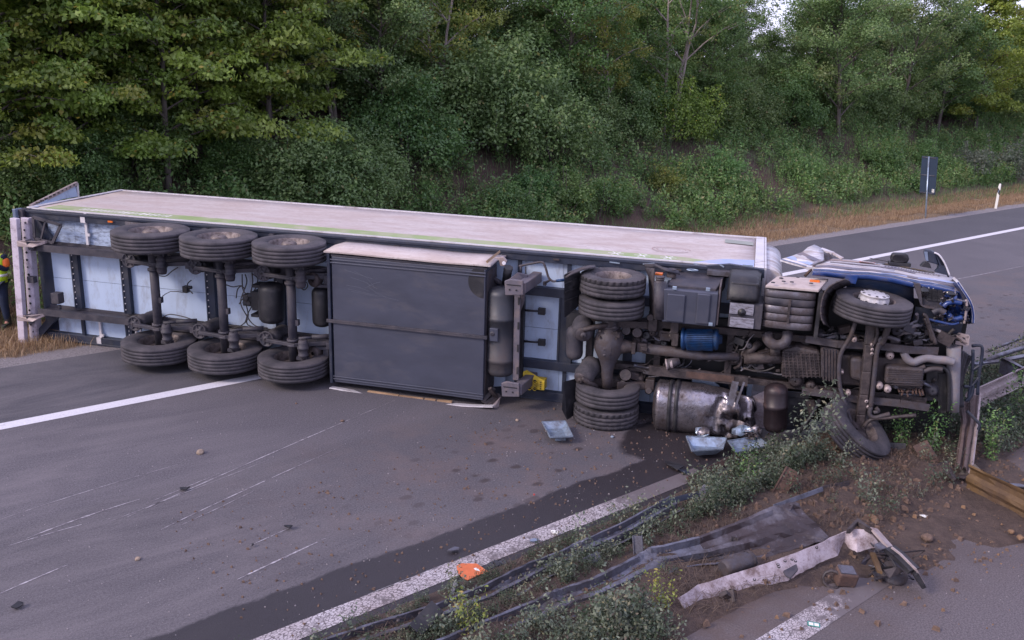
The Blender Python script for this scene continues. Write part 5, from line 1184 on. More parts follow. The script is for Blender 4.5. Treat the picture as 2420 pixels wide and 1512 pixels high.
def make_bush(seed, W_, H, n_cl, cl_r, size, per, stems=9, gap=.25, oldf=.02):
    rg = np.random.default_rng(seed); lr = random.Random(seed); mb = MB(); C = []
    for i in range(n_cl):
        a = lr.uniform(0, 6.283); e = math.asin(lr.uniform(-.12, 1)); k = lr.uniform(.55, 1.05)*(1+.32*(bumpy(a*1.1+9, e*2.2+seed, seed)-.5)*2)
        C.append((math.cos(a)*math.cos(e)*W_*k, math.sin(a)*math.cos(e)*W_*k, max(.12, .22*H+math.sin(e)*H*.8*k), cl_r*lr.uniform(.6, 1.3)))
    for i in range(stems):
        c = C[lr.randrange(len(C))]; tubes_mesh(mb, [Vector((lr.uniform(-.2, .2), lr.uniform(-.2, .2), -.15)), Vector((c[0]*.4, c[1]*.4, c[2]*.5)), Vector((c[0]*1.04, c[1]*1.04, c[2]*1.05))], .035, .006, 5)
    for i in range(stems):                                # loose shoots reaching out of the mass
        c = C[lr.randrange(len(C))]; o = Vector(c[:3]); e = o+Vector((c[0]*.18, c[1]*.18, .25+lr.random()*.45)); tubes_mesh(mb, [o, e], .01, .004, 4)
        for k in range(3): p = o.lerp(e, .4+.3*k); C.append((*p, cl_r*.38))
    C = np.array(C); n = len(C); per_ = np.maximum(6, per*(C[:, 3]/cl_r)**2).astype(int); idx = np.repeat(np.arange(n), per_)
    d = rg.normal(size=(len(idx), 3)); d /= np.linalg.norm(d, axis=1, keepdims=True); d *= rg.random((len(idx), 1))**.45
    P = C[idx, :3]+d*C[idx, 3:4]*np.array([1, 1, .8]); P[:, 2] = np.maximum(P[:, 2], .02)
    out = d+(P-np.array([0, 0, H*.3]))*.25
    ct = rg.random(n); tint = np.clip(ct[idx]*.5+rg.random(len(idx))*.5, 0, 1); age = (rg.random(len(idx)) < oldf)*rg.uniform(.3, 1, len(idx))
    return mb, leaf_quads(rg, P, out, size), tint, age
PROTO = {}
def proto(key, spec, lm, bark): PROTO[key] = (spec, lm, bark, {})
def plant(key, name, loc, rot=0, sc=1., label=None, cat='tree', group=None, lm=None, parts=('trunk', 'crown')):
    spec, lm0, bark, cache = PROTO[key]; lmk = lm or lm0
    if 'wood' not in cache:
        mb, q, ti, ag = spec(); wm = mb.mesh(key+'_wood'); wm.materials.append(bark); cache['wood'] = wm; cache['q'] = (q, ti, ag)
    if lmk not in cache: cache[lmk] = quads_obj(key+'_leaves', *cache['q'], LM[lmk], mesh_only=True)
    e = empty(name, loc, rot=(0, 0, rot)); e.scale = (sc if isinstance(sc, tuple) else (sc, sc, sc))
    for pn, me in ((parts[0], cache['wood']), (parts[1], cache[lmk])):
        o = bpy.data.objects.new(pn, me); COL.objects.link(o); o.parent = e
    tag(e, label, cat, group); return e
for k in range(3): proto('maple%d' % k, lambda k=k: make_tree(21+k, 8.6, 1.3, 3.0, 32, 6, .56, .40, .15, 125, up=.20, tr=.13, droop=.38, oldf=.02), 'maple', m_bark)
for k in range(3): proto('oak%d' % k, lambda k=k: make_tree(41+k, 7.8, 1.5, 2.5, 30, 5, .55, .62, .115, 150, up=.45, tr=.12, oldf=.02), 'dark', m_bark)
for k in range(2): proto('slim%d' % k, lambda k=k: make_tree(61+k, 9.2, 2.6, 1.9, 26, 5, .46, .7, .11, 105, up=.6, trunks=3, tr=.12, lean=.02, oldf=.05), 'dark', m_barkp)
for k in range(2): proto('willow%d' % k, lambda k=k: make_tree(71+k, 8.2, .9, 2.9, 36, 6, .50, .75, .105, 150, up=.55, trunks=2, tr=.13, oldf=.02), 'grey', m_bark)
for k in range(4): proto('bush%d' % k, lambda k=k: make_bush(81+k, 1.55, 2.3, 120, .42, .095, 95), 'grey', m_bark)
for k in range(2): proto('low%d' % k, lambda k=k: make_bush(91+k, .75, 1.15, 46, .24, .070, 80, stems=7), 'weed', m_bark)
# where a picture column meets a line s metres beyond the asphalt
def bank_pt(x, s):
    n = EDGE+s; t = 10.
    for it in range(3):
        z = bank_z(t, n); lo_, hi_ = -14., 140.
        for k in range(40):
            mid = (lo_+hi_)/2; P = R(mid, n, z)-Vector(CP); px = 1210+FOC*P.dot(cr)/max(P.dot(fw), .01) if P.dot(fw) > .01 else -1e9
            if px < x: lo_ = mid
            else: hi_ = mid
        t = lo_
    return R(t, n, bank_z(t, n))
lr = random.Random(5)
def tr_(key, name, x, s, sc, label, cat='tree', lm=None, group=None, dz=0, rot=None):
    p = bank_pt(x, s); p.z += dz-.05; return plant(key, name, p, lr.uniform(0, 6.28) if rot is None else rot, sc, label, cat, group, lm, ('stem', 'foliage') if cat == 'shrub' else ('trunk', 'crown'))
TREES = [
    ('maple0', 'maple_tree', -60, 7.6, 1.05, 'broad yellow-green maple cut by the left edge of the photo'),
    ('maple1', 'maple_tree', 95, 8.4, .95, 'maple with a bare grey lower trunk above the trailer tail, left of the tallest maple'),
    ('maple2', 'maple_tree', 250, 9.6, .92, 'maple crown filling the gap between the two bigger maples at left'),
    ('maple0', 'maple_tree', 472, 7.9, .98, 'tall layered maple with a forked trunk above the trailer axles'),
    ('maple1', 'maple_tree', 590, 8.6, .84, 'lower maple leaning out right beside the forked one'),
    ('maple2', 'maple_tree', 10, 6.4, .80, 'drooping maple boughs low over the bank at the far left'),
    ('maple0', 'maple_tree', 175, 6.9, .74, 'smaller maple with drooping layers above the trailer door'),
    ('maple2', 'maple_tree', 400, 6.6, .78, 'maple whose low layers hang left of the forked stem'),
    ('maple0', 'maple_tree', 640, 7.4, .86, 'maple with long boughs reaching right over the grey-green shrubs'),
    ('oak0', 'slender_tree', 700, 10.5, 1.0, 'dull green tree with thin bare twigs right of the maples', 'dark'),
    ('slim0', 'slender_tree', 800, 9.6, .92, 'group of thin trunks with sparse olive leaves above the pallet box', 'yellow'),
    ('oak1', 'slender_tree', 900, 9.0, .82, 'olive-leaved young tree among thin trunks above the pallet box', 'grey'),
    ('slim1', 'slender_tree', 1020, 9.2, .95, 'tall tree turning yellow with orange leaf tips, near the upper middle', 'yellow'),
    ('oak2', 'broad_tree', 1085, 11.5, .8, 'yellow-green tree pressed against the turning yellow one', 'yellow'),
    ('oak0', 'broad_tree', 1230, 12.0, .62, 'dark rounded tree under the first sliver of sky', 'dark'),
    ('oak1', 'broad_tree', 1335, 9.8, .98, 'dark glossy tree behind the big grey-green bush', 'dark'),
    ('slim0', 'slender_tree', 1445, 9.0, .76, 'small tree with hanging yellowish leaves beside the pale trunks', 'yellow'),
    ('slim1', 'birch_tree', 1575, 8.8, 1.02, 'tall tree with two straight pale trunks right of centre', 'dark'),
    ('oak2', 'broad_tree', 1668, 9.4, .80, 'deep green bushy tree just left of the open sky', 'fresh'),
    ('oak0', 'broad_tree', 1912, 10.2, .86, 'round-leaved tree just right of the open sky', 'grey'),
    ('oak1', 'broad_tree', 1800, 12.5, .64, 'lower tree whose top just fills the bottom of the open sky'),
    ('willow0', 'willow_tree', 1992, 8.0, 1.12, 'dark stemmed tree with fine drooping foliage standing at the slope edge', 'grey'),
    ('willow1', 'willow_tree', 2110, 9.2, 1.12, 'wide fine-leaved tree overlapping the dark stemmed one on its right', 'grey'),
    ('oak1', 'broad_tree', 2215, 9.0, 1.08, 'fresh green tree behind and left of the blue sign', 'fresh'),
    ('maple2', 'maple_tree', 2300, 8.3, 1.15, 'maple with a leaning pale trunk above the sign at right', 'maple'),
    ('maple0', 'maple_tree', 2420, 8.8, 1.25, 'large yellow-green maple at the right edge of the photo', 'maple'),
]
for a in TREES: tr_(a[0], a[1], a[2], a[3], a[4], a[5], lm=a[6] if len(a) > 6 else None)
SHR = [
    ('bush0', 60, 6.6, .75, 'low shrub behind the worker at the far left', 'dark'), ('bush1', 205, 6.2, .72, 'blue-green shrub behind the open trailer door', 'fresh'),
    ('bush2', 320, 7.2, .9, 'dark shrub under the left maple canopy', 'dark'), ('low0', 292, 5.2, .95, 'small lime-green shrub beside the trailer corner', 'yellow'),
    ('low1', 372, 4.9, .85, 'yellowish low shrub just above the trailer edge, left of the maple stem', 'yellow'), ('bush3', 560, 6.8, .72, 'shrub hiding the foot of the forked maple on its right', 'dark'),
    ('bush0', 680, 5.9, .95, 'grey-green shrub above the last trailer axle', 'grey'), ('bush1', 765, 5.6, 1.05, 'tall grey-green shrub above the pallet box, left half', 'grey'),
    ('bush2', 855, 6.0, .95, 'grey shrub with reddish stems above the pallet box, right half', 'grey'), ('bush3', 960, 7.4, 1.15, 'deep green shrub under the yellowing tree', 'fresh'),
    ('bush0', 1065, 8.9, 1.25, 'leafy green mound below the yellowing tree, left of the largest bush', 'grey'), ('bush1', 1180, 8.2, 1.55, 'very large rounded grey-green bush in the middle of the bank', 'grey'),
    ('bush2', 1290, 7.4, 1.25, 'right shoulder of the large rounded bush, lighter green', 'grey'), ('bush3', 1390, 9.1, 1.0, 'shrub between the large bush and the pale trunks', 'grey'),
    ('bush0', 1480, 9.0, 1.0, 'shrub at the foot of the yellow hanging tree', 'grey'), ('bush1', 1580, 8.6, 1.1, 'yellow-green shrub in front of the pale trunks', 'maple'),
    ('bush2', 1665, 9.1, 1.05, 'dark shrub right of the pale trunks', 'dark'), ('bush3', 1760, 9.7, 1.05, 'shrub directly under the open sky', 'grey'),
    ('bush0', 1855, 9.4, 1.15, 'light green feathery shrub left of the dark stem', 'fresh'), ('bush1', 1935, 10.0, 1.0, 'shrub touching the dark stem on its left', 'dark'),
    ('bush2', 2050, 9.5, 1.1, 'shrub under the drooping fine-leaved tree', 'grey'), ('bush3', 2130, 10.1, 1.25, 'wide shrub at the right foot of the fine-leaved tree', 'dark'),
    ('bush0', 2260, 9.7, 1.25, 'shrub above the sign, in shade', 'fresh'), ('bush1', 2375, 9.5, 1.35, 'shrub under the right-edge maple', 'grey'),
    ('low0', 1195, 4.6, 1.05, 'leafy weed clump standing tall above the trailer, middle of the slope', 'fresh'), ('low1', 1345, 4.5, 1.15, 'bright green bushy weed on the bare slope', 'fresh'),
    ('low0', 1425, 4.4, 1.2, 'bushy weed just right of the bright green one', 'fresh'), ('low1', 1567, 5.6, .85, 'small lime-green weed alone on bare soil', 'yellow'),
    ('low0', 1260, 5.6, .9, 'dull weed clump on the reddish soil', 'weed'), ('low1', 1700, 5.2, 1.1, 'weed clump half way up the slope near the right third', 'weed'),
    ('low0', 1905, 5.0, 1.0, 'weed clump below the dark stem', 'weed'), ('low1', 2085, 5.4, 1.35, 'round dark green bush left of the sign', 'fresh'),
    ('low0', 2290, 4.6, 1.5, 'pale grey-green bush right of the sign', 'silver'), ('low1', 2375, 4.4, 1.6, 'pale grey-green bush behind the white road post', 'silver'),
    ('low1', 2190, 5.4, 1.2, 'grey weed clump right behind the sign', 'weed'),
]
for key, x, s, sc, lb, lm in SHR: tr_(key, 'shrub', x, s, sc, lb, 'shrub', lm)
# the wood behind: two rows of crowns that close the view
i = 0
for s, x0, x1, st_ in ((12.0, -260, 2500, 118), (16.0, -300, 2540, 112), (21.5, -330, 2560, 100)):
    x = x0
    while x < x1:
        gap = 1735 < x < 1875
        if not (gap and s > 11):
            k = ('oak%d' % (i % 3)) if i % 4 else 'willow%d' % (i % 2)
            h_ = lr.uniform(.78, 1.0)*(1 if x < 1150 else .90 if x < 1640 else .80 if x < 1735 else .98)
            if 1180 < x < 1290: h_ *= .72
            tr_(k, 'woodland_tree', x, s, h_, 'one of the dark trees massed at the back of the wood, seen only through gaps', group='trees massed at the back of the wood', lm=('dark', 'grey', 'dark', 'fresh')[i % 4])
        i += 1; x += st_*lr.uniform(.8, 1.2)
for x in list(range(-80, 2560, 62)):
    if True: tr_('bush%d' % (x//62 % 4), 'understorey_shrub', x+lr.uniform(-15, 15), lr.uniform(9.8, 11.4), lr.uniform(.95, 1.3), 'one of the dark shrubs filling the shade between the trunks', 'shrub', ('dark', 'grey', 'dark')[(x//62) % 3], 'shrubs in the shade of the wood')
for x in list(range(1740, 1880, 26)): tr_('bush%d' % (x % 4), 'understorey_shrub', x, 13+lr.uniform(0, 2), 1.25, 'one of the dark shrubs filling the shade between the trunks', 'shrub', 'dark', 'shrubs in the shade of the wood')

# ---- scattered herbs, grass, litter: uncountable cover
def weed_proto(seed, H, nst, size, spread=.25, lps=14):
    rg = np.random.default_rng(seed); P = []; O = []
    for i in range(nst):
        a = rg.uniform(0, 6.28); tip = np.array([math.cos(a)*spread*rg.uniform(.2, 1.3), math.sin(a)*spread*rg.uniform(.2, 1.3), H*rg.uniform(.55, 1.1)])
        for k in range(lps):
            t = (k+1)/lps; c = tip*np.array([t**1.3, t**1.3, t]); w_ = (1-t)*.10+.03; d = rg.normal(size=3); d /= np.linalg.norm(d); P.append(c+d*w_*np.array([1, 1, .4])); O.append(d)
    P = np.array(P); O = np.array(O); q = leaf_quads(rg, P, O, size, .5, .5, -.2); return q, rg.random(len(P)), (rg.random(len(P)) < .08)*.6
def scatter(name, protos, spots, m, label=None, seed=1):
    rg = np.random.default_rng(seed); Q = []; T = []; A = []
    for i, (p, sc) in enumerate(spots):
        q, t, a = protos[i % len(protos)]; th = rg.uniform(0, 6.28); c, s = math.cos(th), math.sin(th)
        M_ = np.array([[c, -s, 0], [s, c, 0], [0, 0, 1]])*sc; Q.append(q @ M_.T+np.array(p)); sh = rg.uniform(-.25, .25); T.append(np.clip(t+sh, 0, 1)); A.append(np.clip(a+max(0, rg.normal(0, .15)), 0, 1))
    o = quads_obj(name, np.concatenate(Q), np.concatenate(T), np.concatenate(A), m); tag(o, label, kind='stuff'); return o
WP = [weed_proto(200+k, .62, 7, .075) for k in range(5)]
spots = []
while len(spots) < 3600:
    t = lr.uniform(-9, 78); s = lr.uniform(2.3, 9.5); d_ = bumpy(t*.45, s*.9, 50)
    if lr.random() > (1.25 if 2.9 < s < 6.2 else .6)*max(0, d_-.18)*1.7: continue
    if s < min(3.7, 2.3+max(0, t-14)*.07): continue
    n = EDGE+s; spots.append((R(t, n, bank_z(t, n)-.03), lr.uniform(.6, 1.6)*(1.15 if s > 3.2 else .6)))
scatter('weeds', WP, spots, LM['weed'], 'green weeds and nettles covering the lower slope', 2)
def blades(name, spots, hgt, wd, m, label, seed, lean=.5):
    rg = np.random.default_rng(seed); S_ = np.array([tuple(p) for p in spots]); n = len(S_); a = rg.uniform(0, 6.28, n); h = hgt*rg.uniform(.4, 1.3, n); ln = rg.uniform(.1, lean*2, n)
    d = np.stack([np.cos(a), np.sin(a), np.zeros(n)], 1); sd_ = np.stack([-np.sin(a), np.cos(a), np.zeros(n)], 1)*wd
    up = np.zeros((n, 3)); up[:, 2] = h; tip = S_+up+d*(ln*h)[:, None]; mid = S_+up*.55+d*(ln*h*.25)[:, None]
    q = np.stack([S_-sd_, S_+sd_, mid+sd_*.8, mid-sd_*.8], 1); q2 = np.stack([mid-sd_*.8, mid+sd_*.8, tip+sd_*.15, tip-sd_*.15], 1)
    Q = np.concatenate([q, q2], 1).reshape(-1, 3); t_ = np.repeat(rg.random(n), 2)
    o = quads_obj(name, Q, t_, np.repeat((rg.random(n) < .2)*rg.random(n), 2), m); tag(o, label, kind='stuff'); return o
sp = []
while len(sp) < 95000:
    t = lr.uniform(0, 1)**1.5*75-10; s = lr.uniform(.28, 3.4)
    if s < 1.1 and lr.random() > (s-.55)*1.6: continue
    if bumpy(t*1.2, s*2, 70) < .22: continue
    n = EDGE+s; sp.append(R(t, n, bank_z(t, n)-.01))
blades('dry_grass', sp, .15, .006, LM['dry'], 'dry straw-coloured grass along the verge', 3)
sp = []
while len(sp) < 26000:
    t = lr.uniform(-9, 60); s = lr.uniform(2.4, 9)
    n = EDGE+s; sp.append(R(t, n, bank_z(t, n)-.01))
blades('tall_grass', sp, .40, .006, LM['weed'], 'thin green and brown grass among the weeds on the slope', 4)
WS = [weed_proto(230+k, .34, 6, .042, .14, 14) for k in range(5)]
def mspot(x, y): return G(x, y, .03)
spots = []
CLR = [(G(1640, 1440), .55), (G(1740, 1395), .5), (G(1840, 1350), .5), (G(1950, 1300), .5), (G(2040, 1310), .6), (G(2000, 1080), .8), (G(2080, 1110), .7), (G(1870, 1250), .5), (G(1770, 1285), .45), (G(1690, 1310), .3), (G(1600, 1340), .25), (G(1450, 1395), .25), (G(1330, 1440), .2), (G(1550, 1220), .2), (G(1420, 1290), .22), (G(1230, 1375), .22), (G(1110, 1345), .3), (G(1040, 1455), .22), (G(1700, 1070), .55), (G(1640, 1060), .5)]
CLR = [(*tn(p), r_) for p, r_ in CLR]
PATHS = [[(1600, 1186), (1492, 1247), (1385, 1300), (1282, 1342), (1165, 1402), (1044, 1449), (872, 1505), (700, 1560)], [(1922, 1228), (1770, 1275), (1680, 1298), (1570, 1318), (1480, 1366), (1420, 1396), (1337, 1425), (1140, 1508), (1000, 1570)]]
PATHS = [[tn(G(*q)) for q in p] for p in PATHS]
def pdist(t, n):
    best = 9
    for p in PATHS:
        for (a, b_), (c, d) in zip(p, p[1:]):
            k = max(0, min(1, ((t-a)*(c-a)+(n-b_)*(d-b_))/((c-a)**2+(d-b_)**2))); best = min(best, math.hypot(t-a-k*(c-a), n-b_-k*(d-b_)+.06))
    return best
def keep_clear(t, n): return pdist(t, n) < .12 or any((t-a)**2+(n-b_)**2 < r_*r_ for a, b_, r_ in CLR)
def band_ok(t, n):                                        # two weedy strips of the median, one each side of the wrecked rails
    a = -12.28 > n > -12.85; b_ = n < -13.62 and t < 3.6
    return a or b_
while len(spots) < 2150:
    t = lr.uniform(-5, 30) if lr.random() < .4 else lr.uniform(-1.5, 9.5); n = lr.uniform(MED1+.12, MED0-.02); k = bumpy(t*.9, n*2, 90)
    pr = (1.0 if -12.15 > n > -13.0 else .55 if (n < -13.5 and t < 3.2) else .06)
    if t > 9.5: pr = .75
    if 5.2 < t < 9.5: pr = .5 if n > -13.0 else .05
    if lr.random() > pr*k*1.9 or keep_clear(t, n): continue
    spots.append((R(t, n, soil_z(t, n)-.02), lr.uniform(.4, 1.15)*(1.35 if t > 9.5 else 1)*(.5 if pdist(t, n) < .4 else 1)))
scatter('median_weeds', WS, spots, LM['herb'], 'low green weeds growing along the median', 5)
spots2 = []
while len(spots2) < 620:
    t = lr.uniform(-4, 26) if lr.random() < .35 else lr.uniform(-1.5, 9.5); n = lr.uniform(MED1+.05, MED0-.05)
    pr = .9 if (n < -13.3 and t < 2.9) else .35 if -12.3 > n > -12.9 else .05
    if t > 9.5: pr = .6
    if lr.random() > pr*bumpy(t*1.3, n*2.3, 95)*1.6 or keep_clear(t, n): continue
    spots2.append((R(t, n, soil_z(t, n)-.02), lr.uniform(.5, 1.15)*(1.3 if t > 9.5 else 1)))
scatter('silvery_weeds', WS, spots2, LM['silver'], 'silvery mugwort growing along the median', 6)
sp = []
while len(sp) < 16000:
    t = lr.uniform(-4, 22); n = lr.uniform(MED1+.05, MED0); 
    if bumpy(t*1.6, n*3, 97) < .42: continue
    sp.append(R(t, n, soil_z(t, n)))
blades('dead_straw', sp, .085, .0035, LM['straw'], 'dead stalks and straw lying on the median soil', 7, 2.2)
# countable plants of the median
proto('mug0', lambda: (MB().tube([(0, 0, -.1), (.01, 0, .4)], .008, 5), *weed_proto(301, .95, 17, .055, .24, 26)), 'silver', m_bark)
proto('mug1', lambda: (MB().tube([(0, 0, -.1), (.01, 0, .4)], .008, 5), *weed_proto(302, .62, 13, .050, .24, 20)), 'silver', m_bark)
for key, x, y, sc, lb, lm in (('mug0', 1925, 1105, 1.25, 'large silvery mugwort in front of the buried front wheel', 'silver'), ('mug0', 1890, 1118, 1.0, 'silvery mugwort just left of the largest one', 'silver'), ('mug1', 2045, 1200, .95, 'silvery plant on the churned soil right of the tilted post', 'silver'),
        ('mug1', 1765, 1155, .9, 'green weed under the bent galvanised tray', 'fresh'), ('mug1', 1980, 1125, .9, 'silvery plant touching the large mugwort on its right', 'silver'),
        ('mug1', 1845, 1130, 1.0, 'silvery plant left of the large mugwort', 'silver'), ('mug1', 1560, 1440, .75, 'yellow-green weed left of the white bumper strip', 'yellow'),
        ('mug0', 2200, 1072, .95, 'tall brownish weed in front of the truck grille', 'weed'), ('mug0', 2125, 1065, .75, 'thin brown weed under the truck engine', 'weed'),
        ('mug0', 2340, 1085, .85, 'green weed behind the bent guard rail post', 'weed'), ('mug1', 1450, 1500, 1.05, 'pale silvery sprig at the bottom edge of the photo', 'silver'),
        ('mug1', 1105, 1500, .8, 'pale dry sprig between the two fallen rails', 'yellow'), ('mug0', 2400, 1000, 1.0, 'bushy green weed under the standing guard rail', 'weed')):
    plant(key, 'weed_plant', G(x, y, .04), lr.uniform(0, 6), sc, lb, 'weed', None, lm, ('stem', 'foliage'))
# ================================================================ guard rails and wreckage on the median
WPROF = [(-.155, .0), (-.135, .004), (-.105, .07), (-.055, .08), (-.018, .006), (.018, .006), (.055, .08), (.105, .07), (.135, .004), (.155, .0)]
def wrail(name, st, m, parent=None, width=.31, n=5, seed=0, crease=.008):
    # stations: (point, across direction, flatness 1 = full profile .. 0 = squashed flat, width factor)
    lr = random.Random(seed); rows = []
    for i in range(len(st)-1):
        for k in range(n+(i == len(st)-2)):
            t = k/n; (p0, a0, f0, w0), (p1, a1, f1, w1) = st[i], st[i+1]; p = Vector(p0).lerp(Vector(p1), t); a = Vector(a0).lerp(Vector(a1), t).normalized()
            d = (Vector(p1)-Vector(p0)).normalized(); nn = d.cross(a).normalized(); f = f0+(f1-f0)*t; w_ = (w0+(w1-w0)*t)*width/.31
            rows.append([p+a*q*w_*(1+.12*(1-f))+nn*dd*f*1.25+Vector((lr.gauss(0, crease), lr.gauss(0, crease), lr.gauss(0, crease)*.6))*max(.25, 1-abs(f)) for q, dd in WPROF])
    b = MB(); b.sheet(rows, .005, smooth=False); return b.build(name, m, parent)
UPZ = Vector((0, 0, 1))
g1 = empty('guard_rail', G(2275, 1110)); gi = g1.location.copy()
g1['_'] = 0; del g1['_']
def loc(P, e): return Vector(P)-e
A0, A1 = G(*D(4, 1305, 995), .78), G(*D(4, 1620, 850), .78); dA = (A1-A0).normalized()
A0.z -= .16; A1.z -= .16
Bp = G(2271, 1112, .18); E0 = G(*D(5, 2078, 425), .0)+UPZ*.19; E1 = G(*D(5, 2420, 608), .0)+UPZ*.19; dE = (E1-E0).normalized()
wrail('rail_beam', [(loc(A1+dA*7, gi), UPZ, 1, 1.15), (loc(A1, gi), UPZ, 1, 1.15), (loc(A0, gi), UPZ, 1, 1.2)], m_rail2, g1, n=8)
sd_ = Vector((.85, -.25, 0)).normalized()
wrail('rail_beam', [(loc(A0+Vector((-.02, -.02, .0)), gi), Vector((.6, 0, .7)), .8, 1.1), (loc(A0.lerp(Bp, .35), gi), sd_, .6, .55), (loc(Bp+Vector((0, 0, .0)), gi), sd_, .8, .5)], mat('rail_rust', (.11, .075, .070), .7, .2, var=.2, scale=6, dirt=MUD, damt=.35, dscale=5, bump=.3), g1, seed=4, crease=.01)
b = MB(); q = [A0+Vector((.10, -.02, .16)), A0.lerp(Bp, .35)+sd_*.12, Bp+sd_*.12+Vector((0, 0, .0))]
for k in range(2): b.beam(loc(q[k], gi), loc(q[k+1], gi), .03, .05)
b.build('rail_edge', m_rail2, g1)
b = MB()
for k in range(34): p = q[0].lerp(q[1], k/12) if k < 12 else q[1].lerp(q[2], (k-12)/22); b.obox(loc(p+Vector((.012, -.02, 0)), gi), (.018, .03, .016))
b.build('edge_burrs', m_rail2, g1)
wrail('rail_beam', [(loc(E0, gi), UPZ, -.35, 1.2), (loc(E0+dE*1.2+Vector((.02, 0, 0)), gi), Vector((.1, .1, 1)), -.4, 1.2), (loc(E1, gi), UPZ, -.4, 1.25), (loc(E1+dE*4, gi), UPZ, -.4, 1.2)], m_railr, g1, n=8)
for dd in (3.2, 6.4): MB().beam(loc(A0+dA*dd+NV*.07, gi)-UPZ*.75, loc(A0+dA*dd+NV*.07, gi)+UPZ*.12, .10, .06, (0, 1, 0)).build('post', m_mud, g1)
tag(g1, 'bent steel guard rail folded down to the ground right of the truck nose', 'guard rail')
# the far rail of the same barrier with its spacer
g2 = empty('guard_rail', G(2400, 850)); gi = g2.location.copy()
b = MB(); b.tube([loc(G(*D(4, 1372, 808), .5), gi), loc(G(*D(4, 1480, 765), .55), gi), loc(G(*D(4, 1620, 722), .55), gi), loc(G(2600, 760, .55), gi)], .045, 10); b.build('rail_tube', m_rail, g2)
b = MB(); b.beam(loc(G(*D(4, 1310, 822), .5), gi), loc(G(*D(4, 1480, 802), .5), gi), .03, .12); b.beam(loc(G(*D(4, 1480, 802), .5), gi), loc(G(*D(4, 1640, 770), .5), gi), .03, .12); b.build('rail_strip', m_rail, g2)
b = MB(); p = [G(*D(4, 1480, 788), .78), G(*D(4, 1520, 782), .78), G(*D(4, 1622, 842), .78), G(*D(4, 1622, 858), .78)]
b.slab([loc(q, gi) for q in p], (0, 0, -.04)); b.slab([loc(q, gi) for q in (p[0], p[3], p[3]-UPZ*.24, p[0]-UPZ*.26)], (.02, .05, 0)); b.build('spacer_bracket', m_rail, g2)
MB().beam(loc(G(*D(4, 1530, 850), .5), gi), loc(G(*D(4, 1530, 850), .5), gi)-UPZ*.55, .1, .07, (0, 1, 0)).build('post', m_mud, g2)
b = MB(); b.tube([loc(G(*D(4, 1390, 745), .35), gi), loc(G(*D(4, 1620, 660), .35), gi)], .03, 8); b.build('rail_tube', m_rail, g2)
tag(g2, 'rear barrier rails with a flat spacer bracket on a post, at the right edge', 'guard rail')

def path_rail(name, label, pts, m, parent_name='flattened_guard_rail', seed=1):
    e = empty(parent_name, G(*pts[0][:2])); gi = e.location.copy(); st = []
    for x, y, z, ang, f, wf in pts:
        P = G(x, y, z); a = NV*math.cos(ang)+UPZ*math.sin(ang); st.append((P-gi, a, f, wf))
    if 'plate' in label:
        wrail('torn_end', st[:4], mat('burnt_plate', (.045, .034, .037), .42, .3, var=.3, scale=4, dirt=(.17, .165, .20), damt=.26, dscale=2.2, bump=.3), e, seed=seed, crease=.014); st = st[3:]
    o = wrail('rail_beam', st, m, e, seed=seed, crease=.014); tag(e, label, 'guard rail'); return e, st
e1, s1 = path_rail('r', 'longest crumpled guard rail nearest the road, running to the bottom edge', [(1600, 1186, .22, .3, .9, .8), (1492, 1247, .16, .35, 1, .8), (1400, 1290, .14, .4, .8, .75), (1385, 1300, .12, .2, .5, 1.0), (1345, 1318, .13, .3, .9, .85), (1282, 1342, .14, .35, 1, .85), (1225, 1372, .12, .5, .9, .9),
    (1165, 1402, .10, .4, 1, .9), (1044, 1449, .10, .3, 1, .9), (872, 1505, .08, .4, 1, .9), (700, 1560, .08, .4, 1, .8)], m_rail, seed=2)
e2, s2 = path_rail('r', 'broad guard rail torn flat into a wide dark plate at its upper end', [(1922, 1228, .30, .55, .2, 1.65), (1860, 1245, .26, .55, .35, 1.75), (1770, 1275, .20, .5, .6, 1.6), (1680, 1298, .16, .45, .9, 1.3), (1590, 1314, .16, .4, 1, 1.1), (1565, 1318, .17, .3, .5, 1.2), (1548, 1332, .14, .2, .3, 1.3), (1520, 1346, .14, .4, .8, 1.15), (1480, 1366, .13, .4, 1, 1.15),
    (1420, 1396, .10, .4, 1, 1.15), (1350, 1418, .10, .3, .6, 1.15), (1325, 1430, .12, .5, .5, 1.1), (1290, 1446, .10, .4, .9, 1.1), (1140, 1508, .08, .4, 1, 1.1), (1000, 1570, .08, .4, 1, 1.1)], m_rail, seed=3)
for e_, st_ in ((e1, s1), (e2, s2)):                      # splice bolts along the crest of each beam
    for i in range(1, len(st_)-2):
        for q in (.3, .6):
            p = st_[i][0].lerp(st_[i+1][0], q)+Vector((0, -.02, .085)); MB().lathe([(.001, .012), (.016, .010), (.018, 0)], p, (0, -.5, 1), 8).build('bolt', m_mud, e_)
MB().slab([p - e2.location for p in (G(1820, 1292, .05), G(1760, 1312, .05), G(1560, 1345, .05), G(1566, 1334, .12), G(1740, 1300, .1))], (0, 0, -.02)).build('lower_flange', m_rail, e2)
def beamthing(name, label, cat, a, b_, w_, h, m, za=0, zb=0, up=(0, -1, .3), holes=False):
    P, Q = G(*a, za), G(*b_, zb)
    if isinstance(zb, str): pass
    mb = MB(); d = Q-P; mb.beam((0, 0, 0), d, w_, h, up); o = mb.build(name, m, None, .004, P); tag(o, label, cat); return o
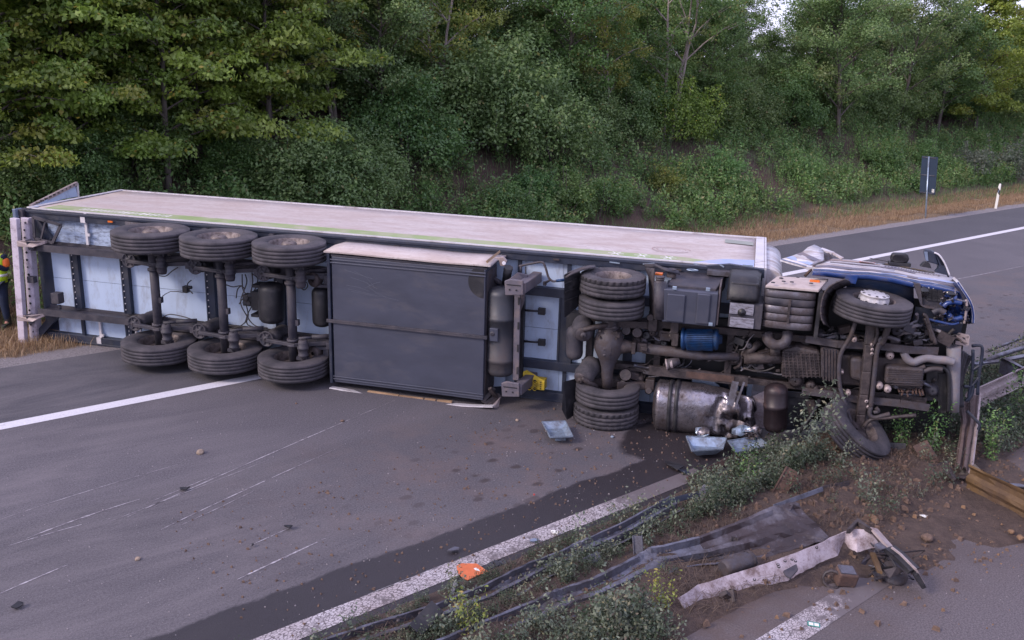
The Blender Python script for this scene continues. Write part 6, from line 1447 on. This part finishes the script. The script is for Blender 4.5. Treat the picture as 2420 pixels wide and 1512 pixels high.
def upright(name, label, cat, base, top, w_, m, lean=(0, 0), thick=.05, flange=True):
    P = G(*base, 0); dist = (P-Vector(CP)).dot(fw); T = Vector(CP)+ray(*top)*(dist+lean[0]); mb = MB(); d = T-P
    mb.beam(-d*.12, d, w_, .012)
    if flange: s_ = d.normalized().cross(Vector((0, -1, 0))).normalized()*w_*.5; mb.beam(s_-d*.12, s_+d, .012, thick); mb.beam(-s_-d*.12, d-s_, .012, thick)
    o = mb.build(name, m, None, 0, P); tag(o, label, cat); return o
upright('guard_rail_post', 'tilted rusty post leaning right behind the flattened rail plate', 'post', D(5, 985, 498), D(5, 1098, 300), .16, m_rust)
upright('guard_rail_post', 'short grey post standing between the two crumpled rails', 'post', D(5, 222, 835), D(5, 212, 680), .10, m_rail)
upright('guard_rail_post', 'thin dark stub standing beside the rusty cylinder', 'post', D(5, 750, 800), D(5, 768, 688), .07, m_mud)
upright('guard_rail_post', 'low pale stub near the bottom edge between the rails', 'post', D(6, 990, 1090), D(6, 990, 985), .09, m_rail)
beamthing('bent_strip', 'long thin bent strip reaching from the flattened plate to the silvery plant', 'metal strip', D(5, 990, 515), D(5, 1270, 412), .06, .02, m_rail, .34, .25)
beamthing('bent_strip', 'dark end of a thin strip lying left of the silvery plant', 'metal strip', D(5, 1260, 420), D(5, 1415, 385), .10, .05, m_mud, .16, .12)
beamthing('dark_bracket', 'black folded bracket lying across the lower rail at the bottom edge', 'bracket', D(6, 660, 1065), D(6, 815, 895), .16, .08, m_blk, .12, .22)
beamthing('metal_rod', 'short blue-grey rod standing by the orange sheet', 'rod', D(6, 910, 830), D(6, 952, 712), .04, .03, m_rail, .02, .16)
beamthing('rail_splinter', 'thin splinter of rail beside the longest rail, bent upwards', 'metal strip', D(6, 1800, 600), D(6, 1930, 535), .10, .03, m_rail, .08, .16)
beamthing('green_edge_strip', 'narrow dark green strip above the upper end of the longest rail', 'metal strip', D(5, 328, 500), D(5, 560, 440), .07, .03, m_navy, .2, .28)
beamthing('rail_splinter', 'forked rail splinter pointing up at the upper end of the longest rail', 'metal strip', D(5, 540, 510), D(5, 605, 395), .08, .04, m_rail, .12, .32)
beamthing('rusty_board', 'long orange-brown board lying under the galvanised trays', 'board', D(5, 500, 362), D(5, 800, 215), .09, .03, m_rust, .03, .06)
beamthing('rusty_board', 'short orange-brown board right of the trays', 'board', D(5, 790, 222), D(5, 935, 190), .08, .03, m_railr, .05, .08)
o = beamthing('brown_plate', 'brown bent plate leaning in the weeds under the truck nose', 'metal plate', D(5, 1825, 150), D(5, 1900, 275), .22, .015, m_rust, .30, .06)
beamthing('black_plate', 'flat black plate lying by the buried front wheel', 'metal plate', D(5, 1600, 182), D(5, 1745, 190), .20, .02, m_blk, .10, .12)
for a, b_, lb in (((1870, 300), (1990, 268), 'dusty metal bar half buried at the foot of the folded rail, longest'), ((1935, 275), (2000, 330), 'stubby bent bar at the foot of the folded rail'), ((1990, 240), (2010, 350), 'upright brown scrap touching the folded rail')):
    beamthing('scrap_bar', lb, 'scrap metal', D(5, *a), D(5, *b_), .09, .05, m_mud, .08, .16)
b = MB(); b.slab([(0, 0, 0), (.35, .05, .02), (.45, -.12, .1), (.12, -.22, .06)], (0, 0, .02)); b.slab([(.1, 0, .02), (.3, .02, .2), (.42, -.1, .12)], (.02, 0, .02)); tag(b.build('crushed_bracket', m_mud, None, 0, G(*D(5, 1985, 335), .05)), 'crushed bracket in the soil where the rail folds', 'scrap metal')
# rusty cylinder
P, Q = G(*D(5, 700, 872), .14), G(*D(5, 865, 815), .16); b = MB(); b.tube([(0, 0, 0), (Q-P)*.15, (Q-P)*.5, (Q-P)*.8, Q-P], [.085, .10, .105, .11, .095], 20, wob=.06); c = b.build('muddy_cylinder', m_mudl, None, 0, P); tag(c, 'muddy pale cylinder lying behind the white bumper strip', 'cylinder')
MB().lathe([(.108, -.02), (.118, 0), (.108, .02)], (Q-P)*.9, (Q-P), 20).build('cylinder_ring', m_mud, c)
# white bumper strip
up_ = [(440, 1040), (560, 962), (700, 912), (850, 868), (1000, 820), (1120, 775), (1230, 730), (1310, 690), (1390, 655), (1470, 642), (1540, 645)]
lo_ = [(482, 1106), (600, 1050), (708, 1008), (830, 970), (1050, 905), (1140, 860), (1250, 805), (1340, 765), (1385, 712), (1470, 738), (1600, 712)]
P0 = G(*D(5, 1000, 900)); bs = empty('bumper_strip', P0); rows = []
for k, (a, c_) in enumerate(zip(up_, lo_)):
    z = .10+.22*(k/10)**1.3; A_, B_ = G(*D(5, *a), z+.06)-P0, G(*D(5, *c_), max(.02, z-.08))-P0
    if k == 2: B_ = A_.lerp(B_, .80)
    rows.append([A_.lerp(B_, t*1.40) for t in (0, .06, .3, .5, .7, .94, 1)])
b = MB(); R2 = []
for i in range(len(rows)-1):
    for t in (0, .5): R2.append([p.lerp(q, t) for p, q in zip(rows[i], rows[i+1])])
R2.append(rows[-1]); lr2 = random.Random(8)
R2 = [[p+Vector((0, 0, lr2.gauss(0, .002))) if 0 < j < 6 else p+Vector((lr2.gauss(0, .005), lr2.gauss(0, .006), 0)) for j, p in enumerate(r_)] for r_ in R2]
R3 = []
for i in range(len(R2)-1):
    for t in (0, .25, .5, .75): R3.append([p.lerp(q, t) for p, q in zip(R2[i], R2[i+1])])
for i, r_ in enumerate(R3):                                # ragged, torn lower edge
    bite = (.30*max(0, 1-abs(i/len(R3)-.23)/.05)+.34*max(0, 1-abs(i/len(R3)-.80)/.05)+lr2.uniform(0, .05)); e_ = r_[0].lerp(r_[-1], 1-bite)
    for j, t in enumerate((0, .06, .3, .5, .7, .94, 1)): r_[j] = r_[0].lerp(e_, t)
R2 = R3
b.sheet(R2, -.010, smooth=False); b.build('bumper_skin', m_bump, bs)
b = MB()
for x, y in ((1020, 858), (1055, 825), (1115, 825), (1095, 815), (1235, 748), (880, 930), (1015, 845)): p = G(*D(5, x, y), .27)-P0; b.lathe([(.01, .012), (.016, .01), (.018, 0)], p, (0, -.4, 1), 8)
b.build('bolt_holes', m_blk, bs)
b = MB(); b.slab([G(*D(5, *q), .2)-P0 for q in ((1045, 880), (1120, 840), (1130, 870), (1085, 920), (1060, 905))], (0, 0, -.02)); b.build('bolted_gusset', m_chas, bs)
for pts in (((735, 990), (748, 1060)), ((700, 1010), (740, 1045))): MB().beam(G(*D(5, *pts[0]), .12)-P0, G(*D(5, *pts[1]), .02)-P0, .09, .05).build('torn_tab', m_mud, bs)
b = MB(); b.beam(G(*D(5, 1560, 640), .40)-P0, G(*D(5, 1668, 762), .34)-P0, .03, .10); b.build('end_trim', m_rail2, bs)
b = MB(); b.slab([G(*D(5, *q), .33)-P0 for q in ((1565, 740), (1620, 720), (1650, 755), (1590, 778))], (0, 0, .03)); b.build('end_plate', m_rail, bs)
b = MB(); b.slab([G(*D(5, *q), .42)-P0 for q in ((1408, 640), (1470, 578), (1560, 640), (1545, 642), (1470, 598), (1430, 640))], (0, 0, -.06)); b.build('end_bracket', m_mud, bs)
tag(bs, 'torn white bumper strip with ragged edge lying on the median near the camera', 'bumper')
# smashed lamp end beyond it
P0 = G(*D(5, 1690, 880)); dl = empty('smashed_lamp_unit', P0)
b = MB(); q = [(1650, 752, .36), (1700, 790, .34), (1790, 880, .26), (1835, 958, .10)]
for k in range(3): b.beam(G(*D(5, *q[k][:2]), q[k][2])-P0, G(*D(5, *q[k+1][:2]), q[k+1][2])-P0, .16, .05, (0, 0, 1))
b.build('black_trim', m_blk, dl); b = MB()
for k in range(3): b.beam(G(*D(5, q[k][0]+14, q[k][1]-6), q[k][2]+.04)-P0, G(*D(5, q[k+1][0]+14, q[k+1][1]-6), q[k+1][2]+.04)-P0, .02, .02, (0, 0, 1))
b.build('trim_edge', m_rail2, dl)
b = MB(); b.lathe([(.01, .04), (.05, .045), (.055, .01), (.13, .0), (.15, -.03), (.15, -.09)], G(*D(5, 1680, 885), .12)-P0, (-.1, -.7, .8), 20); b.build('lamp_drum', m_mudl, dl)
b = MB(); b.slab([G(*D(5, *q_), .2)-P0 for q_ in ((1540, 785), (1570, 790), (1610, 900), (1580, 890))], (0, 0, .03)); b.build('orange_bracket', m_railr, dl)
lr2 = random.Random(21)
for i in range(26):
    x, y = lr2.uniform(1420, 1760), lr2.uniform(720, 960)
    if (x-1400)/360+ (960-y)/300 < .55: continue
    p = G(*D(5, x, y), lr2.uniform(.03, .22))-P0; b = MB()
    if i % 3: b.slab([p+Vector((lr2.gauss(0, .07), lr2.gauss(0, .07), lr2.gauss(0, .03))) for k in range(4)], (0, 0, .008))
    else: b.tube([p+Vector((lr2.gauss(0, .12), lr2.gauss(0, .12), lr2.uniform(0, .1))) for k in range(4)], .010, 6)
    b.build('torn_piece', lr2.choice((m_mud, m_mudl, m_rail, m_mud, m_blk, m_chas)), dl)
tag(dl, 'smashed lamp unit and tangled brackets at the right end of the white bumper strip', 'wreckage')
P = G(*D(5, 1395, 960), .0); cbx = MB(); cbx.obox((0, 0, .10), (.22, .16, .17), Euler((.2, .1, .3))); c = cbx.build('muddy_box', m_rust, None, .02, P); tag(c, 'small muddy box lying below the torn end of the bumper strip', 'box')
MB().obox((0.0, -.01, .19), (.17, .13, .02), Euler((.2, .1, .3))).build('lid', m_rail, c)
P = G(*D(5, 1325, 930), .08); b = MB(); b.tube([(.10*math.cos(a), .03*math.sin(a), .09*math.sin(a)) for a in [k*.6 for k in range(10)]], .018, 8); tag(b.build('broken_ring', m_mud, None, 0, P), 'broken muddy ring left of the small muddy box', 'ring')
# galvanised trays
def tray(label, pts, z0, z1, open_=True):
    P0 = G(*pts[0], z0); o = [G(*p, z1)-P0 for p in pts]; cen = sum(o, Vector())/4; inn = [cen+(p-cen)*.62+Vector((0, 0, z0-z1)) for p in o]
    e = empty('galvanised_tray', P0); b = MB(); b.slab(inn, (0, 0, -.006)); b.build('tray_floor', m_gal, e)
    for k in range(4):
        b = MB(); a, c = o[k], o[(k+1) % 4]; b.slab([a, c, inn[(k+1) % 4], inn[k]], (0, 0, -.005)); b.build('tray_wall', m_gal, e)
    b = MB()
    for k in range(4): b.beam(o[k], o[(k+1) % 4], .02, .012)
    b.build('tray_rim', m_gal, e); tag(e, label, 'metal tray'); return e
t1 = tray('galvanised tray lying alone in front of the double drive wheels', [(1281, 997), (1336, 995), (1354, 1031), (1300, 1033)], .06, .13)
MB().beam(G(1312, 1038, .03)-t1.location, G(1336, 1038, .03)-t1.location, .04, .03).build('tray_lug', m_gal, t1)
tray('left one of the two galvanised trays under the crumpled fuel tank', [D(5, 490, 112), D(5, 722, 122), D(5, 700, 185), D(5, 522, 195)], .05, .16)
tray('right one of the two galvanised trays, bluer, under the crumpled fuel tank', [D(5, 728, 138), D(5, 895, 112), D(5, 968, 165), D(5, 775, 205)], .05, .16)
# yellow egg-box shaped block standing on the lower skirt of the trailer
a, c = V(2, 1436, 1128, -.35), V(2, 1582, 1208, -.35); yb = empty('yellow_plastic_block', TRUCK @ Vector((a.x, -.35, c.z))); yb.rotation_euler = TRUCK.to_euler()
wd_, ht = c.x-a.x, a.z-c.z; b = MB(); b.box((0, .02, 0), (wd_, .22, ht)); b.build('block', m_yel, yb, .01)
for i in range(3):
    for j in range(4):
        cx_, cz_ = wd_*(.13+.23*i), ht*(.14+.24*j); b = MB(); b.lathe([(.030, -.0), (.034, -.022), (.040, -.022), (.040, 0)], (cx_, .018, cz_), (0, 1, 0), 16); b.build('socket_rim', m_yel, yb)
        b = MB(); b.lathe([(.001, -.004), (.030, -.006), (.030, .0)], (cx_, .018, cz_), (0, 1, 0), 16); b.build('socket', m_blk, yb)
b = MB()
for j in range(4): b.lathe([(.001, -.004), (.010, -.004), (.012, 0)], (wd_*.84, .018, ht*(.16+.22*j)), (0, 1, 0), 10)
b.build('small_holes', m_blk, yb)
b = MB(); b.slab([(0.02, .02, ht), (wd_*.95, .02, ht), (.05, .16, ht+.10), (0, .1, ht+.08)], (0, 0, .01)); b.build('torn_flap', m_yel, yb)
tag(yb, 'yellow plastic block with rows of round holes wedged between landing gear and drive wheels', 'plastic block')
# orange sheet, black bag, crumbs
P = G(1105, 1352); b = MB(); poly = [(950, 612), (985, 598), (1090, 600), (1120, 620), (1170, 655), (1100, 680), (1030, 712), (995, 700), (960, 660)]
b.slab([G(*D(6, *q), .05)-P for q in poly], (0, 0, .012)); os_ = b.build('orange_sheet', mat('orange_sheet', (.52, .13, .045), .65, var=.15, scale=12, bump=.2), None, .004, P); tag(os_, 'orange sheet lying on the worn white line', 'plastic sheet')
b = MB(); b.slab([G(*D(6, *q), .064)-P for q in ((1068, 628), (1085, 624), (1102, 634), (1112, 648), (1098, 644), (1080, 640))], (0, 0, .002)); b.build('pale_mark', m_print, os_)
P = G(*D(6, 1215, 622), 0); rows = []
for i in range(9):
    rows.append([Vector((.30*(i/8-.5)*1.2, .12*(j/6-.5), .07*math.sin(math.pi*i/8)**.5*math.sin(math.pi*j/6)**.5*(1+.3*math.sin(i*2+j*3))+.002)) for j in range(7)])
b = MB(); b.sheet(rows); bb = b.build('black_bag', m_glass, None, 0, P); bb.rotation_euler = (0, 0, .8); tag(bb, 'crumpled black bag touching the orange sheet', 'bag')
# grey-blue plastic scraps near the line, white clip, card
lr2 = random.Random(77)
def scrap(label, x, y, m, s_=.1, z=.02, name='plastic_scrap', cat='scrap'):
    P = G(x, y, z); b = MB(); k = 5; b.slab([(s_*lr2.uniform(.6, 1.2)*math.cos(a), s_*.6*lr2.uniform(.6, 1.2)*math.sin(a), lr2.uniform(0, s_*.3)) for a in [i*6.283/k for i in range(k)]], (0, 0, .012)); o = b.build(name, m, None, 0, P); o.rotation_euler = (0, 0, lr2.uniform(0, 3)); tag(o, label, cat); return o
for a in (('black plastic scrap left of the rusty board', *D(5, 420, 285), m_blk, .18), ('dark blue scrap on the wet asphalt below the fuel tank', *D(5, 480, 320), m_navy, .12), ('blue scrap among the weeds right of the trays', *D(5, 870, 302), m_blue, .12, .08), ('dark grey panel scrap behind the large mugwort', *D(5, 950, 250), m_navy, .16, .1),
          ('flat black scrap alone in the middle of the lane', 682, 1246, m_blk, .075), ('long dark scrap in the lane above the scratches', 437, 1155, m_blk, .07), ('small dark scrap at the lower left edge', 45, 1432, m_blk, .08), ('dark crumb below the middle scratches', 597, 1288, m_blk, .03),
          ('black scrap on the opposite lane at the right edge', *D(5, 2270, 372), m_blk, .14), ('grey metal scrap at the right edge below the ochre rail', *D(5, 2392, 405), m_rail, .13), ('pale scrap on the soil left of the ochre rail', *D(5, 1765, 450), m_bump, .06, .1), ('white paper scrap on the soil above the bumper end', *D(5, 1845, 572), m_print, .05, .05),
          ('glassy blue scrap on the worn line right of the orange sheet', *D(6, 1482, 445), m_lens, .06), ('white clip on the worn line near the weeds', *D(6, 1625, 385), m_print, .06), ('grey stick-like scrap on the dark strip', *D(6, 935, 505), m_rail, .09), ('red scrap on the spotted asphalt', 1262, 1175-5, m_red, .02)): scrap(*a)
for a, b_, lb in (((2225, 345), (2315, 418), 'dark rod crossing the opposite lane line at the right edge'), ((2335, 425), (2420, 470), 'second dark rod below it at the right edge')): beamthing('metal_rod', lb, 'rod', D(5, *a), D(5, *b_), .05, .03, m_blk, .03, .03)
P = G(1923, 1475, .01); cd_ = MB().obox((0, 0, 0), (.12, .075, .006)).build('paper_card', mat('card', (.02, .22, .18), .5, bump=0), None, 0, P); tag(cd_, 'small green and white card on the opposite lane near the bottom', 'card')
for dx in (-.026, .028): MB().obox((dx, -.006, .0045), (.045, .05, .002)).build('white_field', m_print, cd_)
# clods and stones
def stone_mesh(name, r_, m, seed):
    bm = bmesh.new(); bmesh.ops.create_icosphere(bm, subdivisions=2, radius=r_); q = random.Random(seed)
    for v_ in bm.verts: v_.co *= 1+.5*(bumpy(v_.co.x/r_*1.3+seed, v_.co.y/r_*1.3+v_.co.z/r_, seed)-.5)+q.uniform(-.05, .05); v_.co.z *= .7
    me = bpy.data.meshes.new(name); bm.to_mesh(me); bm.free(); me.materials.append(m); return me
m_stone = mat('sand_stone', (.26, .20, .155), .85, var=.2, scale=20, bump=.4); m_clod = mat('clod', (.13, .085, .065), .95, var=.35, scale=20, bump=.8)
m_oclod = mat('ochre_clod', (.19, .115, .068), .95, var=.3, scale=14, bump=.7)
for i, (x, y, r_, m_, lb) in enumerate(((473, 1068, .055, m_stone, 'pale triangular stone alone on the left lane'), (325, 1320, .03, m_stone, 'small tan stone near the lower left'), (1447, 1032, .03, m_gal, 'shiny pebble in front of the drive wheels'), (1222, 993, .03, m_stone, 'tan pebble left of the lone tray'),
        (*D(5, 1545, 588), .10, m_oclod, 'big ochre clod above the bumper end'), (*D(5, 1720, 440), .08, m_oclod, 'ochre clod beside the pale scrap'), (*D(5, 2350, 655), .04, m_oclod, 'ochre clod below the ochre rail, upper'), (*D(5, 2398, 690), .045, m_oclod, 'ochre clod at the right edge, lower'), (*D(5, 1870, 690), .07, m_clod, 'brown clod right of the bumper end'), (700, 1073-120, .02, m_clod, 'dark pebble right behind the third axle'), (809, 994, .03, m_clod, 'dark clod on the long scratch'), (1065, 985+0, .02, m_clod, 'small dark clod in the upper lane'))):
    o = bpy.data.objects.new('stone' if m_ is not m_clod and m_ is not m_oclod else 'soil_clod', stone_mesh('stone', r_, m_, i)); COL.objects.link(o); o.location = G(x, y, r_*.4+(.05 if y > 1100 and x > 1500 else 0)); tag(o, lb, 'stone' if 'stone' in lb or 'pebble' in lb else 'clod')
def crumbs(name, spots, m, label, seed):
    rg = random.Random(seed); b = MB()
    for p, s_ in spots:
        k = [Vector((rg.gauss(0, 1), rg.gauss(0, 1), rg.gauss(0, .7))).normalized()*s_*rg.uniform(.6, 1.3) for _ in range(5)]
        a = rg.uniform(0, 6.28); base = [Vector((math.cos(a+i*2.094)*s_, math.sin(a+i*2.094)*s_*rg.uniform(.6, 1), -s_*.3)) for i in range(3)]; top = [q*.55+Vector((rg.gauss(0, s_*.2), 0, s_*rg.uniform(.7, 1.2))) for q in base]
        b.add([p+q for q in base+top], [(0, 1, 2), (5, 4, 3), (0, 3, 4, 1), (1, 4, 5, 2), (2, 5, 3, 0)])
    o = b.build(name, m); tag(o, label, kind='stuff')
sp = []
for i in range(2600):
    t, n = lr.gauss(7.2, 1.9), lr.uniform(MED1-1.6, MED0-.2)
    if n < MED1-.2 and lr.random() < (MED1-n)/1.5: continue
    sp.append((R(t, n, (soil_z(t, n) if n > MED1-.2 else .0)+.005), abs(lr.gauss(.014, .016))+.005))
crumbs('soil_crumbs', sp, m_clod, 'brown soil crumbs churned up by the cab', 1)
sp = [(R(lr.gauss(7.6, 2), lr.uniform(MED1-1.8, MED0-.4), .05), abs(lr.gauss(.006, .010))+.003) for i in range(420)]
crumbs('ochre_crumbs', sp, m_oclod, 'ochre crumbs of subsoil scattered over the opposite lane', 2)
sp = [(R(lr.uniform(-4, 12), lr.uniform(-12, -5) if lr.random() < .6 else lr.uniform(-12, -9.5), .003), abs(lr.gauss(.002, .004))+.002) for i in range(1500)] + [(R(lr.uniform(-4, 12), lr.uniform(-20, -14.6), .003), abs(lr.gauss(.002, .004))+.002) for i in range(900)]
crumbs('pale_grit', sp, mat('pale_grit', (.26, .24, .25), .9, var=.3, scale=3, bump=0), 'pale grit and splinters scattered over the asphalt', 3)
sp = [(R(lr.uniform(-1, 11), lr.uniform(-12, -8.8), .003), abs(lr.gauss(.008, .008))+.003) for i in range(1100)]
crumbs('dark_grit', sp, m_clod, 'dark soil crumbs scattered near the truck', 4)

# ================================================================ roadside furniture
P = G(2187, 512); sg = empty('road_sign', P); dist = (P-Vector(CP)).dot(fw)
def at(v_, x, y, dd=0): return Vector(CP)+ray(*D(v_, x, y))*(dist+dd)-P
def tilt(z, off=0, dy=0):                                 # along the leaning post
    return (at(7, 1605, 195)-at(7, 1577, 700)).normalized()*z
top = at(7, 1606, 192); ps = MB(); ps.tube([top*-.05, top*1.0], .035, 12); ps.build('post', m_gal, sg)
sx = Vector((-TV.y, TV.x, 0)).normalized()*-1; upv = top.normalized(); z0, z1 = at(7, 1590, 512).length, at(7, 1606, 190).length
b = MB(); q = [upv*z0-sx*.36, upv*z0+sx*.34, upv*z1+sx*.38, upv*z1-sx*.34]; off_ = TV*.045
b.slab([p+off_ for p in q], TV*.02); b.build('sign_panel', mat('sign_back', (.012, .026, .052), .85, .0, var=.1, bump=.05), sg, .01)
for f_ in (.5, .03, .97): MB().beam(upv*(z0+(z1-z0)*f_)-sx*.30+off_*.5, upv*(z0+(z1-z0)*f_)+sx*.30+off_*.5, .03, .02, (0, -1, 0)).build('clamp', m_rail, sg)
lc = upv*(z0+.17)+sx*.25; u2 = upv
b = MB(); b.slab([lc-sx*.05-u2*.07-TV*-.03, lc+sx*.05-u2*.07+TV*.03, lc+sx*.05+u2*.07+TV*.03, lc-sx*.05+u2*.07+TV*.03], -TV*.004); b.build('sticker', m_print, sg)
b = MB(); o_ = lc+TV*.022
for (x0, y0), (x1, y1) in (((.03, .05), (-.03, .05)), ((-.03, .05), (-.03, .01)), ((-.03, .01), (.025, .005)), ((.025, .005), (.03, -.03)), ((.03, -.03), (-.03, -.045))): b.beam(o_+sx*x0+u2*y0, o_+sx*x1+u2*y1, .014, .004, (-TV.x, -TV.y, 0))
b.build('sticker_digit', m_blk, sg)
tag(sg, 'tall dark grey road sign seen from behind on a leaning metal post', 'road sign')
P = G(2354, 490); dn = empty('delineator_post', P); dn.rotation_euler = (0, math.radians(1), TH)
b = MB(); prf = [(-.045, -.055), (.045, -.035), (.045, .035), (-.045, .055)]; b.add([(x, y, z) for z in (-.1, 1.02) for x, y in prf]+[(x*.8, y*.6, 1.14) for x, y in prf], [(0, 1, 5, 4), (1, 2, 6, 5), (2, 3, 7, 6), (3, 0, 4, 7), (4, 5, 9, 8), (5, 6, 10, 9), (6, 7, 11, 10), (7, 4, 8, 11), (8, 9, 10, 11)])
b.build('post', m_print, dn)
b = MB(); b.add([(x*1.05, y*1.05, z+(y*1.3)) for z in (.66, .88) for x, y in prf], [(0, 1, 5, 4), (1, 2, 6, 5), (2, 3, 7, 6), (3, 0, 4, 7)]); b.build('black_band', m_blk, dn)
MB().obox((-.06, 0, .77), (.008, .05, .12)).build('reflector', m_lens, dn)
tag(dn, 'white roadside post with a slanted black band right of the sign', 'road post')

# ================================================================ the worker at the left edge
P = G(4, 772); pr = empty('person', P); FA = math.atan2(CP[1]-P.y, CP[0]-P.x)+math.pi/2-.5; pr.rotation_euler = (0, 0, FA)
pr.scale = (1.02, 1.02, 1.02)
def skin(name, pts, edges, m, parent, sub=2, root=0):
    me = bpy.data.meshes.new(name); me.from_pydata([p[:3] for p in pts], edges, []); me.materials.append(m)
    o = bpy.data.objects.new(name, me); COL.objects.link(o); o.parent = parent
    s_ = o.modifiers.new('skin', 'SKIN'); s_.use_smooth_shade = True
    for v_, p in zip(me.skin_vertices[0].data, pts): v_.radius = (p[3], p[4] if len(p) > 4 else p[3])
    me.skin_vertices[0].data[root].use_root = True
    q = o.modifiers.new('sub', 'SUBSURF'); q.levels = sub; q.render_levels = sub; return o
m_skin = mat('skin', (.42, .20, .15), .5, var=.08, bump=0); m_cloth = mat('navy_cloth', (.010, .018, .045), .85, var=.3, scale=8, bump=.3, bscale=80); m_vest = mat('hi_vis_yellow', (.48, .72, .02), .6, var=.08, bump=.1)
m_vor = mat('hi_vis_orange', (.85, .17, .03), .6, var=.08, bump=.1); m_hair = mat('grey_brown_hair', (.16, .10, .09), .9, var=.3, scale=60, bump=.6); m_boot = mat('boot', (.02, .018, .018), .7, bump=.2)
body = [(0, 0, .96, .15, .11), (0, 0, 1.12, .145, .105), (0, .0, 1.30, .17, .115), (0, .01, 1.44, .12, .08), (0, .0, 1.52, .058), (0, -.02, 1.60, .075, .085), (0, -.025, 1.70, .078, .095),
        (.19, 0, 1.42, .062), (.24, -.03, 1.16, .048), (.12, -.22, 1.30, .038), (.07, -.20, 1.50, .030),          # arm raised to the face
        (-.19, 0, 1.42, .062), (-.25, .02, 1.15, .048), (-.24, -.06, .90, .036), (-.23, -.09, .82, .030),
        (.09, 0, .88, .095), (.11, -.02, .50, .065), (.12, .02, .12, .045), (.13, -.10, .04, .04), (-.09, 0, .88, .095), (-.11, -.03, .50, .065), (-.13, .03, .12, .045), (-.14, -.09, .04, .04)]
ed = [(0, 1), (1, 2), (2, 3), (3, 4), (4, 5), (5, 6), (3, 7), (7, 8), (8, 9), (9, 10), (3, 11), (11, 12), (12, 13), (13, 14), (0, 15), (15, 16), (16, 17), (17, 18), (0, 19), (19, 20), (20, 21), (21, 22)]
skin('body', body, ed, m_skin, pr)
idx = [0, 1, 2, 3, 7, 8, 9, 11, 12, 13]; mp = {k: i for i, k in enumerate(idx)}
skin('shirt', [(*body[k][:3], *[r_*1.13+.008 for r_ in (body[k][3:] if len(body[k]) > 4 else (body[k][3],)*2)]) for k in idx], [(mp[a], mp[b_]) for a, b_ in ed if a in mp and b_ in mp], m_cloth, pr)
idx = [0, 15, 16, 17, 19, 20, 21]; mp = {k: i for i, k in enumerate(idx)}
skin('trousers', [(*body[k][:3], *[r_*1.15+.012 for r_ in (body[k][3:] if len(body[k]) > 4 else (body[k][3],)*2)]) for k in idx], [(mp[a], mp[b_]) for a, b_ in ed if a in mp and b_ in mp], m_cloth, pr)
for s_ in (1, -1): b = MB(); b.obox((s_*.135, -.06, .045), (.10, .28, .10)); b.tube([(s_*.13, .02, .05), (s_*.125, .02, .24)], .062, 12); b.build('boot', m_boot, pr, .03)
rows = []
for z, rx, ry in ((1.47, .16, .10), (1.40, .225, .14), (1.25, .215, .15), (1.08, .195, .145), (.92, .20, .15)):
    rows.append([(rx*math.sin(a), -ry*math.cos(a)*1.02, z) for a in [math.radians(38)+math.radians(284)*k/18 for k in range(19)]])
b = MB(); b.sheet(rows, .012); b.build('safety_vest', m_vest, pr)
b = MB()
for z in (1.22, 1.04): b.sheet([[(.222*math.sin(a), -.158*math.cos(a), zz) for a in [math.radians(38)+math.radians(284)*k/18 for k in range(19)]] for zz in (z, z+.05)], .004)
b.build('reflective_tape', m_print, pr)
skin('orange_sleeve', [(.20, 0, 1.41, .085), (.245, -.03, 1.20, .072)], [(0, 1)], m_vor, pr, 2)
b = MB(); b.lathe([(.001, .125), (.05, .115), (.085, .08), (.104, .03), (.106, -.01), (.09, -.05)], (0, -.005, 1.70), (0, .15, 1), 20); b.build('hair', m_hair, pr)
for sx_ in (-1, 1): MB().lathe([(.001, .006), (.010, .004), (.012, 0)], (sx_*.032, -.112, 1.675), (0, -1, 0), 10).build('eye', m_glass, pr); MB().obox((sx_*.085, -.01, 1.66), (.02, .035, .055)).build('ear', m_skin, pr, .008)
b = MB(); b.slab([(-.014, -.11, 1.635), (.014, -.11, 1.635), (.005, -.108, 1.68), (-.005, -.108, 1.68)], (0, -.022, -.003)); b.build('nose', m_skin, pr, .005)
MB().obox((0, -.107, 1.605), (.045, .008, .010)).build('mouth', mat('lip', (.3, .1, .09), .5, bump=0), pr, .003)
for k in range(5):
    o_ = Vector((.07-.014*k, -.205+.004*k, 1.515)) if k < 4 else Vector((.09, -.20, 1.50)); ln_ = (.055, .065, .062, .05, .045)[k]
    b = MB(); b.tube([o_, o_+Vector((-.012, -.006, ln_*.45)), o_+Vector((-.030, .014, ln_*.85)), o_+Vector((-.042, .028, ln_))] if k < 4 else [o_, o_+Vector((-.0, .02, .03)), o_+Vector((-.015, .03, .055))], [.010, .010, .009, .007][:4 if k < 4 else 3], 8); b.build('finger', m_skin, pr)
for k in range(4): b = MB(); o_ = Vector((-.245+.018*k-.01, -.10, .79)); b.tube([o_, o_+Vector((0, -.008, -.04)), o_+Vector((.004, .006, -.07))], [.010, .010, .008], 8); b.build('finger', m_skin, pr)
MB().tube([(-.20, -.105, .82), (-.185, -.12, .78), (-.185, -.115, .755)], .010, 8).build('thumb', m_skin, pr)
MB().obox((.04, -.165, 1.585), (.03, .012, .10), Euler((0, -.3, 0))).build('phone', m_glass, pr, .004)
tag(pr, 'worker in navy clothes and yellow safety vest, half hidden behind the trailer tail at left', 'person')
